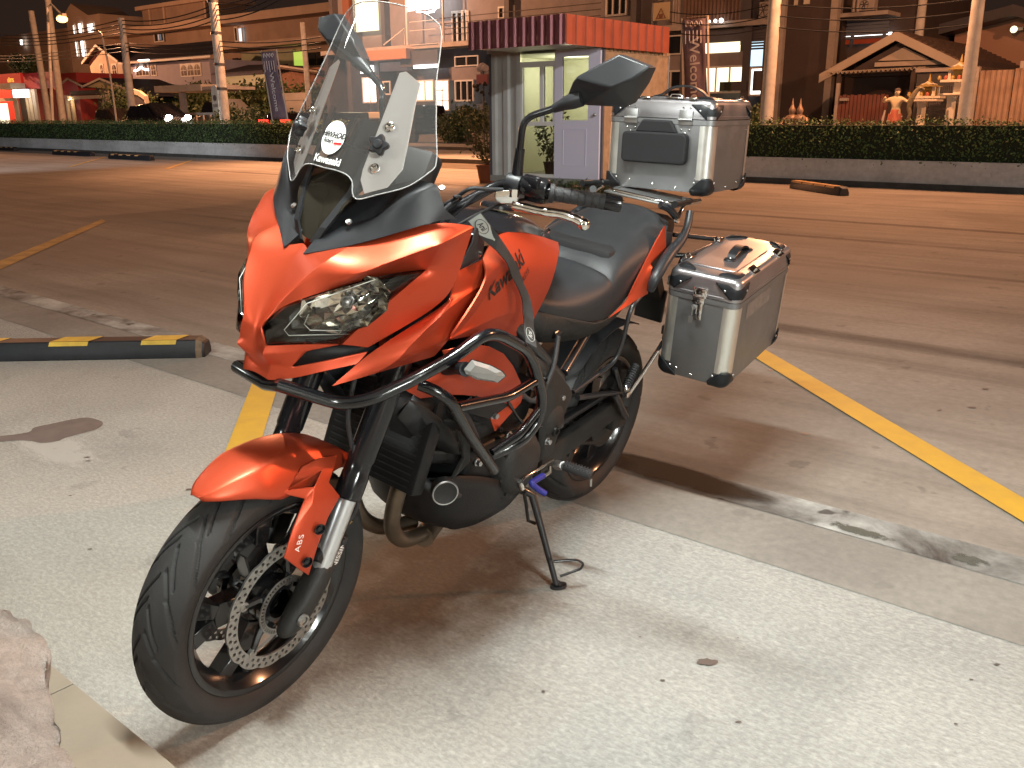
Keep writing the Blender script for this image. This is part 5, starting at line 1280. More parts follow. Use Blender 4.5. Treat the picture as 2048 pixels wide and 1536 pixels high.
P_('swingarm', sa, M_eng2)
ch = MB(); ch.box((.098, 1.16, .425), (.022, .44, .018), Matrix.Rotation(.06, 4, 'X'), .004); P_('chain_guard', ch, M_blk)
for z0, z1 in ((.455, .40), (.385, .232)):
    cn = MB()
    for i in range(46):
        t = i / 45; cn.box((.082, .93 + .485 * t, z0 + (z1 - z0) * t), (.012, .009, .010), None)
    P_('drive_chain', cn, M_eng2, smooth=None, kind='stuff')
hu = MB()
for i in range(14):
    a0, a1 = rad(-20 + 6 * i), rad(-14 + 6 * i)
    hu.quad(*[(x, 1.415 - .345 * math.sin(a) , .312 + .345 * math.cos(a)) for x, a in ((-.085, a0), (.085, a0), (.085, a1), (-.085, a1))])
P_('rear_hugger', hu, M_blk, solid=.004, merge=.001)
sk = MB(); sk.tube([(0.03, .98, .60), (.03, 1.10, .44)], .03, 14); P_('shock_absorber', sk, M_eng2)
# gear lever with blue rubber sleeve
gl = MB(); gl.tube([(0.2,0.7106,0.3878), (0.2,0.7273,0.3964), (0.2,0.8048,0.3955), (0.19,0.8849,0.3893)], .0045, 8); gl.tube([(0.205,0.8245,0.3662), (0.205,0.8527,0.3671), (0.2,0.8562,0.3835)], .0055, 8); gl.tube([(0.2,0.7055,0.3897), (0.2,0.7209,0.3633)], .008, 8); P_('gear_lever', gl, M_chr, smooth=50)
bl_ = MB(); bl_.tube(fillet([(0.215,0.7975,0.38), (0.22,0.7265,0.3854), (0.235,0.7494,0.3628), (0.25,0.7631,0.3518)], .012), .0088, 10); P_('lever_sleeve', bl_, M_blue, smooth=50)
# side stand
sd = MB(); t0, t1 = V((0.175,0.8267,0.2912)), V((.3035, .812, .062))
sd.tube([V((.15, .80, .31)), t0, t0.lerp(t1, .5), t1], [.013, .012, .0095, .0085], 12); stand = P_('side_stand', sd, M_frame, smooth=60)
def world_to_bike(p): return BM.inverted() @ V(p)
fp = world_to_bike((0.128,2.281,0.006)); fo = MB(); ring = []
up_ = (BM.to_3x3().inverted() @ Vector((0, 0, 1))).normalized(); e1 = (BM.to_3x3().inverted() @ Vector((.95, .3, 0))).normalized(); e2 = up_.cross(e1)
fo.lathe([(.001, -.005), (.024, -.005), (.025, 0), (.024, .005), (.001, .005)], 24, (0, 0, 0), (0, 0, 1))
fo.v = [tuple(fp + e1 * v[0] * 1.0 + e2 * v[1] * .72 + up_ * v[2]) for v in fo.v]; P_('stand_foot', fo, M_frame, stand, smooth=40)
t1b = fp + up_ * .006
nk_ = MB(); nk_.tube([t1, t1b], [.0095, .012], 10); nk_.tube(fillet([V(p) for p in ((0.298,0.7837,0.1495), (0.345,0.833,0.1552), (0.352,0.8603,0.1329), (0.35,0.8576,0.117), (0.31,0.8129,0.0931))], .012), .0038, 8); P_('stand_loop', nk_, M_frame, stand, smooth=60)
sg = MB(); sg.tube([(0.165,0.7949,0.3085), (0.165,0.8146,0.2665), (0.172,0.8305,0.2057), (0.19,0.8438,0.1985)], .005, 8); P_('stand_spring', sg, M_eng2, stand)

# hoses, wiring and small fasteners round the engine
for nm_, pts, r, m_ in (('coolant_hose', ((.12, .40, .70), (.17, .44, .66), (.165, .52, .56), (.14, .58, .50)), .013, M_rubber), ('coolant_hose', ((.10, .37, .50), (.15, .42, .44), (.14, .52, .40)), .012, M_rubber),
    ('wiring_loom', ((.15, .46, .86), (.175, .52, .76), (.172, .60, .68), (.16, .72, .62), (.165, .84, .56)), .006, M_rubber), ('breather_hose', ((.13, .70, .66), (.172, .76, .60), (.17, .84, .66), (.14, .90, .74)), .007, M_rubber),
    ('clutch_cable', ((.10, .42, 1.02), (.16, .45, .90), (.178, .56, .72), (.17, .72, .55), (.165, .84, .50)), .0042, M_gloss), ('horn_wire', ((-.02, .20, .84), (.05, .22, .78), (.10, .28, .76), (.12, .34, .70)), .004, M_rubber)):
    h_ = MB(); h_.tube(spline([V(p) for p in pts], 6), r, 9); P_(nm_, h_, m_, smooth=60)
for p in ((.165, .60, .60), (.168, .68, .52), (.16, .56, .48), (.15, .80, .62), (.172, .88, .44), (.166, .93, .56)):
    h_ = MB(); h_.lathe([(.0001, .006), (.0075, .006), (.008, .004), (.008, -.004), (.012, -.005), (.012, -.012)], 6, p, (1, -.1, 0)); P_('engine_bolt', h_, M_alud, smooth=30)

# ================================================================== aluminium luggage (own things, they lift off the rack)
def rot_box(cx, y0, z0, W, D, H, yaw, roll, pitch=0.):
    R = Matrix.Rotation(roll, 4, 'Y') @ Matrix.Rotation(yaw, 4, 'Z') @ Matrix.Rotation(pitch, 4, 'X')
    return Matrix.Translation((cx, y0, z0)) @ R      # local: x -W/2..W/2, y 0..D, z 0..H
M_case = mat('case_aluminium', (.24, .24, .245), .46, .8, var=.10, vscale=6., bump=.03, bscale=400, rvar=.07)
M_lid = mat('lid_aluminium', (.38, .365, .38), .34, .9, var=.12, vscale=5., rvar=.06)
M_prof = mat('corner_profile', (.74, .73, .68), .33, .9, rvar=.05, vscale=9.)
M_guard = mat('corner_plastic', (.010, .011, .013), .45, spec=.35, bump=.03, bscale=500)
M_pad = mat('backrest_foam', (.008, .008, .009), .8, bump=.2, bscale=420)
M_etch = mat('etched_panel', (.30, .29, .28), .55, .8, var=.3, vscale=40)
def rrect(w, d, r, n=6):
    out = []
    for cx, cy, a0 in ((w / 2 - r, d - r, 0), (-w / 2 + r, d - r, 90), (-w / 2 + r, r, 180), (w / 2 - r, r, 270)):
        for i in range(n + 1):
            a = rad(a0 + 90 * i / n); out.append((cx + r * math.cos(a), cy + r * math.sin(a)))
    return out
def loft(rings):
    mb = MB(); n = len(rings[0]); mb.v = [p for r in rings for p in r]
    mb.f = [(i * n + j, i * n + (j + 1) % n, (i + 1) * n + (j + 1) % n, (i + 1) * n + j) for i in range(len(rings) - 1) for j in range(n)] + [tuple(range(n)), tuple(range((len(rings) - 1) * n, len(rings) * n))]
    return mb
def case(name, label, cat, M, W, D, H, lid_h):
    loc = M.translation
    t = bpy.data.objects.new(name, None); COL.objects.link(t); t.empty_display_size = .1
    t.matrix_world = BM @ M; t['label'] = label; t['category'] = cat
    r = .030; zl = H - lid_h
    def add(nm, mb, m, **k): return mb.build(nm, m, t, **k)
    ins = lambda e, z, rr=r: [(x, y, z) for x, y in [(px * (W - 2 * e) / W, e + py * (D - 2 * e) / D) for px, py in rrect(W, D, rr)]]
    add('case_body', loft([ins(.004, .004), ins(.0, .010), ins(.0, zl - .018), ins(-.0022, zl - .017), ins(-.0022, zl - .0015), ins(.003, zl - .001)]), M_case, smooth=35)
    lid = add('case_lid', loft([ins(.003, zl + .0005), ins(-.0025, zl + .001), ins(-.0025, zl + .010), ins(0, zl + .011), ins(0, H - .016), ins(.003, H - .008), ins(.009, H - .002), ins(.018, H), ins(.05, H + .001)]), M_lid, smooth=35)
    # raised stiffening field on the lid
    f = MB(); a, b = W * .30, D * .36; cy = D / 2
    f.prism([(-a, cy - b, H + .0005), (a, cy - b, H + .0005), (a, cy + b * .62, H + .0005), (a * .6, cy + b, H + .0005), (-a * .6, cy + b, H + .0005), (-a, cy + b * .62, H + .0005)], (0, 0, .0035)); add('lid_panel', f, M_lid, bevel=.002)
    for sx in (-1, 1):
        for y0, ys in ((0, -1), (D, 1)):
            cx, cy = sx * (W / 2 - r), (r if ys < 0 else D - r)
            a0 = math.atan2(ys, sx); pr = MB(); rows = []
            for z in (.045, zl - .019):
                ring = []
                ring.append((sx * (W / 2 + .0012), cy - ys * .012, z))
                for i in range(9):
                    a = (0 if sx > 0 else PI) + (PI / 2 * i / 8) * (ys * sx)
                    ring.append((cx + (r + .0014) * math.cos(a), cy + (r + .0014) * math.sin(a), z))
                ring.append((cx - sx * .012, y0 + ys * .0012, z))
                rows.append(ring)
            n = len(rows[0]); pr.v = rows[0] + rows[1]; pr.f = [(i, i + 1, n + i + 1, n + i) for i in range(n - 1)]
            add('corner_profile', pr, M_prof, smooth=50)
            for top in (0, 1):
                gd_ = MB(); R = .050 if top else .034; ex = .084 if top else .066; ez = .070 if top else .060
                h = Vector((W / 2 + .007, D / 2 + .007, H / 2 + .008)); n = 10
                def prj(p):
                    q = Vector([max(-(h[i] - R), min(h[i] - R, p[i])) for i in range(3)]); d = p - q
                    return q + d.normalized() * R if d.length > 1e-9 else p
                E = (ex, ex, ez)
                for ax in range(3):
                    o1, o2 = [(1, 2), (0, 2), (0, 1)][ax]
                    g_ = []
                    for i in range(n + 1):
                        for j in range(n + 1):
                            p = [0, 0, 0]; p[ax] = h[ax]; p[o1] = h[o1] - E[o1] * (1 - i / n); p[o2] = h[o2] - E[o2] * (1 - j / n)
                            if ax == 2 or True:
                                # round the free corner of each flap
                                di, dj = 1 - i / n, 1 - j / n
                                k = max(0, di + dj - 1.35)
                                p[o1] += E[o1] * k * .5; p[o2] += E[o2] * k * .5
                            q = prj(Vector(p)); g_.append((q.x * sx, D / 2 + q.y * ys, H / 2 + q.z * (1 if top else -1)))
                    gd_.add(g_, [(i * (n + 1) + j, i * (n + 1) + j + 1, (i + 1) * (n + 1) + j + 1, (i + 1) * (n + 1) + j) for i in range(n) for j in range(n)])
                g_o = add('corner_guard', gd_, M_guard, merge=.0004, solid=.003, smooth=60)
                rv = MB()
                zz = H / 2 + (H / 2 - .036) * (1 if top else -1)
                rv.lathe([(.0001, .003), (.003, .0025), (.0042, 0)], 8, (sx * (W / 2 - .044), y0 + ys * .005, zz), (0, ys, 0)); add('guard_rivet', rv, M_alud, smooth=60)
                rv = MB(); rv.lathe([(.0001, .003), (.003, .0025), (.0042, 0)], 8, (sx * (W / 2 + .005), D / 2 + ys * (D / 2 - .044), zz), (sx, 0, 0)); add('guard_rivet', rv, M_alud, smooth=60)
    def rivet(x, y, z, d):
        rv = MB(); rv.lathe([(.0001, .0022), (.0022, .0018), (.0034, 0)], 8, (x, y, z), d); add('rivet', rv, M_chr, smooth=60)
    def hook(x, y, ay, w=.05):
        h_ = MB(); h_.box((x, y, H + .002), (w if ay else .020, .020 if ay else w, .004), None, .0015)
        e = w / 2 * .75
        p = [(-e, 0, .003), (-e * .7, 0, .012), (e * .7, 0, .012), (e, 0, .003)]
        h_.tube([(x + (a if ay else 0), y + (0 if ay else a), H + c_) for a, b_, c_ in p], .0024, 6)
        add('lashing_hook', h_, M_chr, smooth=40)
    def latch(x, z, face=-1, key=True, y=None):
        l = MB(); y_ = 0 if face < 0 else D
        l.box((x, y_ + face * .003, z), (.044, .004, .030), None, .0015); l.box((x, y_ + face * .008, z - .022), (.038, .010, .022), None, .003)
        l.box((x + .006, y_ + face * .007, z - .056), (.020, .009, .055), None, .003)
        l.tube([(x - .018, y_ + face * .010, z + .012), (x - .018, y_ + face * .012, z - .012), (x + .018, y_ + face * .012, z - .012), (x + .018, y_ + face * .010, z + .012)], .002, 6)
        lo = add('latch', l, M_chr, smooth=40)
        if key:
            k = MB(); k.lathe([(.0001, .010), (.007, .010), (.008, .008), (.008, 0)], 12, (x - .010, y_ + face * .006, z - .045), (0, face, 0)); k.box((x - .010, y_ + face * .020, z - .055), (.0016, .012, .030), None); k.box((x - .012, y_ + face * .022, z - .083), (.014, .002, .022), None)
            k.build('lock_key', M_alud, lo, smooth=40)
    return t, add, rivet, hook, latch, zl, lid
# ---- top box
W, D, H = .37, .352, .294
t, add, rivet, hook, latch, zl, lid = case('top_box', 'large aluminium top box with black backrest pad on the rear rack', 'luggage case', rot_box(-.005, 1.652, 1.054, W, D, H, .007, -.114), W, D, H, .062)
def fu(u): return -W / 2 + u * W
pad = MB(); pts = []
for cx, cz, a0 in ((fu(.76), .285, 0), (fu(.23), .285, 90), (fu(.23), .105 + .0, 180), (fu(.76), .105, 270)):
    cz = {0: .172, 90: .172, 180: .106, 270: .106}[a0]
    for i in range(6):
        a = rad(a0 + 90 * i / 5); pts.append((cx + .016 * math.cos(a), -.001, cz + .016 * math.sin(a)))
pad.prism(pts, (0, -.030, 0)); add('backrest_pad', pad, M_pad, bevel=.006, seg=3)
pad2 = MB(); pad2.prism([(fu(.29), -.001, .186), (fu(.70), -.001, .186), (fu(.63), -.001, .226), (fu(.36), -.001, .226)], (0, -.018, 0)); add('backrest_pad', pad2, M_pad, bevel=.006, seg=3)
for u in (.235, .755):
    hg_ = MB(); hg_.box((fu(u), -.004, zl + .004), (.046, .006, .046), None, .002); hg_.tube([(fu(u) - .023, -.008, zl - .002), (fu(u) + .023, -.008, zl - .002)], .005, 8); add('hinge', hg_, M_alud, smooth=40)
    for dx, dz in ((-.014, -.032), (.014, -.032), (0, -.043), (-.012, .034), (.012, .034)): rivet(fu(u) + dx, -.003, zl + dz, (0, -1, 0))
for u, z in ((.25, .030), (.48, .022), (.70, .016), (.88, .05)): rivet(fu(u), -.001, z, (0, -1, 0))
for yy in (.06, .16, .26): rivet(W / 2 + .0005, yy, .016 + .01 * (yy > .2), (1, 0, 0))
rivet(W / 2 + .0005, .30, zl - .03, (1, 0, 0))
for u in (.22, .63): hook(fu(u), .012, True, .06)
br = MB()
for u in (.36, .80): br.box((fu(u), .010, H + .001), (.028, .026, .006), None, .002)
add('hook_plate', br, M_chr, smooth=40)
hook(W / 2 - .012, .26, False)
hd_ = MB()
pth = spline([(-.11, .19, H + .004), (-.08, .19, H + .012), (-.045, .19, H + .034), (.01, .19, H + .040), (.055, .19, H + .026), (.085, .19, H + .004)], 5)
for a, b in zip(pth, pth[1:]):
    hd_.add([a + Vector((0, w, h)) for w, h in ((-.013, -.003), (.013, -.003), (.013, .003), (-.013, .003))] + [b + Vector((0, w, h)) for w, h in ((-.013, -.003), (.013, -.003), (.013, .003), (-.013, .003))], [(0, 1, 5, 4), (1, 2, 6, 5), (2, 3, 7, 6), (3, 0, 4, 7)])
add('carry_handle', hd_, M_guard, merge=.0003, smooth=50)
# ---- side case
W, D, H = .229, .50, .347
t, add, rivet, hook, latch, zl, lid = case('side_case', 'tall aluminium side case with top handle beside the rear wheel', 'luggage case', rot_box(.342, 1.414, .547, W, D, H, .032, -.034, .095), W, D, H, .070)
latch(-.005, zl + .012)
rivet(0, -.001, .02, (0, -1, 0)); rivet(-.05, -.001, .03, (0, -1, 0))
for s, y in ((-1, .13), (-1, .37), (1, .14), (1, .37)):
    h2_ = MB(); x = s * (W / 2 - .012)
    h2_.box((x, y, H + .001), (.030, .050, .005), Matrix.Rotation(s * .5, 4, 'Y'), .002); h2_.tube([(x + s * .004, y - .018, H), (x + s * .010, y - .014, H + .010), (x + s * .010, y + .014, H + .010), (x + s * .004, y + .018, H)], .0024, 6)
    add('lashing_hook', h2_, M_chr, smooth=40)
hd_ = MB(); pth = spline([(.012, .18, H + .006), (.010, .20, H + .020), (.010, .25, H + .030), (.010, .30, H + .020), (.012, .32, H + .006)], 5)
for a, b in zip(pth, pth[1:]):
    hd_.add([a + Vector((w, 0, h)) for w, h in ((-.013, -.003), (.013, -.003), (.013, .003), (-.013, .003))] + [b + Vector((w, 0, h)) for w, h in ((-.013, -.003), (.013, -.003), (.013, .003), (-.013, .003))], [(0, 1, 5, 4), (1, 2, 6, 5), (2, 3, 7, 6), (3, 0, 4, 7)])
han = add('carry_handle', hd_, M_guard, merge=.0003, smooth=50)
for y in (.175, .325):
    e = MB(); e.lathe([(.0001, .007), (.014, .006), (.019, .003), (.020, 0)], 16, (.012, y, H + .004), (0, 0, 1)); e.build('handle_end', M_guard, han, smooth=60)
    e = MB(); e.lathe([(.0001, .004), (.0035, .003), (.005, 0)], 10, (.012, y, H + .010), (0, 0, 1)); e.build('handle_screw', M_chr, han, smooth=60)
et = MB(); et.quad(*[(W / 2 + .0012, y, z) for y, z in ((.09, .205), (.31, .205), (.31, .255), (.09, .255))]); add('etched_panel', et, M_etch, smooth=None)
sm_ = MB(); sm_.box((0, D / 2, -.001), (W * .7, D * .8, .004), None); add('case_foot', sm_, M_guard, smooth=None)
for z in (.27, .10):
    clp = MB(); clp.box((-W / 2 - .02, .12, z), (.04, .05, .03), None, .004); add('rack_clamp', clp, M_alud, smooth=40)
# ---- webbing strap slung over the tank and tied to the crash bar
stp = bike_thing('webbing_strap', 'black webbing strap with oval logo hanging over the orange tank', 'strap', (0.205,0.3711,1.128))
cen = [(0.2,0.3688,1.1312), (0.204,0.3809,1.1187), (0.203,0.4186,1.0917), (0.2,0.4643,1.0634), (0.194,0.5226,1.0227), (0.196,0.5554,0.9845), (0.2,0.5843,0.9461), (0.206,0.6041,0.9111), (0.22,0.5988,0.8798), (0.25,0.5628,0.8594), (0.286,0.5209,0.8422)]
tw = [.35, .30, .1, -.35, -.55, -.35, -.6, -.4, -.1, .15, .1]
wd = [.0165, .0165, .0160, .0145, .0125, .0130, .0125, .0130, .0145, .0155, .0150]
cs = spline(cen, 6); n = len(cs); rows = []; frames = []
for i, c in enumerate(cs):
    f = i / 6; k = min(int(f), len(tw) - 2); g_ = f - k
    a = tw[k] * (1 - g_) + tw[k + 1] * g_; w = wd[k] * (1 - g_) + wd[k + 1] * g_
    tan = (cs[min(i + 1, n - 1)] - cs[max(i - 1, 0)]).normalized()
    out = Vector((.82, -.55, .12)); out = (out - tan * out.dot(tan)).normalized()
    sd_ = tan.cross(out)
    sd_ = (Matrix.Rotation(a, 3, tan) @ sd_); nr = sd_.cross(tan)
    frames.append((c, tan, sd_, nr, w))
    rows.append([c - sd_ * w - nr * .0012, c - sd_ * w + nr * .0012, c - sd_ * w * .5 + nr * .0016, c + sd_ * w * .5 + nr * .0016, c + sd_ * w + nr * .0012, c + sd_ * w - nr * .0012])
sb_ = MB(); sb_.v = [p for r in rows for p in r]; sb_.f = [(i * 6 + j, i * 6 + (j + 1) % 6, (i + 1) * 6 + (j + 1) % 6, (i + 1) * 6 + j) for i in range(n - 1) for j in range(6)] + [tuple(range(6)), tuple(range((n - 1) * 6, n * 6))]
M_web = mat('webbing', (.040, .041, .042), .7, bump=.5, bscale=900, var=.2, vscale=30)
M_webgrey = mat('webbing_print', (.42, .44, .42), .6)
web = sb_.build('webbing', M_web, stp, smooth=60)
def strap_logo(i, body, m, size, col_ring, flip):
    c, tan, sd_, nr, w = frames[i]; u = tan * flip; v = nr.cross(u)
    o = c + nr * .0024
    lettering(body, size, o, u, v, m, stp, shear=.2, bold=.0004)
    r = MB(); r.tube([o + u * .026 * math.cos(2 * PI * k / 28) + v * .0115 * math.sin(2 * PI * k / 28) for k in range(28)], .0007, 5, closed=True); r.build('logo_ring', m, stp)
gp = MB();
for i in range(0, 16):
    a, b = frames[i], frames[i + 1]
    ka = max(.15, 1 - max(0, i - 10) / 6); kb = max(.15, 1 - max(0, i - 9) / 6)
    gp.quad(a[0] + a[3] * .0020 - a[2] * a[4] * .9 * ka, a[0] + a[3] * .0020 + a[2] * a[4] * .9 * ka, b[0] + b[3] * .0020 + b[2] * b[4] * .9 * kb, b[0] + b[3] * .0020 - b[2] * b[4] * .9 * kb)
gp.build('grey_print', M_webgrey, stp, merge=.0003, smooth=60)
strap_logo(8, 'Arai', M_blkp, .017, None, 1)
strap_logo(56, 'Arai', M_webgrey, .016, None, -1)

# ================================================================== STREET BACKGROUND, built in road coordinates (s along, c away, z up)
def T(name, label, cat, s, c, z=0., group=None, kind=None):
    o = thing(name, label, cat, tuple(RF(s, c, z)), group=group, kind=kind); OFF[o.name] = tuple(RF(s, c, z)); return o
def fb(A, B, c0, c1, z0=None, z1=None):
    """box whose front rectangle has corners A (upper left) and B (lower right) given as (s, z)"""
    return ((A[0], c0, B[1] if z0 is None else z0), (B[0], c1, A[1] if z1 is None else z1))
def part(name, parent, m, boxes, smooth=None, bev=0, **k):
    q = RB()
    for a, b in boxes: q.rb(a, b, bev)
    return q.build(name, m, parent, smooth=smooth, **k)
M_hedge = mat('hedge_leaf', (.065, .115, .032), .6, var=.5, vscale=3.)
M_hedge2 = mat('hedge_leaf_light', (.11, .165, .05), .6, var=.4, vscale=4.)
M_hedgec = mat('hedge_core', (.014, .020, .008), .9)
M_wallw = concrete('painted_planter', (.52, .52, .52), (.36, .36, .35), .8, .9, 12., .2, .003, .25, ((.6, 1, 5.), .35))
M_wallb = mat('planter_base', (.06, .055, .05), .8, var=.4, vscale=5)
M_pole = mat('concrete_pole', (.52, .48, .42), .8, var=.25, vscale=4., bump=.2, bscale=40)
M_wire = mat('power_cable', (.015, .015, .016), .6)
M_grey = mat('grey_cladding', (.24, .215, .215), .7, var=.15, vscale=2.)
M_greyd = mat('dark_cladding', (.085, .078, .085), .6, var=.2, vscale=2.)
M_cream = mat('cream_wall', (.50, .42, .33), .75, var=.15, vscale=1.5)
M_frame_w = mat('white_frame', (.62, .60, .56), .5)
M_dglass = mat('dark_window', (.020, .022, .026), .08, spec=.8)
M_slab_e = mat('balcony_edge', (.42, .36, .31), .75, var=.2, vscale=3.)
M_brownw = mat('dark_brown_wall', (.075, .055, .048), .75, var=.2, vscale=1.2)
M_rail = mat('steel_rail', (.10, .09, .085), .5, .5)
M_litW = glow('lit_shop_white', (1., .96, .88), 3.2)
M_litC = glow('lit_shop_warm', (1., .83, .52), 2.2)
M_litB = glow('lit_shop_blue', (.62, .86, 1.), 1.5)
M_litS = glow('lit_sign_white', (1., .98, .96), 4.5)
M_litG = glow('green_wall_glow', (.62, .85, .12), .75)
M_litcold = glow('lit_window_cold', (.75, .86, 1.), 1.6)
M_litr = glow('lit_red_sign', (.70, .02, .01), .55)
M_lity = glow('lit_yellow_letter', (1., .50, .06), 1.6)
M_sodium = glow('sodium_lamp_glass', (1., .50, .13), 7.)
M_neon = glow('neon_tube', (1., .97, .95), 8.)
M_maroon = mat('maroon_sheet', (.20, .060, .065), .28, .35)
M_rsheet = mat('red_sheet', (.40, .090, .045), .42, .2, var=.15, vscale=3.)
M_gsheet = mat('grey_sheet', (.50, .50, .47), .42, .2, var=.12, vscale=3.)
M_lilac = mat('lilac_door', (.60, .57, .66), .5)
M_kioskw = mat('kiosk_inner_wall', (.75, .73, .55), .7)
M_wood = mat('wood_slats', (.34, .22, .12), .65, var=.3, vscale=8.)
M_terr = mat('terracotta', (.22, .09, .05), .7)
M_potb = mat('black_pot', (.02, .02, .022), .5)
M_leaf = mat('shrub_leaf', (.060, .085, .030), .55, var=.5, vscale=20.)
M_bark = mat('bark', (.12, .085, .06), .85, var=.3, vscale=10.)
M_banner = mat('banner_cloth', (.105, .075, .115), .75, var=.5, vscale=3., col2=(.20, .14, .15))
M_bantxt = mat('banner_print', (.55, .50, .48), .7)
M_rooft = mat('old_roof_tiles', (.13, .085, .065), .85, var=.4, vscale=4.)
M_roofd = mat('dark_blue_roof', (.030, .028, .042), .55, var=.2, vscale=3.)
M_zinc = mat('corrugated_zinc', (.38, .25, .17), .5, .35, var=.35, vscale=2.)
M_statue = mat('statue_skin', (.62, .50, .30), .55, var=.15, vscale=6.)
M_stcloth = mat('statue_cloth', (.42, .12, .07), .6)
M_whitep = mat('shrine_white', (.66, .58, .45), .6, var=.15, vscale=8.)
M_gold = mat('shrine_gold', (.55, .38, .12), .4, .5)
M_signc = mat('cream_sign', (.58, .46, .28), .6)
M_bluewall = mat('pale_blue_wall', (.40, .38, .46), .7, var=.1, vscale=2.)
M_carpaint_w = mat('silver_car_paint', (.52, .50, .47), .25, .5, coat=.6)
M_carpaint_d = mat('dark_car_paint', (.03, .022, .02), .2, .3, coat=.8)
M_carglass = mat('car_window', (.01, .01, .012), .05, spec=.8)
M_tail = glow('tail_lamp', (1., .03, .02), 6.)
M_head = glow('head_lamp', (1., .97, .92), 70.)

# ---------------------------------------------------------------- planter walls with clipped hedges
HC = 16.75
def hedge(s0, s1, labw, labh, zt=.0):
    w = T('planter_wall', labw, 'planter wall', (s0 + s1) / 2, HC, 0, 'white planter walls of the lot')
    part('wall_face', w, M_wallw, [((s0, HC, .10), (s1, HC + .14, .48)), ((s0, HC + .95, .10), (s1, HC + 1.05, .48)), ((s0, HC + .14, .40), (s1, HC + .95, .42)), ((s1 - .12, HC + .14, .10), (s1, HC + .95, .48)), ((s0, HC + .14, .10), (s0 + .12, HC + .95, .48))])
    part('wall_base', w, M_wallb, [((s0 - .02, HC - .03, 0), (s1 + .02, HC + 1.08, .10))])
    h = T('hedge', labh, 'hedge', (s0 + s1) / 2, HC + .5, .45, 'clipped hedges round the lot')
    part('branches', h, M_hedgec, [((s0 + .04, HC + .10, .42), (s1 - .04, HC + .98, 1.06))])
    R = random.Random(int(abs(s0) * 10)); L = s1 - s0
    for nm, m, nq in (('foliage', M_hedge, int(620 * L)), ('foliage', M_hedge2, int(200 * L))):
        q = MB()
        for _ in range(nq):
            f = R.random()
            s = R.uniform(s0, s1)
            wob = .025 * math.sin(s * 2.3) + .07 * noise.noise(Vector((s * 1.3, 0, 0)))
            if f < .62: c, z = HC + .04 + R.uniform(-.05, .06), R.uniform(.44, 1.13); nn = -N
            elif f < .93: c, z = HC + R.uniform(0, 1.02), 1.10 + R.uniform(-.03, .05) + wob + (R.random() ** 6) * .09; nn = Z
            else: c, z = HC + 1.02 + R.uniform(-.05, .04), R.uniform(.44, 1.12); nn = N
            if z < .55 and R.random() < .5: z -= R.uniform(0, .14)
            d = (nn * .7 + Vector((R.uniform(-1, 1), R.uniform(-1, 1), R.uniform(-.4, 1)))).normalized()
            a = d.orthogonal().normalized(); a = (Matrix.Rotation(R.uniform(0, 6.28), 3, d) @ a); b = d.cross(a)
            sz = R.uniform(.016, .034); p = RF(s, c, z)
            q.quad(p - a * sz, p + b * sz * .55, p + a * sz, p - b * sz * .55)
        q.build(nm, m, h, smooth=None, kind='stuff')
hedge(-62, -20.4, 'long white planter wall with dark stains left of the motorcycle', 'long clipped hedge on the left white planter wall')
hedge(-9.6, 8.0, 'grey shaded planter wall right of the kiosk', 'dark clipped hedge on the right planter wall')

# ---------------------------------------------------------------- guard kiosk in the lot
KC = 11.95
ev_z = (-8.094,2.238)[1] + .015
ka, kb = (-10.393,0.28), (-8.179,0.398)
k0, k1 = ka[0], kb[0]; kz = .30; kt = ev_z - .005
KD = 2.0
kio = T('guard_kiosk', 'small guard kiosk of grey sheeting with maroon and red eaves', 'kiosk', (k0 + k1) / 2, KC + KD / 2, 0)
part('kiosk_floor', kio, M_band, [((k0 - .02, KC - .04, kz - .10), (k1 + .02, KC + KD + .02, kz))])
for s_ in (k0 + .12, k0 + .75, k1 - .2):
    for c_ in (KC + .12, KC + KD - .15): part('footing_block', kio, M_slab_e, [((s_ - .09, c_ - .09, 0), (s_ + .09, c_ + .09, kz - .10))])
w0, w1 = (-9.756,2.004)[0], (-9.055,1.98)[0]; d1 = k1
# corrugated sheet wall left of the window
def corrugated(name, parent, m, s0, s1, c, z0, z1, pitch=.09, depth=.018, axis='s', kind=None):
    q = RB(); n = max(2, int((s1 - s0) / pitch * 6)); prev = None; k0_ = len(q.v)
    for i in range(n + 1):
        s = s0 + (s1 - s0) * i / n; ph = ((s - s0) / pitch) % 1
        d = depth if ph < .42 else (0 if .55 < ph < .88 else (depth * (1 - (ph - .42) / .13) if ph <= .55 else depth * (ph - .88) / .12))
        p = [(s, c - d), (c - d, s)][axis == 'c'] if False else ((s, c - d) if axis == 's' else (c + d, s))
        q.v.append(tuple(RF(p[0], p[1], z0))); q.v.append(tuple(RF(p[0], p[1], z1)))
    for i in range(n): q.f.append((2 * i, 2 * i + 2, 2 * i + 3, 2 * i + 1))
    return q.build(name, m, parent, smooth=None, solid=.004)
corrugated('sheet_wall', kio, M_gsheet, k0, w0, KC, kz, kt, .26, .022)
for b_ in (((k0 - .03, KC - .03, kz), (k0 + .02, KC + .03, kt)), ((k1 - .02, KC + .006, kz), (k1 + .03, KC + .05, kt))): part('corner_post', kio, M_greyd, [b_])
corrugated('sheet_wall', kio, M_gsheet, k0, k1, KC + KD, kz, kt, .26, .022)
corrugated('sheet_wall', kio, M_gsheet, KC + .01, KC + KD, k0, kz, kt, .26, .022, 'c')
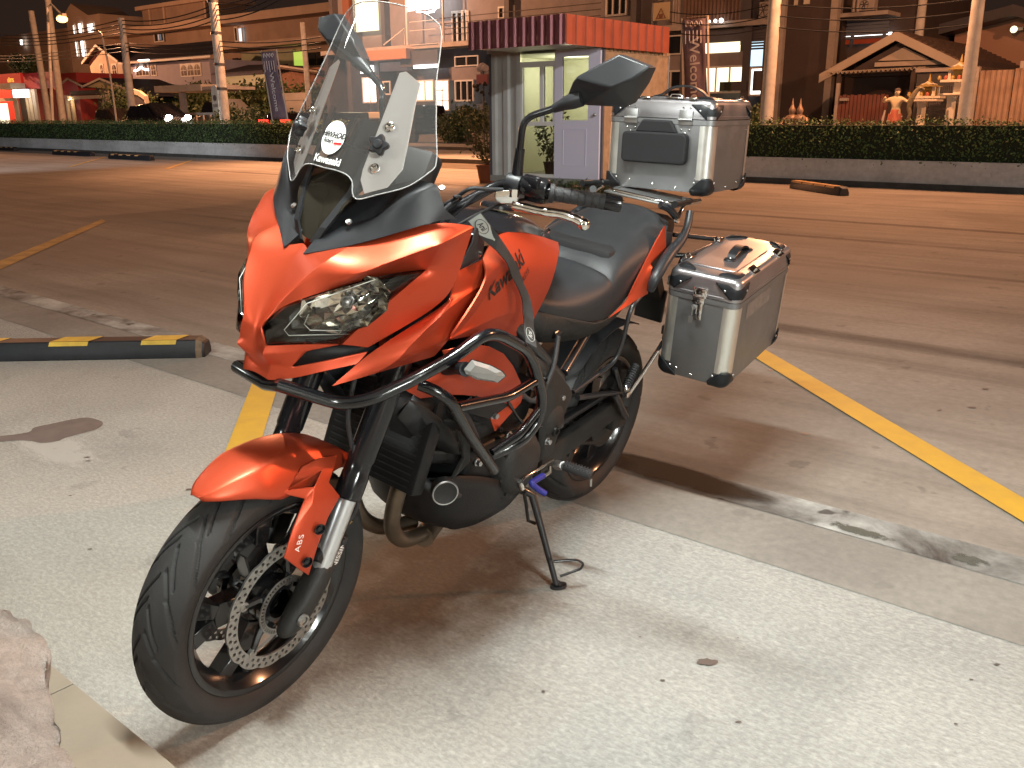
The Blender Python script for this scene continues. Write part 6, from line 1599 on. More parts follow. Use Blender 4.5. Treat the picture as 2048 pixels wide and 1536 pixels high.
# east side: lower orange ply, upper slats
part('side_wall', kio, M_wood, [((k1 - .03, KC + .06, kz), (k1 - .012, KC + KD, kt - .02))])
for i in range(16):
    part('wall_slat', kio, M_wood, [((k1 - .03, KC + .08 + i * .12, kz + 1.9), (k1 + .004, KC + .17 + i * .12, kt))])
wz = lambda y, x=790: (-9.413,1.51)[1]
z_t, z_s = (-9.406,2.309)[1], (-9.405,2.094)[1]
z_a, z_b, z_c = (-9.405,2.012)[1], (-9.403,1.175)[1], (-9.402,1.111)[1]
part('inner_wall', kio, M_kioskw, [((k0 + .03, KC + KD - .06, kz), (k1 - .06, KC + KD - .03, kt)), ((k0 + .03, KC + .05, kz), (k0 + .05, KC + KD - .06, kt)), ((k0 + .03, KC + .05, kt - .03), (k1 - .06, KC + KD - .06, kt))])
part('window_frame', kio, M_frame_w, [((w0, KC - .02, z_a), (w0 + .035, KC + .04, z_s)), ((w1 - .035, KC - .02, z_c), (w1, KC + .04, z_s)), ((w0, KC - .022, z_a), (w1, KC + .042, z_s)), ((w0, KC - .022, z_c), (w1, KC + .042, z_b)), (((-9.359,1.576)[0], KC - .018, z_b), ((-9.287,1.574)[0], KC + .038, z_a)), ((w0 + .001, KC - .018, z_b), (w0 + .04, KC + .038, z_a))])
part('window_pane', kio, M_glass, [((w0 + .036, KC + .006, z_b), (w1 - .036, KC + .010, z_a))])
part('transom_pane', kio, M_glass, [((w0, KC + .006, z_s), (w1, KC + .010, z_t))])
part('lower_panel', kio, M_glass, [((w0, KC + .006, kz + .05), (w1, KC + .010, z_c))])
part('door_sill', kio, M_frame_w, [((w0, KC - .025, kz), (w1, KC + .04, kz + .05))])
lamp('kiosk_light', 'POINT', tuple(RF((k0 + k1) / 2 - .2, KC + 1.0, kt - .25)), 48, (1., .95, .74), .08)
# lilac door with a glazed upper half
dz0, dz1 = kz + .0, kt - .01
g0, g1 = (-8.899,1.69)[0], (-8.402,1.679)[0]; gz0, gz1 = (-8.626,1.196)[1], (-8.643,2.14)[1]
dr = part('door', kio, M_lilac, [((w1 + .005, KC - .03, dz0), (g0, KC + .012, dz1)), ((g1, KC - .03, dz0), (d1 - .004, KC + .012, dz1)), ((g0, KC - .03, gz1), (g1, KC + .012, dz1)), ((g0, KC - .03, dz0), (g1, KC + .012, gz0))])
part('door_glass', dr, M_glass, [((g0, KC - .012, gz0), (g1, KC - .008, gz1))])
part('door_moulding', dr, M_lilac, [((g0 + .02, KC - .036, kz + .2), (g1 - .02, KC - .0305, kz + .215)), ((g0 + .02, KC - .036, gz0 - .14), (g1 - .02, KC - .0305, gz0 - .125)), ((g0 + .02, KC - .036, kz + .215), (g0 + .035, KC - .0305, gz0 - .14)), ((g1 - .035, KC - .036, kz + .215), (g1 - .02, KC - .0305, gz0 - .14))])
kn = MB(); kn.ball(RF(d1 - .07, KC - .06, gz0 + .08), .024, 10); kn.build('door_knob', M_alud, dr)
# eaves: maroon sheets in front, red sheets on the side
ev = (-8.094,2.238); et_ = (-8.1,2.638)
c_f = 10.9; s_l, s_r = (-9.938,2.243)[0], ev[0]
nrib = 11
for i in range(nrib):
    a, b = s_l + (s_r - s_l) * i / nrib, s_l + (s_r - s_l) * (i + 1) / nrib
    q = RB(); q.rp([(a + .004, c_f, ev[1]), (a + .02, c_f - .025, ev[1]), (a + .09, c_f - .030, ev[1]), (b - .05, c_f - .006, ev[1]), (b - .004, c_f, ev[1])], (0, 0, et_[1] - ev[1])); q.build('eave_sheet', M_maroon, kio, smooth=None)
c_b = c_f + 2.85
for i in range(12):
    a, b = c_f + (c_b - c_f) * i / 12, c_f + (c_b - c_f) * (i + 1) / 12
    q = RB(); q.rp([(s_r, a + .003, ev[1]), (s_r + .022, a + .012, ev[1]), (s_r + .022, a + .03, ev[1]), (s_r + .004, a + .045, ev[1]), (s_r + .004, b - .003, ev[1])], (0, 0, et_[1] - ev[1])); q.build('eave_sheet', M_rsheet, kio, smooth=None)
part('kiosk_roof', kio, M_gsheet, [((s_l + .01, c_f + .01, et_[1] - .10), (s_r - .01, c_b, et_[1] - .06)), ((s_l, c_f + .012, ev[1] + .02), (s_r - .01, c_b, ev[1] + .04)), ((k0 - .05, KC - .05, kt), (s_l - .005, KC + KD + .1, kt + .06))])
# plants by the kiosk
def plant(name, label, p, h, spread, n, pot, m_leaf=None, pot_m=None, leaf=.045, stems=5, seed=1):
    R = random.Random(seed); t = thing(name, label, 'plant', p); OFF[t.name] = p
    p = V(p); z0 = 0
    if pot:
        q = MB(); q.lathe([(.001, 0), (pot * .72, 0), (pot, pot * 1.5), (pot * 1.06, pot * 1.5), (pot * 1.06, pot * 1.66), (pot * .92, pot * 1.66), (pot * .9, pot * 1.45), (.001, pot * 1.45)], 18, p, Z); q.build('pot', pot_m or M_terr, t, smooth=40); z0 = pot * 1.5
    tips = []; q = MB()
    for k in range(stems):
        a = 6.28 * k / stems + R.uniform(-.4, .4); pts = [p + Z * z0]
        for i in range(1, 6): pts.append(pts[-1] + Vector((math.cos(a) * spread * .22 * R.uniform(.3, 1.2), math.sin(a) * spread * .22 * R.uniform(.3, 1.2), (h - z0) / 5 * R.uniform(.8, 1.15))))
        q.tube(pts, [.011, .010, .008, .006, .005, .003], 5); tips += pts[1:]
    q.build('stem', M_bark, t)
    q = MB()
    for _ in range(n):
        b = R.choice(tips) + Vector((R.gauss(0, spread * .2), R.gauss(0, spread * .2), R.gauss(0, h * .07)))
        d = Vector((R.uniform(-1, 1), R.uniform(-1, 1), R.uniform(-.3, 1))).normalized(); a = d.orthogonal().normalized(); a = Matrix.Rotation(R.uniform(0, 6.28), 3, d) @ a; c = d.cross(a); sz = leaf * R.uniform(.6, 1.2)
        q.quad(b - a * sz, b + c * sz * .4 + d * sz * .15, b + a * sz, b - c * sz * .4 + d * sz * .15)
    q.build('foliage', m_leaf or M_leaf, t, smooth=None)
    return t
plant('potted_shrub', 'loose leafy shrub in a brown pot beside the kiosk', (-0.457,18.129,0), 1.35, .55, 900, .21, seed=3)
pp_ = RF((w0 + w1) / 2 + .02, KC + .35, kz)
plant('potted_palm', 'small plant in a black pot inside the kiosk window', tuple(pp_), .95, .28, 220, .14, pot_m=M_potb, leaf=.06, seed=5)
for i in range(7): plant('ground_shrub', ('low dark shrub below the left edge of the kiosk door', 'low dark shrub second from the left under the kiosk door', 'low dark shrub third from the left under the kiosk door', 'low dark shrub in the middle under the kiosk door', 'low dark shrub right of the middle under the kiosk door', 'low dark shrub second from the right under the kiosk door', 'low dark shrub at the right corner of the kiosk')[i], tuple(RF(w1 + .1 + i * .2, KC - .12 + .05 * (i % 2), 0)), .26, .22, 150, 0, leaf=.035, seed=20 + i).__setitem__('group', 'low shrubs under the kiosk door')

# ---------------------------------------------------------------- shop row across the street, front plane c = FC
FC = 34.0
zb = 4.47
sh = T('shop_row', 'grey three storey shop row with lit ground floor shops behind the kiosk', 'shop building', -24, FC + 4, 0)
sL, sR = (-41.601,4.759)[0], (-15.876,3.574)[0]
part('rear_wall', sh, M_greyd, [((sL, FC + 1.2, .25), (sR, FC + 9, 12.5))])
part('upper_wall', sh, M_grey, [((sL + .01, FC + .9, zb + .3), (sR - .01, FC + 1.2, 12.4))])
part('balcony_slab', sh, M_slab_e, [((sL - .3, FC - .15, zb), (sR + .05, FC + 1.19, zb + .22))])
part('shop_floor', sh, M_band, [((sL - .5, FC - .4, .0), (sR + .2, FC + 1.19, .38))])
cols = [(-41.604,3.457)[0], (-39.713,3.399)[0], (-37.477,3.332)[0], (-29.028,3.076)[0], (-22.074,2.865)[0], (-19.252,2.78)[0], (-16.546,2.698)[0], (-15.724,2.673)[0]]
for s_ in cols:
    part('column', sh, M_greyd, [((s_ - .16, FC - .06, .38), (s_ + .16, FC + 1.19, zb - .001)), ((s_ - .14, FC + .5, zb + .22), (s_ + .14, FC + .89, 12.3))])
def pane(A, B, m, name='window', fr=.07, mull=1, c=FC, rows=1, parent=None, trans=0, frame_m=None):
    a0, b0 = (A[0], A[1]), (B[0], B[1]); w = b0[0] - a0[0]; h = a0[1] - b0[1]
    boxes = [((a0[0], c - .05, b0[1]), (a0[0] + fr, c + .02, a0[1])), ((b0[0] - fr, c - .05, b0[1]), (b0[0], c + .02, a0[1])), ((a0[0] + fr, c - .048, a0[1] - fr), (b0[0] - fr, c + .018, a0[1])), ((a0[0] + fr, c - .048, b0[1]), (b0[0] - fr, c + .018, b0[1] + fr))]
    for i in range(1, mull):
        x = a0[0] + w * i / mull; boxes.append(((x - fr * .4, c - .046, b0[1] + fr), (x + fr * .4, c + .016, a0[1] - fr)))
    for i in range(1, rows):
        z = b0[1] + h * i / rows; boxes.append(((a0[0] + fr, c - .044, z - fr * .4), (b0[0] - fr, c + .014, z + fr * .4)))
    o = part(name, parent or sh, frame_m or M_frame_w, boxes)
    part('pane', o, m, [((a0[0] + fr * .5, c + .03, b0[1] + fr * .5), (b0[0] - fr * .5, c + .05, a0[1] - fr * .5))])
    return o
def wallp(A, B, m=None, c=FC, d=.3, name='wall_panel'):
    return part(name, sh, m or M_grey, [fb(A, B, c, c + d)])
# bay by bay (left to right)
pane((-38.74,3.243), (-37.551,1.924), M_litW, mull=2)
part('lit_sign', sh, M_litS, [fb((-38.577,3.814), (-37.641,3.44), FC - .25, FC - .12)])
pane((-37.119,3.016), (-36.536,2.321), M_dglass, mull=1)
wallp((-37.407,3.93), (-35.237,3.496), M_bluewall)
pane((-35.266,2.989), (-33.383,1.96), M_litC, mull=3)
pane((-33.277,2.957), (-32.326,1.491), M_litW, mull=2, rows=3)
part('shop_sign_board', sh, M_greyd, [fb((-35.222,4.349), (-32.59,3.62), FC - .5, FC - .4)])
part('sign_tube', sh, M_neon, [fb((-34.24,3.671), (-32.544,3.525), FC - .55, FC - .5)])
wallp((-34.574,3.518), (-32.182,2.928), M_greyd)
pane((-31.936,2.921), (-30.697,1.924), M_dglass, mull=3)
pane((-31.9,4.014), (-30.364,3.539), M_dglass, mull=2, fr=.05)
wallp((-32.161,3.541), (-30.261,2.918), M_grey)
# upper floor
uc = FC + .86
pane((-32.853,6.184), (-31.829,4.636), M_dglass, mull=3, c=uc, name='balcony_door')
pane((-32.845,6.142), (-31.7,4.63), M_dglass, mull=3, c=uc, name='balcony_door')
pane((-29.825,6.172), (-28.823,5.625), M_dglass, mull=3, c=uc, name='balcony_door')
pane((-23.703,6.326), (-22.625,5.324), M_dglass, mull=3, c=uc, name='balcony_door')
part('glowing_cream_wall', sh, M_litC, [fb((-39.764,7.745), (-37.84,5.593), FC + .5, FC + .55)])  # wall glows itself, standing in for light falling on it
wallp((-40.516,7.979), (-39.99,4.649), mat('red_brown_post', (.20, .08, .05), .7), FC + .4, .3, 'painted_post')
# bright shop sign on the balcony, white board and curled neon
part('neon_sign_board', sh, M_litS, [fb((-34.871,7.439), (-32.724,6.26), FC - .22, FC - .12)])
q = RB(); q.rt([((-34.13,6.187)[0] + .05 * i * 6, FC - .3, (-34.13,6.187)[1] - .10 * math.sin(i * .55)) for i in range(5)], .035, 6); q.rt(spline([V((a[0], FC - .3, a[1])) for a in ((-34.131,6.166), (-33.251,6.105), (-32.718,6.272), (-32.615,6.549))], 5), .035, 6); q.build('neon_curl', M_neon, sh)
for y in (245, 300, 390, 445):
    q = RB(); a, b = (-34.773,5.732), (-32.874,5.612); z_ = a[1] + (245 - y) * .0062 * 1.2
    q.rt([(a[0], FC - .2, z_), (b[0], FC - .2, z_)], .02, 6); q.build('balcony_rail', M_frame_w, sh)
for px in (940, 1340):
    a = (-32.515,5.363) if px == 1340 else (-35.047,5.515)
    q = RB(); q.rt([(a[0], FC - .12, zb + .2), (a[0], FC - .12, 9.)], .05, 8); q.build('downpipe', M_frame_w, sh)
q = RB(); q.rt([((-36.721,4.606)[0], FC - .2, zb + .3), ((-35.139,5.049)[0], FC - .2, zb + 1.0), ((-35.172,4.49)[0], FC - .2, zb + .25)], .03, 6); q.build('awning_brace', M_frame_w, sh)
part('awning', sh, mat('orange_awning', (.45, .20, .10), .7), [fb((-37.456,4.48), (-34.474,4.004), FC - .8, FC - .2)])
for x0, x1 in (((-32.812,4.763)[0], (-30.912,4.665)[0]), ((-30.824,4.66)[0], (-23.345,4.273)[0])):
    for z_ in (.35, .6, .85, 1.1):
        q = RB(); q.rt([(x0, FC - .05, zb + .22 + z_), (x1, FC - .05, zb + .22 + z_)], .018, 6); q.build('balcony_rail', M_rail, sh)
# right of the kiosk
pane((-20.973,2.979), (-19.303,2.204), M_dglass, mull=3)
pane((-20.061,4.313), (-19.403,3.571), M_dglass, mull=1, fr=.05)
wallp((-21.18,3.574), (-19.302,2.982), M_grey)
part('transom_light', sh, M_litC, [fb((-18.419,3.929), (-16.889,3.556), FC - .02, FC + .06)])
wallp((-18.42,3.567), (-16.715,3.046), M_grey)
pane((-18.398,3.068), (-16.643,2.046), M_litC, mull=3)
part('shutter_box', sh, M_greyd, [fb((-18.471,4.405), (-15.645,3.808), FC + .02, FC + .3)])
for i in range(7):
    z_ = (-16.256,4.24)[1] - .1 * i
    part('shutter_slat', sh, M_greyd, [(((-16.762,4.269)[0], FC - .03, z_ - .04), ((-15.686,4.207)[0], FC + .019, z_ + .03))])
part('lit_blue_sign', sh, M_litB, [fb((-16.459,3.886), (-15.684,3.008), FC - .02, FC + .05)])
po = pane((-16.391,2.978), (-15.617,1.915), M_litW, mull=1, name='poster_door')
pm = RB()
for x0, y0, x1, y1 in (((-16.259,2.843) + (-15.745,2.104)),):
    pm.rb((x0, FC + .015, y1), (x1, FC + .028, y0))
pm.build('poster_print', mat('poster_ink', (.10, .08, .08), .6), po, smooth=None)
bf = (-18.61,2.181)
for i, (x, w_) in enumerate((((-17.353,2.232)[0], .25), ((-16.958,2.223)[0], .5))):
    part('counter_goods', sh, M_leaf if i == 0 else M_greyd, [((x - w_, FC - .09, (-17.345,2.117)[1]), (x + w_, FC - .055, (-17.345,2.117)[1] + .35))])
# corrugated balcony screen and air conditioner
corrugated('balcony_screen', sh, mat('brown_screen', (.17, .105, .075), .6, var=.2, vscale=3.), (-19.313,5.184)[0], (-16.893,5.013)[0], FC - .1, zb + .22, zb + 4.6, .16, .05)
def aircon(parent, A, B, c):
    o = part('air_conditioner', parent, M_slab_e, [fb(A, B, c, c + .35)], bev=.02)
    s_, z_ = (A[0] * .6 + B[0] * .4), (A[1] + B[1]) / 2; r = (A[1] - B[1]) * .38
    q = RB(); q.lathe([(r, 0), (r * 1.05, -.02), (r * .95, -.02)], 18, RF(s_, c - .004, z_), N, closed=True)
    for k in range(6): q.rt([(s_, c - .012, z_), (s_ + r * math.cos(k), c - .012, z_ + r * math.sin(k))], .02, 4)
    q.build('fan_grille', M_greyd, o)
aircon(sh, (-16.144,5.267), (-15.71,4.667), FC - .1)
part('balcony_curb', sh, M_slab_e, [fb((-16.523,4.624), (-15.566,4.456), FC - .3, FC - .152)])
for x in ((-19.788,5.24)[0], (-19.671,5.232)[0], (-19.555,5.223)[0]):
    q = RB(); q.rt([(x, FC - .1, zb + .1), (x, FC - .1, 10)], .05, 6); q.build('downpipe', M_slab_e, sh)
for k in range(3):
    q = MB(); q.ball(RF((-18.022,4.699)[0] + .25 * k, FC - .4, (-17.956,4.695)[1]), .05 + .02 * k, 8); q.build('balcony_lamp', M_litS, sh)
# signs hanging by the columns
def sign(label, A, B, c, lines, m=M_signc, tri=False):
    t = T('hanging_sign', label, 'sign', (A[0] + B[0]) / 2, c, B[1])
    part('sign_board', t, m, [fb(A, B, c, c + .06)], bev=.01)
    w, h = B[0] - A[0], A[1] - B[1]
    for i, (tx, sz, fz) in enumerate(lines):
        o = RF((A[0] + B[0]) / 2, c - .004, A[1] - h * fz)
        lettering(tx, h * sz, o, U, Z, M_terr, t, bold=.004)
    if tri:
        q = RB(); x, z_ = (A[0] + B[0]) / 2, B[1] + h * .1
        q.rt([(x - w * .28, c - .006, z_), (x, c - .006, z_ + h * .55), (x + w * .28, c - .006, z_), (x - w * .28, c - .006, z_)], .022, 5); q.rb((x - .08, c - .012, z_ + .02), (x + .08, c - .002, z_ + h * .25)); q.build('sign_emblem', M_terr, t)
    q = RB(); q.rt([((A[0] + B[0]) / 2 - w * .3, c + .03, A[1]), ((A[0] + B[0]) / 2 - w * .3, c + .5, A[1] + .1)], .03, 5); q.rt([(A[0] - .02, c + .05, B[1] - 2.), (A[0] - .02, c + .05, A[1])], .05, 6); q.build('sign_post', M_rail, t)
sign('cream sign with a triangle emblem above the red eaves', (-18.975,5.21), (-18.285,4.6), 31, [], tri=True)
sign('cream sign with brown lettering just below the red eaves', (-18.87,3.667), (-18.295,3.044), 31, [('กาแฟ', .26, .25), ('อาหาร', .2, .55), ('เครื่องดื่ม', .15, .82)])
# cloth lanterns on the wall left of the kiosk
lt = T('hanging_ornament', 'dark hanging ornament with a pale cloud shape left of the kiosk', 'ornament', (-26.581,2.614)[0], 30, 0)
q = MB();
for dx, dz, r in ((-.16, 0, .16), (.0, .05, .18), (.16, 0, .15)): q.ball(RF((-26.569,3.159)[0] + dx, 30, (-26.569,3.159)[1] + dz), r, 10, (1, .4, 1))
q.build('cloud_board', mat('pale_board', (.40, .36, .36), .7), lt)
q = RB(); q.rb(((-26.887,2.787)[0], 29.95, (-26.893,2.512)[1]), ((-26.271,2.769)[0], 30.02, (-26.883,2.924)[1])); q.build('red_board', mat('dull_red_board', (.22, .07, .08), .7), lt, smooth=None)
q = MB(); R_ = random.Random(5)
for k in range(9): q.ball(RF((-27.013,2.405)[0] + .1 * k + R_.uniform(-.05, .05), 29.95, (-26.548,2.339)[1] + R_.uniform(-.25, .25)), R_.uniform(.05, .11), 8)
q.build('lantern', M_potb, lt)
q = RB(); q.rt([((-26.586,2.34)[0], 30.05, .1), ((-26.586,2.34)[0], 30.05, (-26.567,3.267)[1])], .04, 6); q.build('ornament_post', M_rail, lt)

# ---------------------------------------------------------------- dark end building and its neighbour
bl = T('end_building', 'tall dark brown side wall right of the lit shops', 'building', (-13.754,3.43)[0], 36, 0)
e0, e1 = (-14.398,3.049)[0], (-12.643,2.981)[0]
part('side_wall', bl, M_brownw, [((e0, 32.5, 0), (e1, 40, 13))])
part('wall_pier', bl, M_slab_e, [((e0 - .25, 32.3, 0), (e0, 32.6, 13)), ((e1 - .12, 32.3, 0), (e1 + .12, 32.6, 13))])
part('pipe', bl, M_whitep, [(((-14.086,4.989)[0] - .06, 32.42, (-14.078,4.896)[1]), ((-14.086,4.989)[0] + .06, 32.49, 12.)), (((-13.696,4.96)[0] - .1, 32.42, (-14.078,4.896)[1]), ((-13.696,4.96)[0] + .1, 32.49, 12.))])
nb = T('neighbour_shop', 'shop house with slatted transom lights behind the gabled house', 'shop building', (-12.104,3.731)[0], 38, 0)
n0, n1 = (-12.92,4.081)[0], (-11.074,4.446)[0]
part('shop_wall', nb, M_brownw, [((n0, 33.9, 0), (n1 + .6, 42, 10.5))])
part('balcony_slab', nb, M_slab_e, [fb((-12.858,4.61), (-10.946,4.307), 32.6, 33.9, z0=(-11.902,4.401)[1], z1=(-11.915,4.529)[1])])
for i in range(6):
    z_ = (-12.554,4.343)[1] - .11 * i; part('transom_slat', nb, mat('blue_grey_slat', (.13, .15, .19), .6) if i == 0 else bpy.data.materials['blue_grey_slat'], [((n0, 33.55, z_ - .045), ((-11.184,4.255)[0], 33.62, z_ + .045))])
for x0, x1 in ((((-13.032,3.896)[0]), (-12.505,3.867)[0]), ((-12.352,3.907)[0], (-11.408,3.871)[0]), ((-11.259,3.878)[0], (-11.075,3.868)[0])):
    part('transom_light', nb, M_litS, [((x0, 33.6, (-12.153,3.821)[1]), (x1, 33.66, (-12.163,3.92)[1]))]); part('wall_panel', nb, M_rsheet, [((x0, 33.6, (-12.128,3.585)[1]), (x1, 33.66, (-12.151,3.808)[1]))])
aircon(nb, (-12.113,4.97), (-11.554,4.598), 33.0)
for x in (250, 365, 405):
    s_ = (-12.667,4.829)[0] + (x - 250) * .0033 * 1.1
    q = RB(); q.rt([(s_, 33.0, (-12.432,4.581)[1]), (s_, 33.0, 10)], .06, 6); q.build('downpipe', M_slab_e, nb)

# ---------------------------------------------------------------- gabled house on the right
hc = 29.0
ga, gp_, gb = (-11.618,2.438), (-9.408,3.569), (-7.536,2.647)
hs = T('gabled_house', 'low house with a pale gable and old tiled roof behind the right hedge', 'house', gp_[0], hc + 4, 0)
zE = ga[1]
def tri(name, parent, m, pts, d):
    q = RB(); q.rp(pts, d); return q.build(name, m, parent, smooth=None)
gz = (-9.125,3.113)
tri('gable_wall', hs, M_brownw, [(ga[0] + .5, hc + .35, zE - .1), (gb[0] - .1, hc + .35, gb[1] - .3), (gp_[0] + .05, hc + .35, gp_[1] - .25)], (0, .2, 0))
tri('gable_panel', hs, M_cream, [((-9.967,2.767)[0], hc + .27, (-9.968,2.781)[1]), ((-8.464,2.736)[0], hc + .27, (-8.465,2.745)[1]), ((-9.244,3.105)[0], hc + .27, (-9.247,3.133)[1])], (0, .07, 0))
part('gable_band', hs, M_cream, [(((-10.05,2.712)[0], hc + .25, (-9.448,2.61)[1]), ((-7.956,2.634)[0], hc + .34, (-9.462,2.733)[1]))])
def slope(name, parent, m, a, b, c0, c1, th=.10):
    q = RB(); q.rp([(a[0], c0, a[1]), (b[0], c0, b[1]), (b[0], c0, b[1] - th), (a[0], c0, a[1] - th)], (0, c1 - c0, 0)); return q.build(name, m, parent, smooth=None)
slope('barge_board', hs, M_cream, ga, (gp_[0], gp_[1]), hc - .06, hc, .26); slope('barge_board', hs, M_cream, (gp_[0], gp_[1]), gb, hc - .06, hc, .26)
q = RB()
for (a, b) in ((ga, gp_), (gp_, (gb[0] + .5, gb[1] - .23))):
    n_ = 14
    for i in range(n_):
        f0, f1 = i / n_, (i + 1) / n_ + .01
        p0 = (a[0] + (b[0] - a[0]) * f0, a[1] + (b[1] - a[1]) * f0); p1 = (a[0] + (b[0] - a[0]) * f1, a[1] + (b[1] - a[1]) * f1)
        lift = .05
        q.rp([(p0[0], hc + .01, p0[1] + (lift if b[1] > a[1] else 0)), (p1[0], hc + .01, p1[1] + (0 if b[1] > a[1] else lift)), (p1[0], hc + .01, p1[1] - .04), (p0[0], hc + .01, p0[1] - .04)], (0, 10.0, 0))
q.build('tiled_roof', M_rooft, hs, smooth=None)
part('house_wall', hs, M_brownw, [((ga[0] + .7, hc + 1.0, 0), (gb[0] + .2, hc + 9.5, zE + .3))])
# corrugated porch roof
q = RB(); a, b, c2 = (-11.115,2.429), (-8.877,2.454), (-8.464,2.547); n_ = 100
for i in range(n_ + 1):
    f = i / n_; s_ = a[0] + (c2[0] - a[0]) * f; z_ = a[1] + (c2[1] - a[1]) * f * .4 + .035 * math.sin(i * PI / 2.5)
    q.v += [tuple(RF(s_, 28.2, z_)), tuple(RF(s_, hc + .2, z_ + .06))]
q.f = [(2 * i, 2 * i + 2, 2 * i + 3, 2 * i + 1) for i in range(n_)]
q.build('porch_roof', M_cream, hs, smooth=None, solid=.01)
part('porch_post', hs, M_brownw, [((a[0] + .3, 28.3, 0), (a[0] + .42, 28.42, a[1])), ((c2[0] - .2, 28.3, 0), (c2[0] - .08, 28.42, c2[1]))])
# plank fence under the porch
f0, f1 = (-10.505,1.769)[0], (-9.059,1.744)[0]; zf = (-9.887,1.772)[1]
fe = T('plank_fence', 'red brown board fence under the porch roof', 'fence', (f0 + f1) / 2, 27.8, 0)
n_ = 13
for i in range(n_):
    x0 = f0 + (f1 - f0) * i / n_; part('board', fe, M_rooft if False else bpy.data.materials.get('fence_board') or mat('fence_board', (.20, .075, .055), .75, var=.25, vscale=2.), [((x0 + .01, 27.8, 0), (x0 + (f1 - f0) / n_ - .012, 27.84, zf + .02 * (i % 2)))])
part('post', fe, M_slab_e, [((f0 - .1, 27.78, 0), (f0 - .01, 27.88, zf + .35))])
mb_ = part('letter_box', fe, M_slab_e, [fb((-10.406,1.696), (-10.186,1.617), 27.62, 27.79)])
# lattice gate
g0_, g1_ = (-8.259,2.31)[0], (-7.133,2.275)[0]; zg = (-7.701,2.344)[1]
gt = T('lattice_gate', 'dark folding lattice gate behind the spirit houses', 'gate', (g0_ + g1_) / 2, 27.6, 0)
for i in range(24):
    x = g0_ + (g1_ - g0_) * i / 23; q = RB(); q.rb((x - .022, 27.6, .05), (x + .022, 27.63, zg)); q.build('bar', M_rail, gt, smooth=None)
q = RB()
for i in range(23):
    x, x2 = g0_ + (g1_ - g0_) * i / 23, g0_ + (g1_ - g0_) * (i + 1) / 23
    for k in range(7):
        z0 = .3 + k * .24
        if z0 + .24 > zg: continue
        q.rt([(x, 27.58, z0), (x2, 27.58, z0 + .24)], .010, 4); q.rt([(x, 27.57, z0 + .24), (x2, 27.57, z0)], .010, 4)
q.build('lattice', M_rail, gt, smooth=None, kind='stuff')
part('gate_backing', gt, M_greyd, [((g0_, 27.9, 0), (g1_, 27.95, zg))])
part('gate_lintel', gt, M_slab_e, [((g0_ - .05, 27.5, zg), (g1_ + .05, 27.7, zg + .10))])
# zinc sheet fence at the far right
z0_, z1_ = (-6.389,2.269)[0], (-5.404,2.308)[0] + 6
zf = T('zinc_fence', 'tall corrugated zinc fence right of the leaning pole', 'fence', (z0_ + z1_) / 2, 26.5, 0)
zt_ = (-6.078,2.295)[1]
x = z0_; i = 0
while x < z1_:
    corrugated('sheet', zf, M_zinc, x, x + .78, 26.5 + .02 * (i % 2), 0, zt_ + (.03 if i % 2 else 0), .13, .03); x += .80; i += 1
part('rail', zf, M_brownw, [((z0_, 26.56, 1.0), (z1_, 26.62, 1.08))])
part('post', zf, M_slab_e, [((z0_ - .22, 26.4, 0), (z0_ - .02, 26.6, zt_ + .1)), (((-5.467,2.475)[0] - .05, 26.56, 0), ((-5.467,2.475)[0] + .05, 26.64, (-5.47,2.498)[1]))])
# brick orange gable and dark roof behind
rr_ = T('orange_gable_house', 'dark roofed house with an orange lit gable at the far right', 'house', (-8.878,4.114)[0], 40, 0)
tri('gable_wall', rr_, mat('orange_render', (.42, .24, .16), .8), [((-10.228,4.232)[0], 38, (-10.228,4.232)[1]), ((-8.236,4.692)[0], 38, (-8.236,4.692)[1]), ((-7.187,4.344)[0] + 3, 38, (-7.187,4.344)[1]), ((-7.015,3.157)[0] + 3, 38, 0), ((-10.11,3.288)[0], 38, 0)], (0, .3, 0))
slope('roof', rr_, M_greyd, (-10.792,4.269), (-8.121,4.825), 36.8, 46, .35); slope('roof', rr_, M_greyd, (-8.121,4.825), (-6.488,4.265), 36.8, 46, .35)
part('wall_lamp', rr_, M_slab_e, [fb((-8.277,4.13), (-7.888,4.031), 37.6, 37.9)])
wl = MB(); wl.ball(RF((-8.135,4.054)[0], 37.4, (-8.135,4.054)[1]), .12, 10); wl.build('lamp_glass', M_litC, rr_)

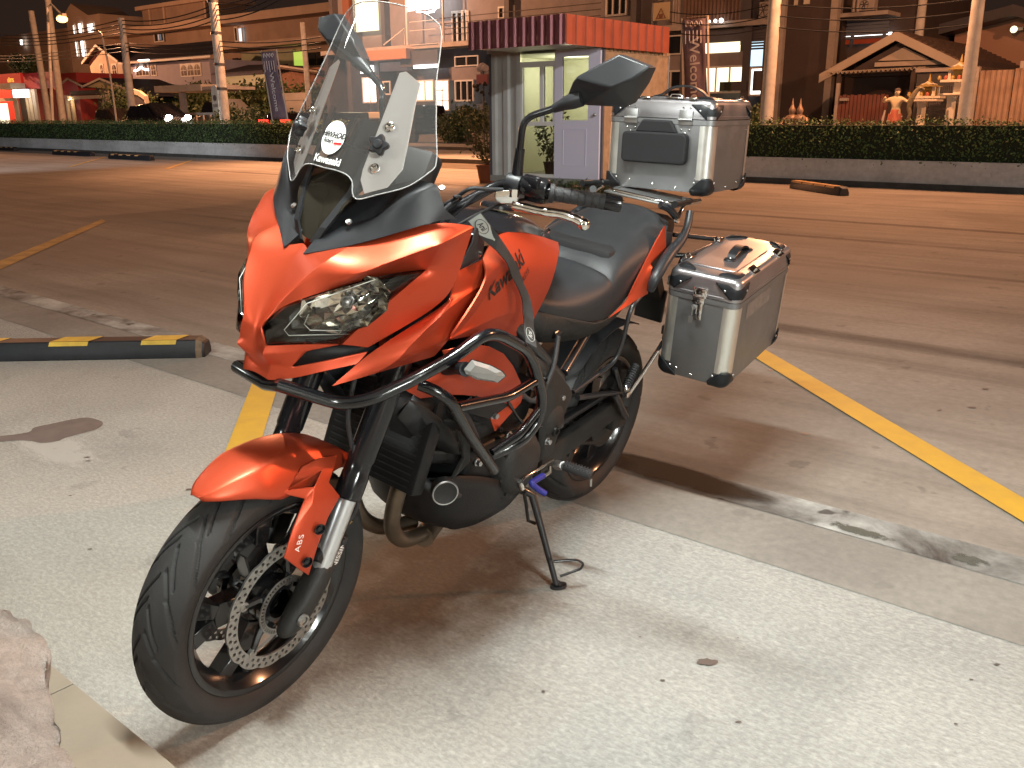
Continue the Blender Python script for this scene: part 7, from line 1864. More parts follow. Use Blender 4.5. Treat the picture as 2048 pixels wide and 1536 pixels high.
# ---------------------------------------------------------------- spirit houses and guardian statues
def spirit_house(label, base, cx, s_, c, ztab, zmid, zroof, ztop, w):
    t = T('spirit_house', label, 'spirit house', s_, c, 0, 'spirit houses before the gate')
    q = MB(); q.lathe([(.001, 0), (w * .62, 0), (w * .58, .12), (w * .40, .30), (w * .26, .55), (w * .24, ztab - .15), (w * .32, ztab - .04), (.001, ztab - .04)], 8, RF(s_, c, 0), Z, phase=.39); q.build('pedestal', M_whitep, t, smooth=30)
    part('offering_table', t, M_whitep, [((s_ - w, c - w * .7, ztab - .04), (s_ + w, c + w * .7, ztab))], bev=.01)
    part('platform', t, M_whitep, [((s_ - w * .85 + .1, c - w * .6, zmid - .05), (s_ + w * .85 + .1, c + w * .6, zmid)), ((s_ - w * .2 + .1, c - w * .2, ztab), (s_ + w * .2 + .1, c + w * .2, zmid - .05))])
    ww = w * .42
    for sx in (-1, 1):
        for sy in (-1, 1): part('shrine_column', t, M_whitep, [((s_ + .1 + sx * ww - .03, c + sy * ww - .03, zmid), (s_ + .1 + sx * ww + .03, c + sy * ww + .03, zroof))])
    part('shrine_wall', t, M_gold, [((s_ + .1 - ww, c + ww - .06, zmid), (s_ + .1 + ww, c + ww - .032, zroof))])
    for k, (ws_, z0, z1) in enumerate(((1.45, zroof, zroof + (ztop - zroof) * .45), (.95, zroof + (ztop - zroof) * .30, zroof + (ztop - zroof) * .72), (.5, zroof + (ztop - zroof) * .58, zroof + (ztop - zroof) * .9))):
        q = RB(); a = ww * ws_; q.rp([(s_ + .1 - a, c - a * 1.1, z0), (s_ + .1 + a, c - a * 1.1, z0), (s_ + .1 + a * .3, c - a * 1.1, z0 + (z1 - z0) * .55), (s_ + .1, c - a * 1.1, z1), (s_ + .1 - a * .3, c - a * 1.1, z0 + (z1 - z0) * .55)], (0, a * 2.2, 0)); q.build('tiered_roof', M_whitep if k % 2 else M_gold, t, smooth=None)
    q = MB(); q.tube([RF(s_ + .1, c, zroof + (ztop - zroof) * .85), RF(s_ + .1, c, ztop + .12)], [.03, .004], 6); q.build('finial', M_gold, t)
    R = random.Random(int(s_ * 100));
    for k in range(4):
        q = MB(); q.ball(RF(s_ - w * .7 + k * w * .35, c - w * .4, zmid + .04), .045, 8, (1, 1, 1.2)); q.build('offering', (M_gold, M_stcloth)[k % 2], t)
s_ = (-6.277,1.546)
spirit_house('lower spirit house with a table pedestal beside the statue', 0, 0, s_[0], 21.5, s_[1], (-6.224,1.617)[1], (-6.206,1.811)[1], (-6.162,1.953)[1], .36)
s_ = (-5.816,1.671)
spirit_house('taller spirit house with a raised shrine by the leaning pole', 0, 0, s_[0], 22, s_[1], (-5.791,1.955)[1], (-5.756,2.158)[1], (-5.742,2.36)[1], .38)
# guardian statue: bare-chested giant holding a serpent
def statue():
    s_, c = (-6.507,1.541)[0], 20.5
    t = T('guardian_statue', 'pale bare chested guardian statue with raised fists before the gate', 'statue', s_, c, 0)
    zt = (-6.513,1.771)[1]; k = .60; zb_ = zt - 1.735 * k
    part('plinth', t, M_slab_e, [((s_ - .32, c - .25, 0), (s_ + .32, c + .25, zb_ + .02))], bev=.02)
    J = dict(pel=(0, 0, .92), waist=(0, 0, 1.06), chest=(0, -.02, 1.28), neck=(0, 0, 1.46), head=(0, -.01, 1.60), top=(0, 0, 1.73), lh=(.11, 0, .88), lk=(.17, -.03, .48), lf=(.15, 0, .07), lt=(.18, -.16, .04), rh=(-.11, 0, .88), rk=(-.17, -.03, .48), rf=(-.15, 0, .07), rt=(-.18, -.16, .04), ls=(.20, 0, 1.38), le=(.40, -.05, 1.26), lw=(.50, -.14, 1.40), lm=(.52, -.16, 1.46), rs=(-.20, 0, 1.38), re=(-.44, -.04, 1.28), rw=(-.36, -.16, 1.40), rm=(-.32, -.18, 1.44))
    Rd = dict(pel=.14, waist=.135, chest=.17, neck=.07, head=.10, top=.075, lh=.105, lk=.07, lf=.045, lt=.035, rh=.105, rk=.07, rf=.045, rt=.035, ls=.085, le=.055, lw=.042, lm=.055, rs=.085, re=.055, rw=.042, rm=.055)
    E = ['pel waist', 'waist chest', 'chest neck', 'neck head', 'head top', 'pel lh', 'lh lk', 'lk lf', 'lf lt', 'pel rh', 'rh rk', 'rk rf', 'rf rt', 'chest ls', 'ls le', 'le lw', 'lw lm', 'chest rs', 'rs re', 're rw', 'rw rm']
    nm = list(J); me = bpy.data.meshes.new('statue_body'); org = RF(s_, c, zb_)
    me.from_pydata([tuple(U * J[n][0] * k + N * J[n][1] * k + Z * (J[n][2] * k + zb_)) for n in nm], [tuple(nm.index(q) for q in e.split()) for e in E], [])
    o = bpy.data.objects.new('statue_body', me); COL.objects.link(o); o.parent = t; me.materials.append(M_statue)
    sk_ = o.modifiers.new('skin', 'SKIN'); sk_.use_smooth_shade = True
    for i, n in enumerate(nm): me.skin_vertices[0].data[i].radius = (Rd[n] * k, Rd[n] * k * .9)
    me.skin_vertices[0].data[0].use_root = True
    ss = o.modifiers.new('sub', 'SUBSURF'); ss.levels = ss.render_levels = 2
    q = MB(); q.lathe([(.155 * k, .78 * k), (.19 * k, .60 * k), (.20 * k, .58 * k), (.165 * k, .80 * k), (.16 * k, 1.0 * k), (.15 * k, 1.02 * k)], 16, org, Z)
    for sx in (1, -1): q.tube([org + U * .11 * k * sx + Z * .86 * k, org + U * .15 * k * sx - N * .02 * k + Z * .60 * k], [.125 * k, .11 * k], 12)
    q.build('loincloth', M_stcloth, t)
    f = MB()
    for sx in (-1, 1): f.ball(org + U * .04 * k * sx - N * .105 * k + Z * 1.63 * k, .014 * k, 8)
    f.ball(org - N * .115 * k + Z * 1.59 * k, .02 * k, 8); f.tube([org + U * -.035 * k - N * .105 * k + Z * 1.545 * k, org + U * .035 * k - N * .105 * k + Z * 1.545 * k], .01 * k, 6); f.build('face', M_brownw, t)
    hr = MB(); hr.ball(org + N * .02 * k + Z * 1.66 * k, .105 * k, 14, (1, 1, .8)); hr.build('hair', M_brownw, t)
    # serpent body held on its left, club on its right
    q = RB(); pts = [(s_ + a * k, c + b * k, z * k + zb_) for a, b, z in ((.35, -.1, .45), (.52, -.1, .8), (.48, -.12, 1.1), (.56, -.14, 1.4), (.66, -.1, 1.62), (.80, -.1, 1.72), (.92, -.1, 1.66))]
    sp = spline([V(p) for p in pts], 5); q.rt(sp, [.02 + .035 * math.sin(PI * i / (len(sp) - 1)) for i in range(len(sp))], 8); q.build('serpent', mat('serpent_scales', (.20, .16, .09), .5, var=.4, vscale=30.), t)
    q = RB(); q.rt([(s_ - .32 * k, c - .12 * k, 1.0 * k + zb_), (s_ - .42 * k, c - .14 * k, .35 * k + zb_)], [.03 * k, .06 * k], 8); q.build('club', M_slab_e, t)
statue()
def seated(s_, c, zt, label):
    t = T('seated_figure', label, 'statue', s_, c, 0, 'pair of small seated figures behind the right hedge')
    part('plinth', t, M_slab_e, [((s_ - .26, c - .25, 0), (s_ + .26, c + .25, zt - .72))], bev=.02)
    q = MB(); z = zt - .72
    q.lathe([(.001, 0), (.25, 0), (.26, .06), (.20, .13), (.13, .17), (.14, .26), (.16, .36), (.10, .42), (.05, .44), (.06, .47), (.075, .52), (.06, .57), (.035, .61), (.02, .66), (.004, .78)], 14, RF(s_, c, z), Z)
    for sx in (-1, 1): q.tube([RF(s_ + sx * .15, c, z + .36), RF(s_ + sx * .22, c - .06, z + .22), RF(s_ + sx * .06, c - .18, z + .17)], [.045, .04, .035], 8)
    q.build('figure', M_zinc, t, smooth=60)
a = (-8.4,1.533); b = (-8.225,1.53)
seated(a[0], 19.6, a[1], 'left one of the two small seated figures by the dark wall'); seated(b[0], 19.6, b[1], 'right one of the two small seated figures by the dark wall')

# ---------------------------------------------------------------- poles, street lamps, cables
def pole(label, A, B, c, r=.13, lampish=None, m=None):
    """A top, B bottom as (s, z) on plane c"""
    t = T('utility_pole', label, 'pole', B[0], c, 0, 'concrete utility poles along the street')
    q = RB(); top = max(A[1], 0); q.rt([(B[0], c, 0), (A[0], c, A[1])], [r, r * .75], 10); q.build('shaft', m or M_pole, t, smooth=60); return t
pole('orange lit pole standing against the dark end wall', ((-8.69,3.337)[0], 7.6), (-8.713,1.553), 19.0, .145)
pole('pole leaning before the gabled house by the spirit houses', ((-4.826,2.735)[0] - .03, 7.2), (-4.813,1.499), 19.2, .125)
t = pole('tallest pole with dark bands left of the windscreen', ((-39.81,5.854)[0], 9.6), (-39.702,1.933), 26, .25)
for z_ in (2.5, 3.6, 5.0, 6.4, 7.6):
    q = RB(); q.rt([((-39.702,1.933)[0] + ((-39.81,5.854)[0] - (-39.702,1.933)[0]) * z_ / 7.0, 26, z_), ((-39.702,1.933)[0] + ((-39.81,5.854)[0] - (-39.702,1.933)[0]) * z_ / 7.0, 26, z_ + .12)], .255, 10); q.build('band', M_rail, t)
pole('second pole from the left hedge, shorter with a blunt top', (-52.119,6.674), (-52.115,2.239), 28, .24)
pole('pole nearest the red shop, behind the street lamp', ((-71.553,9.359)[0], (-71.497,9.525)[1] + 1), (-71.999,2.379), 33, .28)
pole('leftmost pole with a crossarm above the red signs', (-74.593,8.995), (-74.148,2.222), 33, .28)
pole('thin pale pole behind the right mirror', (-46.048,6.583), (-45.874,3.127), 36, .20)
q_t = pole('short pole above the gabled roof on the right', ((-9.383,4.578)[0], (-9.383,4.578)[1] + 2.), (-9.388,3.751), 31, .15)
# lit street lamp
lp = T('street_lamp', 'lit orange street lamp above the left houses', 'street lamp', (-69.14,2.504)[0], 31, 0)
a, b = (-67.152,8.387), (-65.581,7.707)
q = RB(); q.rt([((-69.457,2.509)[0], 31, 0), ((-67.482,8.089)[0], 31, a[1] + .2), (a[0] + .3, 31, a[1] + .35), (b[0] - .1, 31, b[1] + .35)], [.12, .09, .07, .06], 8); q.build('lamp_arm', M_pole, lp)
q = RB(); q.rb((b[0] - .45, 30.85, b[1] + .16), (b[0] + .45, 31.15, b[1] + .34), .05); q.build('lamp_head', M_slab_e, lp)
q = MB(); q.ball(RF(b[0], 31, b[1]), .30, 14, (1.2, 1.2, .8)); q.build('lamp_glass', M_sodium, lp)
# unlit slender lamp post with a curved arm
lp2 = T('street_lamp', 'slender unlit street lamp with a curved arm before the gable', 'street lamp', (-56.151,2.304)[0], 29, 0)
q = RB(); q.rt(spline([V((x_[0], 29, x_[1])) for x_ in (((-56.027,2.302)[0], 0), (-56.129,3.763), (-56.397,5.498), (-56.547,6.075), (-56.975,6.326), (-57.643,6.422))], 6), .06, 8); q.build('lamp_arm', M_pole, lp2)
def cable(label, pts, r, sag, n=1):
    t = T('power_cable', label, 'cable', pts[0][0], pts[0][1], 0, 'power cables over the street')
    t.location = RF(*pts[0]); OFF[t.name] = tuple(RF(*pts[0]))
    for i in range(n):
        q = RB(); pp = []
        for (a, b) in zip(pts, pts[1:]):
            for k in range(13):
                f = k / 12; pp.append((a[0] + (b[0] - a[0]) * f, a[1] + (b[1] - a[1]) * f, a[2] + (b[2] - a[2]) * f - sag * 4 * f * (1 - f) - i * .22))
        q.rt(pp, r, 5); q.build('wire', M_wire, t)
cable('bundle of black cables crossing the upper left sky', [((-75.821,7.257)[0], 31, (-75.821,7.257)[1]), ((-52.257,6.577)[0], 28, (-52.257,6.577)[1]), ((-39.791,5.961)[0], 26, (-39.734,6.283)[1]), ((-33.323,6.006)[0], 26, (-33.186,7.162)[1])], .03, .3, 4)
cable('lower cables strung past the blue walled house', [((-81.461,5.788)[0], 33, (-81.34,6.088)[1]), ((-52.082,5.503)[0], 28, (-52.123,5.345)[1]), ((-39.689,4.66)[0], 26, (-39.682,4.704)[1]), ((-32.144,4.551)[0], 26, (-32.153,4.472)[1])], .025, .15, 3)
cable('thin cables crossing before the right buildings', [((-11.779,3.654)[0], 20, (-11.776,3.588)[1]), ((-8.753,3.438)[0], 19, (-8.754,3.458)[1]), ((-4.936,3.257)[0], 19.2, (-4.938,3.275)[1])], .012, .12, 3)

# ---------------------------------------------------------------- welcome banners
def banner(label, tl, bl, tr, c, text_y, size):
    """tl/bl/tr are (s, z) of three corners"""
    t = T('welcome_banner', label, 'banner', bl[0], c, 0, 'welcome banners on poles')
    w = tr[0] - tl[0]; lean = tl[0] - bl[0]
    q = RB(); n_ = 16; rows = []
    for i in range(n_ + 1):
        f = i / n_; z_ = bl[1] + (tl[1] - bl[1]) * f; x = bl[0] + lean * f
        rows.append([RF(x + w * j / 6, c + .03 * math.sin(j * 1.3 + f * 5), z_) for j in range(7)])
    q.v = [tuple(p) for r in rows for p in r]; q.f = [(i * 7 + j, i * 7 + j + 1, (i + 1) * 7 + j + 1, (i + 1) * 7 + j) for i in range(n_) for j in range(6)]
    q.build('cloth', M_banner, t, smooth=60, solid=.004)
    q = RB(); q.rt([(bl[0] - .04 - lean * bl[1] / max(.1, tl[1] - bl[1]), c + .02, 0), (tl[0] - .04, c + .02, tl[1] + .05), (tl[0] + w + .04, c + .02, tl[1] + .05), (bl[0] + w + .04 - lean * bl[1] / max(.1, tl[1] - bl[1]), c + .02, 0)], .028, 6); q.build('banner_frame', M_slab_e, t)
    up = (Z * (tl[1] - bl[1]) + U * lean).normalized()
    h = tl[1] - bl[1]
    lettering('Welcome', size, RF(bl[0] + w * .52 + lean * text_y, c - .05, bl[1] + h * text_y), -up, U, M_bantxt, t, bold=.004)
    # curled ornament and pale patches printed at the top and the foot
    q = RB()
    for k in range(4):
        cx, cz = bl[0] + lean * .9 + w * (.2 + .2 * k), bl[1] + h * .93
        q.rt([(cx + .04 * w * 2 * math.cos(a * .7) * (1 - a / 10), c - .055, cz + .05 * h * math.sin(a * .7) * (1 - a / 10)) for a in range(9)], .016, 4)
    for k in range(5): q.rt([(bl[0] + lean * .85 + w * (.15 + .17 * k), c - .052, bl[1] + h * .86), (bl[0] + lean * .72 + w * (.15 + .17 * k), c - .052, bl[1] + h * (.70 + .03 * (k % 2)))], .012, 4)
    q.build('ornament_print', M_bantxt, t)
banner('left Welcome banner standing behind the hedge by the tail lights', (-29.349,3.531), (-29.005,1.187), (-28.513,3.494), 21, .40, .34)
banner('right Welcome banner standing behind the aluminium top box', (-11.418,3.389), (-11.28,1.597), (-10.83,3.35), 20, .38, .36)

# ================================================================== LEFT SIDE OF THE STREET
# large house far behind
mc = 58.0
mo_ = T('modern_house', 'large three storey cream house with tall lit stair windows, far left', 'house', (-96.817,9.442)[0], mc + 4, 0)
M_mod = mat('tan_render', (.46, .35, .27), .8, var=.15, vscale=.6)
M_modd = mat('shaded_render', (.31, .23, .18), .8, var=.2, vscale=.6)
m0, m1 = (-123.935,12.065)[0], (-67.555,7.053)[0]
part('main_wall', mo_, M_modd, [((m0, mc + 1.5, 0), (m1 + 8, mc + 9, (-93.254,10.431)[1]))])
zr0, zr1 = (-90.037,10.412)[1], (-89.891,11.184)[1]
part('roof_band', mo_, M_mod, [((m0 + 5, mc - .8, zr0), (m1 + 9, mc + 9.5, zr1))])
part('floor_band', mo_, M_mod, [(((-100.548,8.527)[0], mc - .8, (-90.511,7.915)[1]), (m1 + 9, mc + 1.49, (-90.408,8.458)[1]))])
part('stair_tower', mo_, M_mod, [(((-121.206,9.479)[0], mc - .2, 0), ((-112.586,9.082)[0], mc + 6, (-115.792,13.233)[1]))])
tri('tower_gable', mo_, M_mod, [((-122.191,13.198)[0], mc - .3, (-115.792,13.233)[1]), ((-115.298,12.747)[0], mc - .3, (-115.792,13.233)[1]), ((-119.251,14.732)[0], mc - .3, (-119.216,14.843)[1])], (0, 6, 0))
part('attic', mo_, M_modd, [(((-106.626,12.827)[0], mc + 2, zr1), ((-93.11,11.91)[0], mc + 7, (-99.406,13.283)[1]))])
part('attic_roof', mo_, M_mod, [(((-107.155,13.96)[0], mc + 1.4, (-99.406,13.283)[1]), ((-91.976,12.838)[0], mc + 7.5, (-99.32,13.695)[1]))])
for x in (300, 330, 410):
    part('attic_column', mo_, M_mod, [(((-104.955,12.713)[0] + (x - 300) * .105, mc + 1.8, zr1), ((-104.955,12.713)[0] + (x - 300) * .105 + .35, mc + 1.99, (-99.406,13.283)[1]))])
def lit(A, B, c, m, nm='window', mull=1, parent=mo_, fr=.12):
    return pane(A, B, m, nm, fr, mull, c, 1, parent, frame_m=M_frame_w)
lit((-119.507,12.427), (-118.963,8.575), mc - .3, M_litW); lit((-118.074,12.526), (-117.055,8.495), mc - .32, M_litS); lit((-115.806,12.337), (-114.088,10.426), mc - .3, M_litW)
lit((-103.4,11.495), (-101.262,9.567), mc + 1.3, M_dglass); lit((-102.364,11.376), (-102.01,9.715), mc + 1.2, M_litcold)
lit((-87.351,10.297), (-86.764,8.817), mc + 1.3, M_dglass); lit((-86.535,10.178), (-85.765,8.716), mc + 1.2, M_litcold)
lit((-135.205,11.564), (-134.11,10.608), mc - .3, M_litW)
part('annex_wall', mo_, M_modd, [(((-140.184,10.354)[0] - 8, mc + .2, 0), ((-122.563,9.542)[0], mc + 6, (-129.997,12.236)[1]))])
part('glowing_green_wall', mo_, M_litG, [fb((-77.485,7.395), (-75.728,5.87), mc + 1.2, mc + 1.49)])  # green light on this wall is put in as its own glow
part('lower_wall', mo_, mat('green_grey_wall', (.30, .34, .24), .8, var=.2, vscale=.5), [(((-86.349,7.75)[0], mc + 1.25, 0), ((-77.655,7.356)[0], mc + 1.49, (-82.735,7.683)[1]))])
for x0, x1 in ((1640, 1700), (1710, 1780), (1075, 1120)):
    part('window', mo_, M_dglass, [(((-75.393,7.254)[0] + (x0 - 1640) * .0222, mc + 1.15, (-74.59,6.016)[1]), ((-75.393,7.254)[0] + (x1 - 1640) * .0222, mc + 1.24, (-74.445,7.211)[1]))])
# house with the street facing gable and pale blue side
g = T('blue_walled_house', 'two storey house with pale blue side wall and arched windows', 'house', (-76.254,5.593)[0], 46, 0)
hc2 = 44.0
p0, pk, p1 = (-90.197,6.351), (-87.046,7.805), (-83.352,6.264)
tri('gable_wall', g, M_cream, [((-88.808,5.028)[0], hc2 + .5, 0), ((-83.883,4.884)[0], hc2 + .5, 0), ((-83.702,6.152)[0], hc2 + .5, p1[1] - .1), (pk[0], hc2 + .5, pk[1] - .2), ((-89.87,6.39)[0], hc2 + .5, p0[1])], (0, .3, 0))
slope('barge_board', g, M_frame_w, p0, pk, hc2 - .1, hc2, .22); slope('barge_board', g, M_frame_w, pk, p1, hc2 - .1, hc2, .22)
slope('roof', g, M_roofd, p0, pk, hc2, hc2 + 8, .15); slope('roof', g, M_roofd, pk, p1, hc2, hc2 + 8, .15)
w_a, w_b = (-84.777,6.144), (-70.228,4.467)
part('side_wall', g, M_bluewall, [((w_a[0], hc2 + 1.0, 0), (w_b[0], hc2 + 7, (-76.08,5.907)[1]))])
q = RB(); ez = (-77.39,6.036)[1]; rz = (-79.158,7.536)[1]
q.rp([(p1[0] - .5, hc2 + .3, ez), ((-68.879,5.707)[0], hc2 + .3, ez), ((-72.639,7.129)[0], hc2 + 4, rz), (pk[0], hc2 + 4, rz)], (0, .05, .14)); q.build('roof', M_roofd, g, smooth=None)
part('gutter', g, M_frame_w, [((p1[0] - .5, hc2 + .22, ez - .12), ((-68.879,5.707)[0], hc2 + .3, ez + .05))])
M_arch = mat('arch_pane', (.10, .06, .05), .2)
def archwin(A, B, c, n, m=M_arch):
    w = (B[0] - A[0]) / n; o = part('window', g, M_frame_w, [((A[0] - .05, c - .02, B[1] - .05), (B[0] + .05, c + .05, A[1] + .05))])
    for i in range(n):
        x0 = A[0] + w * i + .07; x1 = A[0] + w * (i + 1) - .07; r = (x1 - x0) / 2; zt2 = A[1] - .05 - r
        q = RB(); q.rp([(x0, c - .03, B[1] + .05), (x1, c - .03, B[1] + .05)] + [((x0 + x1) / 2 + r * math.cos(a_), c - .03, zt2 + r * math.sin(a_)) for a_ in [PI * k / 8 for k in range(9)]], (0, .008, 0)); q.build('pane', m, o, smooth=None)
        q = RB(); q.rb(((x0 + x1) / 2 - .025, c - .045, B[1] + .05), ((x0 + x1) / 2 + .025, c - .032, A[1] - .06)); q.rb((x0, c - .046, (A[1] + B[1]) / 2 - .025), (x1, c - .0325, (A[1] + B[1]) / 2 + .025)); q.build('glazing_bar', M_frame_w, o, smooth=None)
archwin((-82.202,5.88), (-79.919,4.88), hc2 + .97, 2); archwin((-79.533,5.781), (-78.698,4.843), hc2 + .97, 1); archwin((-74.659,5.602), (-71.584,4.63), hc2 + .97, 3)
archwin((-85.553,6.009), (-84.686,4.979), hc2 + .47, 1); archwin((-87.788,6.092), (-87.212,5.054), hc2 + .47, 1)
q = RB(); a = (-82.332,5.353); b = (-79.916,5.273); q.rt(spline([V((a[0], hc2 + .9, a[1])), V(((a[0] * 3 + b[0]) / 4, hc2 + .9, a[1] + .05)), V(((a[0] + b[0]) / 2, hc2 + .9, a[1] + .25)), V(((a[0] + 3 * b[0]) / 4, hc2 + .9, a[1] + .05)), V((b[0], hc2 + .9, a[1]))], 4), .07, 6); q.build('window_tube', M_neon, g)
q = RB(); q.rb(((-80.097,6.359)[0], hc2 + .1, ez + .05), ((-78.277,6.284)[0], hc2 + .2, ez + .12)); q.build('gutter_tube', M_litS, g, smooth=None)
# low porch house with two lit gables
pc_ = 37.0
ph_ = T('porch_house', 'low house with two warm lit porch gables behind the dark car', 'house', (-73.217,2.987)[0], 39, 0)
for (A, K, B_, nm) in (((-81.87,4.197), (-80.788,4.531), (-78.432,3.882), 1), ((-76.397,3.72), (-73.241,4.29), (-66.729,2.887), 0)):
    c_ = 38 if nm else 37
    slope('barge_board', ph_, M_cream, A, K, c_ - .1, c_, .15); slope('barge_board', ph_, M_cream, K, B_, c_ - .1, c_, .15)
    slope('porch_roof', ph_, M_roofd, A, K, c_, c_ + 5, .1); slope('porch_roof', ph_, M_roofd, K, B_, c_, c_ + 5, .1)
    f = .86 if nm else .55
    tri('gable_wall', ph_, mat('lit_cream_gable', (.62, .50, .25), .7) if not nm else M_cream, [(A[0] + .15, c_ + .2, A[1] - .05), (K[0] + (B_[0] - K[0]) * f, c_ + .2, K[1] + (B_[1] - K[1]) * f * 1.0 - .25), (K[0], c_ + .2, K[1] - .15)], (0, .1, 0))
part('fascia', ph_, M_brownw, [(((-78.04,3.438)[0], pc_ - .3, (-75.352,3.038)[1]), ((-72.718,3.329)[0], pc_ + .1, (-75.252,3.381)[1]))]); part('eave_board', ph_, M_cream, [(((-78.61,2.999)[0], pc_ - .35, (-75.444,2.725)[1]), ((-72.575,2.897)[0], pc_ - .05, (-75.371,2.976)[1]))])
part('house_wall', ph_, M_brownw, [(((-84.287,2.977)[0], 39.5, 0), ((-73.972,2.815)[0], 42, (-80.672,3.855)[1]))])
for x in (800, 870, 1300, 1760):
    xx = (-79.67,2.886)[0] + (x - 800) * .0128; part('porch_column', ph_, M_cream, [((xx - .12, pc_, 0), (xx + .12, pc_ + .24, (-76.725,3.094)[1]))])
pane((-77.45,2.64), (-75.565,2.195), M_litB, 'window', .08, 2, 39.4, 1, ph_)
q = RB(); q.rp([((-70.575,3.686)[0] + .18 * math.cos(a_), 36, (-70.616,3.539)[1] + .38 * math.sin(a_)) for a_ in [2 * PI * k / 14 for k in range(14)]], (0, .05, 0)); q.build('oval_plaque', M_brownw, ph_, smooth=None)
part('plaque_post', ph_, M_cream, [(((-70.896,3.217)[0], 36.02, 0), ((-70.326,3.206)[0], 36.1, (-70.634,3.242)[1]))])
lamp('porch_light', 'POINT', tuple(RF((-78.057,2.728)[0], 36.6, (-78.087,2.632)[1])), 60, (1., .70, .35), .1)
q = MB(); q.ball(RF((-78.628,2.835)[0], 36.8, (-78.634,2.815)[1]), .13, 8, (1, 1, 1.4)); q.build('porch_lamp', M_litC, ph_)
# red tyre shop at the far left
rc = 36.0
rs_ = T('red_shop', 'red fronted shop with yellow lettering at the left edge', 'shop building', (-85.907,3.197)[0], 38, 0)
r0, r1 = (-92.213,4.49)[0], (-78.256,4.125)[0]
part('shop_wall', rs_, mat('red_shop_wall', (.32, .035, .03), .6), [((r0 - 4, rc + 2, 0), (r1 - 1, rc + 7, (-87.674,4.915)[1]))])
o1 = part('fascia_sign', rs_, M_litr, [fb((-91.994,5.011), (-85.276,4.041), rc, rc + .25)])
o2 = part('fascia_sign', rs_, mat('red_panel', (.30, .02, .025), .5), [fb((-84.783,4.927), (-78.411,3.653), rc + .02, rc + .25)])
lettering('บริการ', ((-89.404,4.865)[1] - (-89.665,4.216)[1]) * .8, RF((-87.345,4.465)[0], rc - .01, (-87.345,4.465)[1]), U, Z, M_lity, o1, bold=.01)
lettering('ยานยนต์', ((-89.404,4.865)[1] - (-89.665,4.216)[1]) * .75, RF((-81.67,4.182)[0], rc + .01, (-82.589,4.206)[1]), U, Z, mat('pale_red_letter', (.50, .18, .16), .5), o2)
part('canopy', rs_, M_slab_e, [fb((-89.349,4.139), (-84.676,3.693), rc - 1.2, rc + 2)])
part('lit_sign_box', rs_, M_litS, [fb((-83.935,3.562), (-81.49,2.929), rc - 1.4, rc - 1.1)])
for k, x in enumerate((0, 60, 130)):
    s__ = (-89.305,1.98)[0] + x * .0122
    q = RB(); q.rt([(s__, 35.4, 0), (s__, 35.4, (-88.054,2.523)[1])], .16, 10); q.build('glowing_column', M_litC, rs_)  # columns given a glow of their own for the light on them
part('arch_wall', rs_, M_cream, [fb((-90.363,2.973), (-86.116,2.705), 35.7, 36.0), (((-86.756,2.986)[0], 35.7, 0), ((-86.014,2.975)[0], 36.0, (-86.531,2.704)[1]))])
for x0, x1, m_ in ((235, 345, mat('pink_panel', (.50, .12, .10), .6)), (345, 430, M_brownw), (440, 480, M_cream), (490, 540, M_cream), (550, 600, M_cream)):
    part('front_panel', rs_, m_, [(((-89.919,2.336)[0] + x0 * .0123, 35.8, 0), ((-89.919,2.336)[0] + x1 * .0123, 36.0, (-84.39,3.617)[1] - .2 * (x0 < 430)))])
lamp('shop_light', 'POINT', tuple(RF((-84.022,3.254)[0], 34.6, 2.6)), 70, (1., .75, .4), .2)
# bus shelter
sc3 = 31.0
bs = T('bus_shelter', 'low roadside shelter with a long cream canopy on two posts', 'shelter', (-51.289,2.535)[0], sc3 + 1, 0)
part('canopy', bs, M_cream, [fb((-52.952,3.06), (-47.929,2.695), 30, 32.5)]); part('canopy_end', bs, M_slab_e, [(((-47.893,2.888)[0], 30.05, (-47.193,2.752)[1]), ((-46.162,2.849)[0], 32.4, (-47.163,2.915)[1]))])
for x in ((-51.146,2.391)[0], (-47.334,2.33)[0]): part('post', bs, M_slab_e, [((x - .16, 30.6, 0), (x + .16, 30.9, (-51.124,2.767)[1]))])
part('bench', bs, M_brownw, [(((-51.45,2.518)[0], 31.4, .5), ((-48.509,2.467)[0], 31.9, .58))])
gr_ = T('guard_rail', 'white guard rail along the street by the pale car', 'guard rail', (-44.476,1.473)[0], 27.5, 0)
part('rail', gr_, M_frame_w, [fb((-46.176,1.493), (-42.784,1.372), 27.5, 27.56)])
for i in range(6):
    x = (-46.187,1.44)[0] + i * ((-42.775,1.422)[0] - (-46.187,1.44)[0]) / 5; part('post', gr_, M_slab_e, [((x - .05, 27.57, 0), (x + .05, 27.65, (-45.027,1.46)[1]))])
sg_ = T('roadside_sign', 'narrow arched roadside sign board beside the tall pole', 'sign', (-41.946,1.965)[0], 27, 0)
q = RB(); a, b = (-42.242,2.462), (-41.669,1.468); rw_ = (b[0] - a[0]) / 2; xm = (a[0] + b[0]) / 2
q.rp([(a[0], 27, 0), (b[0], 27, 0)] + [(xm + rw_ * math.cos(t_), 27, a[1] + rw_ * math.sin(t_) * 1.2) for t_ in [PI * k / 8 for k in range(9)]], (0, .08, 0)); q.build('sign_board', M_slab_e, sg_, smooth=None)
q = RB(); q.rp([(xm + rw_ * .5 * math.cos(t_), 26.98, (-41.907,2.186)[1] + rw_ * .5 * math.sin(t_)) for t_ in [2 * PI * k / 14 for k in range(14)]], (0, .015, 0)); q.build('round_emblem', M_brownw, sg_, smooth=None)
lettering('ซอย', .22, RF(xm, 26.98, (-41.972,1.817)[1]), U, Z, M_brownw, sg_)
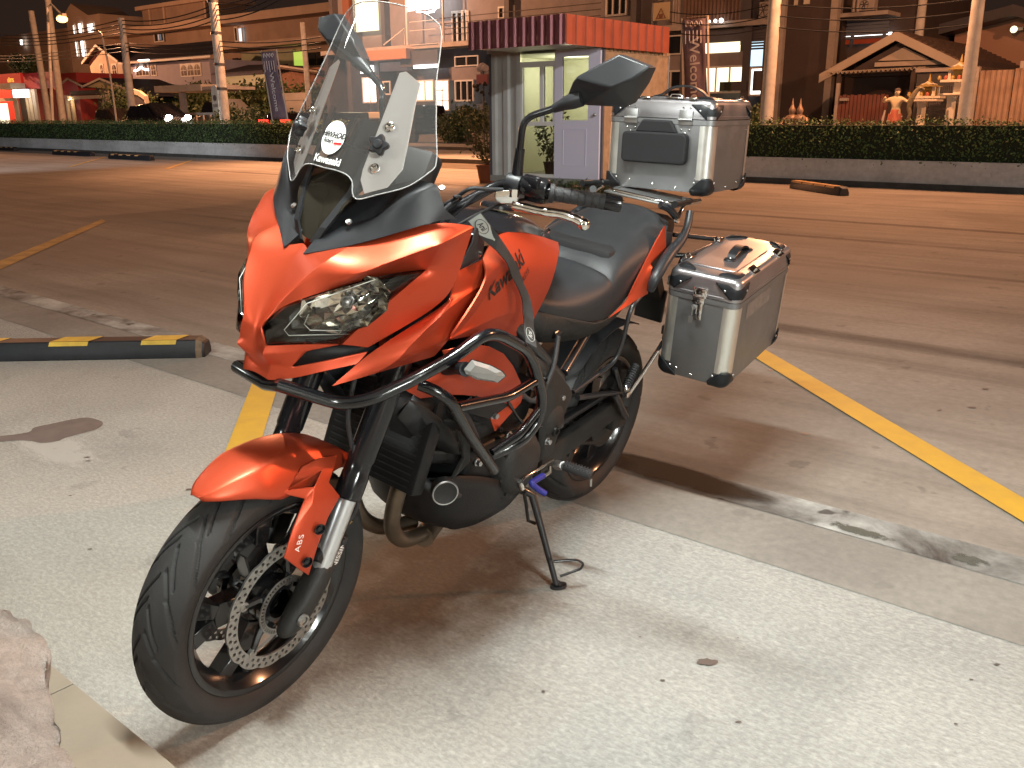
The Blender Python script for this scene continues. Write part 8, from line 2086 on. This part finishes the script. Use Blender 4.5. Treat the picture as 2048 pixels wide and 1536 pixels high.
# brown roofed hut and pale booth
ht = T('tiled_hut', 'small hut with a brown tiled roof and brick wall beyond the left banner', 'hut', (-54.441,3.725)[0], 43, 0)
a, b, c_ = (-55.889,4.532), (-54.574,4.688), (-50.5,4.183)
slope('roof', ht, M_rooft, a, b, 40.5, 45, .25); slope('roof', ht, M_rooft, b, c_, 40.5, 45, .25); slope('barge_board', ht, M_slab_e, b, c_, 40.4, 40.5, .12)
part('brick_wall', ht, mat('brick_wall', (.24, .12, .08), .8, var=.3, vscale=4.), [((a[0] + .5, 41.2, 0), (c_[0] + 1, 44, a[1] - .1))])
bt = T('pale_booth', 'low cream wall panel lit orange under the hut', 'wall', (-43.124,2.149)[0], 33, 0)
part('panel', bt, M_cream, [fb((-44.877,2.538), (-42.583,2.142), 33, 33.15), (((-44.781,2.173)[0], 33.02, 0), ((-42.674,2.143)[0], 33.12, (-44.351,2.167)[1] - .002))])
# dark roof strip in front of the modern house
lr = T('dark_roof_shed', 'long dark shed roof between the blue walled house and the banner', 'shed', (-60.075,4.724)[0], 43, 0)
q = RB(); a, b = (-63.965,4.295), (-57.368,4.34); z_ = (-63.962,4.913)[1]
q.rp([(a[0], 41, a[1]), (b[0], 41, b[1]), (b[0] - 1, 44, z_), (a[0] + .5, 44, z_ + .1)], (0, .05, .12)); q.build('roof', M_roofd, lr, smooth=None)
part('shed_wall', lr, mat('pale_green_wall', (.42, .48, .38), .8), [((a[0] + .5, 41.5, 0), (b[0] - .5, 43.5, min(a[1], b[1]) - .1))])
# clumps of trees and street shrubs
def bush(name, label, s, c, w, d, h, n, leaf=.10, z0=0., m=None, cat='bush', trunk=False, group=None, seed=0, ragged=.25):
    R = random.Random(seed or int(abs(s * 37 + c)))
    t = T(name, label, cat, s, c, 0, group)
    q = RB()
    blobs = [(R.uniform(-.38, .38) * w, R.uniform(-.3, .3) * d, z0 + (h - z0) * R.uniform(.25, .75), R.uniform(.28, .48) * min(w, h - z0, 3.0)) for _ in range(max(5, int(w * 2.2)))]
    for k in range(3 if not trunk else 1):
        q.rt([(s + (k - 1) * .2, c, 0), (s + (k - 1) * .3 * w * .5, c, z0 + (h - z0) * .5)], [.06 if not trunk else .14, .03], 6)
    q.build('trunk' if trunk else 'stem', M_bark, t)
    q = MB()
    for _ in range(n):
        bx_, by, bz, br = R.choice(blobs)
        d_ = Vector((R.gauss(0, 1), R.gauss(0, 1), R.gauss(0, 1))).normalized() * br * (R.random() ** .4) * (1 + ragged * R.uniform(-1, 1))
        z_ = bz + d_.z * .9
        if z_ < .05: continue
        p = RF(s + bx_ + d_.x, c + by + d_.y, z_)
        nn = Vector((R.uniform(-1, 1), R.uniform(-1, 1), R.uniform(-.2, 1))).normalized(); a = nn.orthogonal().normalized(); a = Matrix.Rotation(R.uniform(0, 6.28), 3, nn) @ a; b_ = nn.cross(a); sz = leaf * R.uniform(.6, 1.3)
        q.quad(p - a * sz, p + b_ * sz * .5, p + a * sz, p - b_ * sz * .5)
    q.build('crown' if trunk else 'foliage', m or M_leaf, t, smooth=None); return t
bush('garden_bush', 'wide dark bush under the blue walled house', (-69.22,3.344)[0], 40.5, 17, 2.5, (-67.354,4.14)[1], 12000, .17, seed=1)
bush('garden_bush', 'dark bush between the tall pole and the left banner', (-55.936,2.86)[0], 38, 9, 2, (-55.807,3.67)[1], 7000, .16, seed=2)
bush('garden_bush', 'green lit bush right of the left banner below the hut', (-49.054,3.033)[0], 37.5, 7, 2, (-49.263,3.432)[1], 3500, .15, m=M_hedge2, seed=3)
bush('garden_bush', 'round shrub left of the second pole', (-66.004,2.489)[0], 35, 3.4, 1.6, (-65.739,3.526)[1], 2600, .13, seed=4)
bush('street_shrub', 'low trimmed dark shrub behind the guard rail', (-39.586,1.54)[0], 26.9, 4.0, 1.1, (-39.829,1.869)[1], 3200, .08, seed=6)
bush('street_shrub', 'low shrub with orange tint right of the tail lights', (-34.896,1.506)[0], 26.9, 3.2, 1.1, (-35.12,1.815)[1], 2600, .08, seed=7)
bush('street_tree', 'small round tree above the red panels at the far left', (-84.807,5.87)[0], 36.6, 4.4, 2.4, (-84.519,6.671)[1], 2200, .14, z0=(-85.143,4.938)[1], cat='tree', trunk=True, seed=9)
bush('climbing_plant', 'climbing plant spilling over the pale arch near the headlight', (-61.321,2.565)[0], 33.5, 2.6, 1.0, 3.4, 1800, .10, seed=11)
bush('shop_hedge', 'square clipped hedge left of the kiosk before the shop row', (-29.093,1.411)[0], 32, 3.4, 1.0, (-29.081,1.861)[1], 6500, .07, seed=12, ragged=.1)
bush('shop_shrub', 'small shrub at the foot of the orange pole', (-9.832,1.41)[0], 21, .9, .7, (-9.856,1.713)[1], 1200, .05, seed=13)
arch = T('garden_arch', 'pale curved garden wall sweeping down behind the headlight glow', 'wall', (-58.12,2.246)[0], 32, 0)
q = RB(); a_ = [(-59.887,3.172), (-58.477,2.912), (-57.78,2.596), (-57.668,1.987), (-57.278,1.476), (-56.519,1.271)]
for p_, q2 in zip(a_, a_[1:]): q.rp([(p_[0], 32, p_[1]), (q2[0], 32, q2[1]), (q2[0], 32, q2[1] - .28), (p_[0] - .12, 32, p_[1] - .28)], (0, .25, 0))
q.build('wall_coping', M_cream, arch, smooth=None)
part('wall_panel', arch, M_greyd, [((a_[0][0], 32.05, 0), (a_[2][0] - .05, 32.2, a_[1][1] - .32))])
# cars
def car(label, s, c, L, H, m, face=1, lights=None):
    t = T('parked_car' if not lights else 'car', label, 'car', s, c, 0)
    W_ = 1.7
    prof = [(-.5, .30), (-.5, .62), (-.47, .78), (-.30, .86), (-.16, 1.30), (.16, 1.38), (.34, 1.05), (.46, .92), (.5, .66), (.5, .30)]
    prof = [(x * L * face, z * H / 1.38) for x, z in prof]
    q = RB(); vs = []
    for k, (cy, ins, zs) in enumerate(((c, .12, .97), (c + .15, 0, 1), (c + W_ - .15, 0, 1), (c + W_, .12, .97))):
        for x, z in prof: vs.append(tuple(RF(s + x * (1 - ins * .12), cy + (.16 * max(0, (z - .9)) if cy < c + W_ / 2 else -.16 * max(0, z - .9)), z * zs)))
    n = len(prof); q.v = vs; q.f = [(i * n + j, i * n + (j + 1) % n, (i + 1) * n + (j + 1) % n, (i + 1) * n + j) for i in range(3) for j in range(n)] + [tuple(range(n)), tuple(range(3 * n, 4 * n))]
    q.build('body', m, t, smooth=35, bevel=.04)
    q = RB(); zt, zb2 = H * .93, H * .66
    for x0, x1, x2, x3 in ((-.27, -.16, -.01, -.01), (.01, .01, .15, .30)):
        q.rp([(s + x0 * L * face, c - .03, zb2), (s + x1 * L * face, c + .02, zt), (s + x2 * L * face, c + .02, zt), (s + x3 * L * face, c - .03, zb2)], (0, .045, 0))
    q.build('side_window', M_carglass, t, smooth=None)
    for x in (-.31, .31):
        q = RB(); q.lathe([(.001, -.02), (.31, -.02), (.34, .02), (.34, .2), (.001, .2)], 20, RF(s + x * L, c - .02, .34), N); w_ = q.build('wheel', M_tyre, t, smooth=40)
        q = RB(); q.lathe([(.001, -.03), (.17, -.025), (.20, -.005)], 14, RF(s + x * L, c - .02, .34), N); q.build('rim', M_alud, w_, smooth=40)
    if lights == 'head':
        for dy in (.3, 1.4):
            q = MB(); q.ball(RF(s + L * .5 * face + .02, c + dy * .9, 1.27), .15, 10, (1, 1, .8)); q.build('headlight', M_head, t)
    if lights == 'tail':
        for dz, dy, w_ in ((.86, .12, .22), (.86, 1.25, .22)):
            q = RB(); q.rb((s - L * .5 - .06, c + dy, dz), (s - L * .5 + .05, c + dy + .45, dz + .12)); q.build('tail_light', M_tail, t, smooth=None)
    return t
car('dark parked car before the porch house', (-64.747,1.511)[0], 32.5, 4.3, (-65.642,1.923)[1], M_carpaint_d)
car('pale silver car beside the bus shelter', (-45.912,1.767)[0], 29.3, 4.4, (-46.075,2.217)[1], M_carpaint_w, 1)
t = car('dark car with bright headlights driving behind the hedge', (-43.4,1.381)[0], 23.6, 4.6, 1.95, M_carpaint_d, 1, 'head')
t = T('car', 'car with red tail lights behind the left Welcome banner', 'car', (-29.896,1.292)[0], 22.6, 0)
q = RB(); x0, x1 = (-31.846,1.3)[0], (-27.491,1.283)[0]
tx = (-30.276,1.294)[0]
q.rp([(tx - .95, 22.0, .3), (tx + .95, 22.0, .3), (tx + .95, 22.0, .95), (tx + .70, 22.25, 1.42), (tx - .70, 22.25, 1.42), (tx - .95, 22.0, .95)], (0, 4.0, 0)); q.build('body', M_carpaint_d, t, smooth=None, bevel=.06)
q = RB(); q.rp([(tx - .68, 22.03, .98), (tx + .68, 22.03, .98), (tx + .60, 22.22, 1.36), (tx - .60, 22.22, 1.36)], (0, -.02, .0)); q.build('rear_window', M_carglass, t, smooth=None)
for x in (-.93, .45):
    q = RB(); q.rb((tx + x, 21.93, 1.06), (tx + x + .48, 22.04, 1.16)); q.build('tail_light', M_tail, t, smooth=None)
q = RB(); q.rb((tx - .85, 21.93, .80), (tx - .5, 22.02, .92)); q.rb((tx + .5, 21.93, .80), (tx + .9, 22.02, .9)); q.build('reversing_light', M_litC, t, smooth=None)
for x in (-.8, .62):
    q = RB(); q.rt([(tx + x, 22.5, .32), (tx + x + .2, 22.5, .32)], .32, 16); q.build('wheel', M_tyre, t, smooth=40)
t = T('parked_car', 'dark low vehicle parked before the lit shop seen through the windscreen', 'car', (-33.805,1.422)[0], 31.8, 0)
part('body', t, M_carpaint_d, [(((-35.67,1.758)[0], 31.0, .4), ((-31.685,1.716)[0], 32.7, 1.15))], bev=.15); part('cabin', t, M_carglass, [(((-32.401,2.14)[0], 31.1, 1.12), ((-31.244,2.121)[0], 32.6, 1.75))], bev=.15)
part('load_bed', t, M_signc, [(((-35.518,1.974)[0], 31.05, 1.13), ((-32.474,1.933)[0], 32.6, 1.45))], bev=.05)
for x in ((-34.876,1.577)[0], (-32.06,1.554)[0]):
    q = RB(); q.lathe([(.001, 0), (.34, 0), (.34, .22), (.001, .22)], 16, RF(x, 30.98, .34), N); q.build('wheel', M_tyre, t, smooth=40)
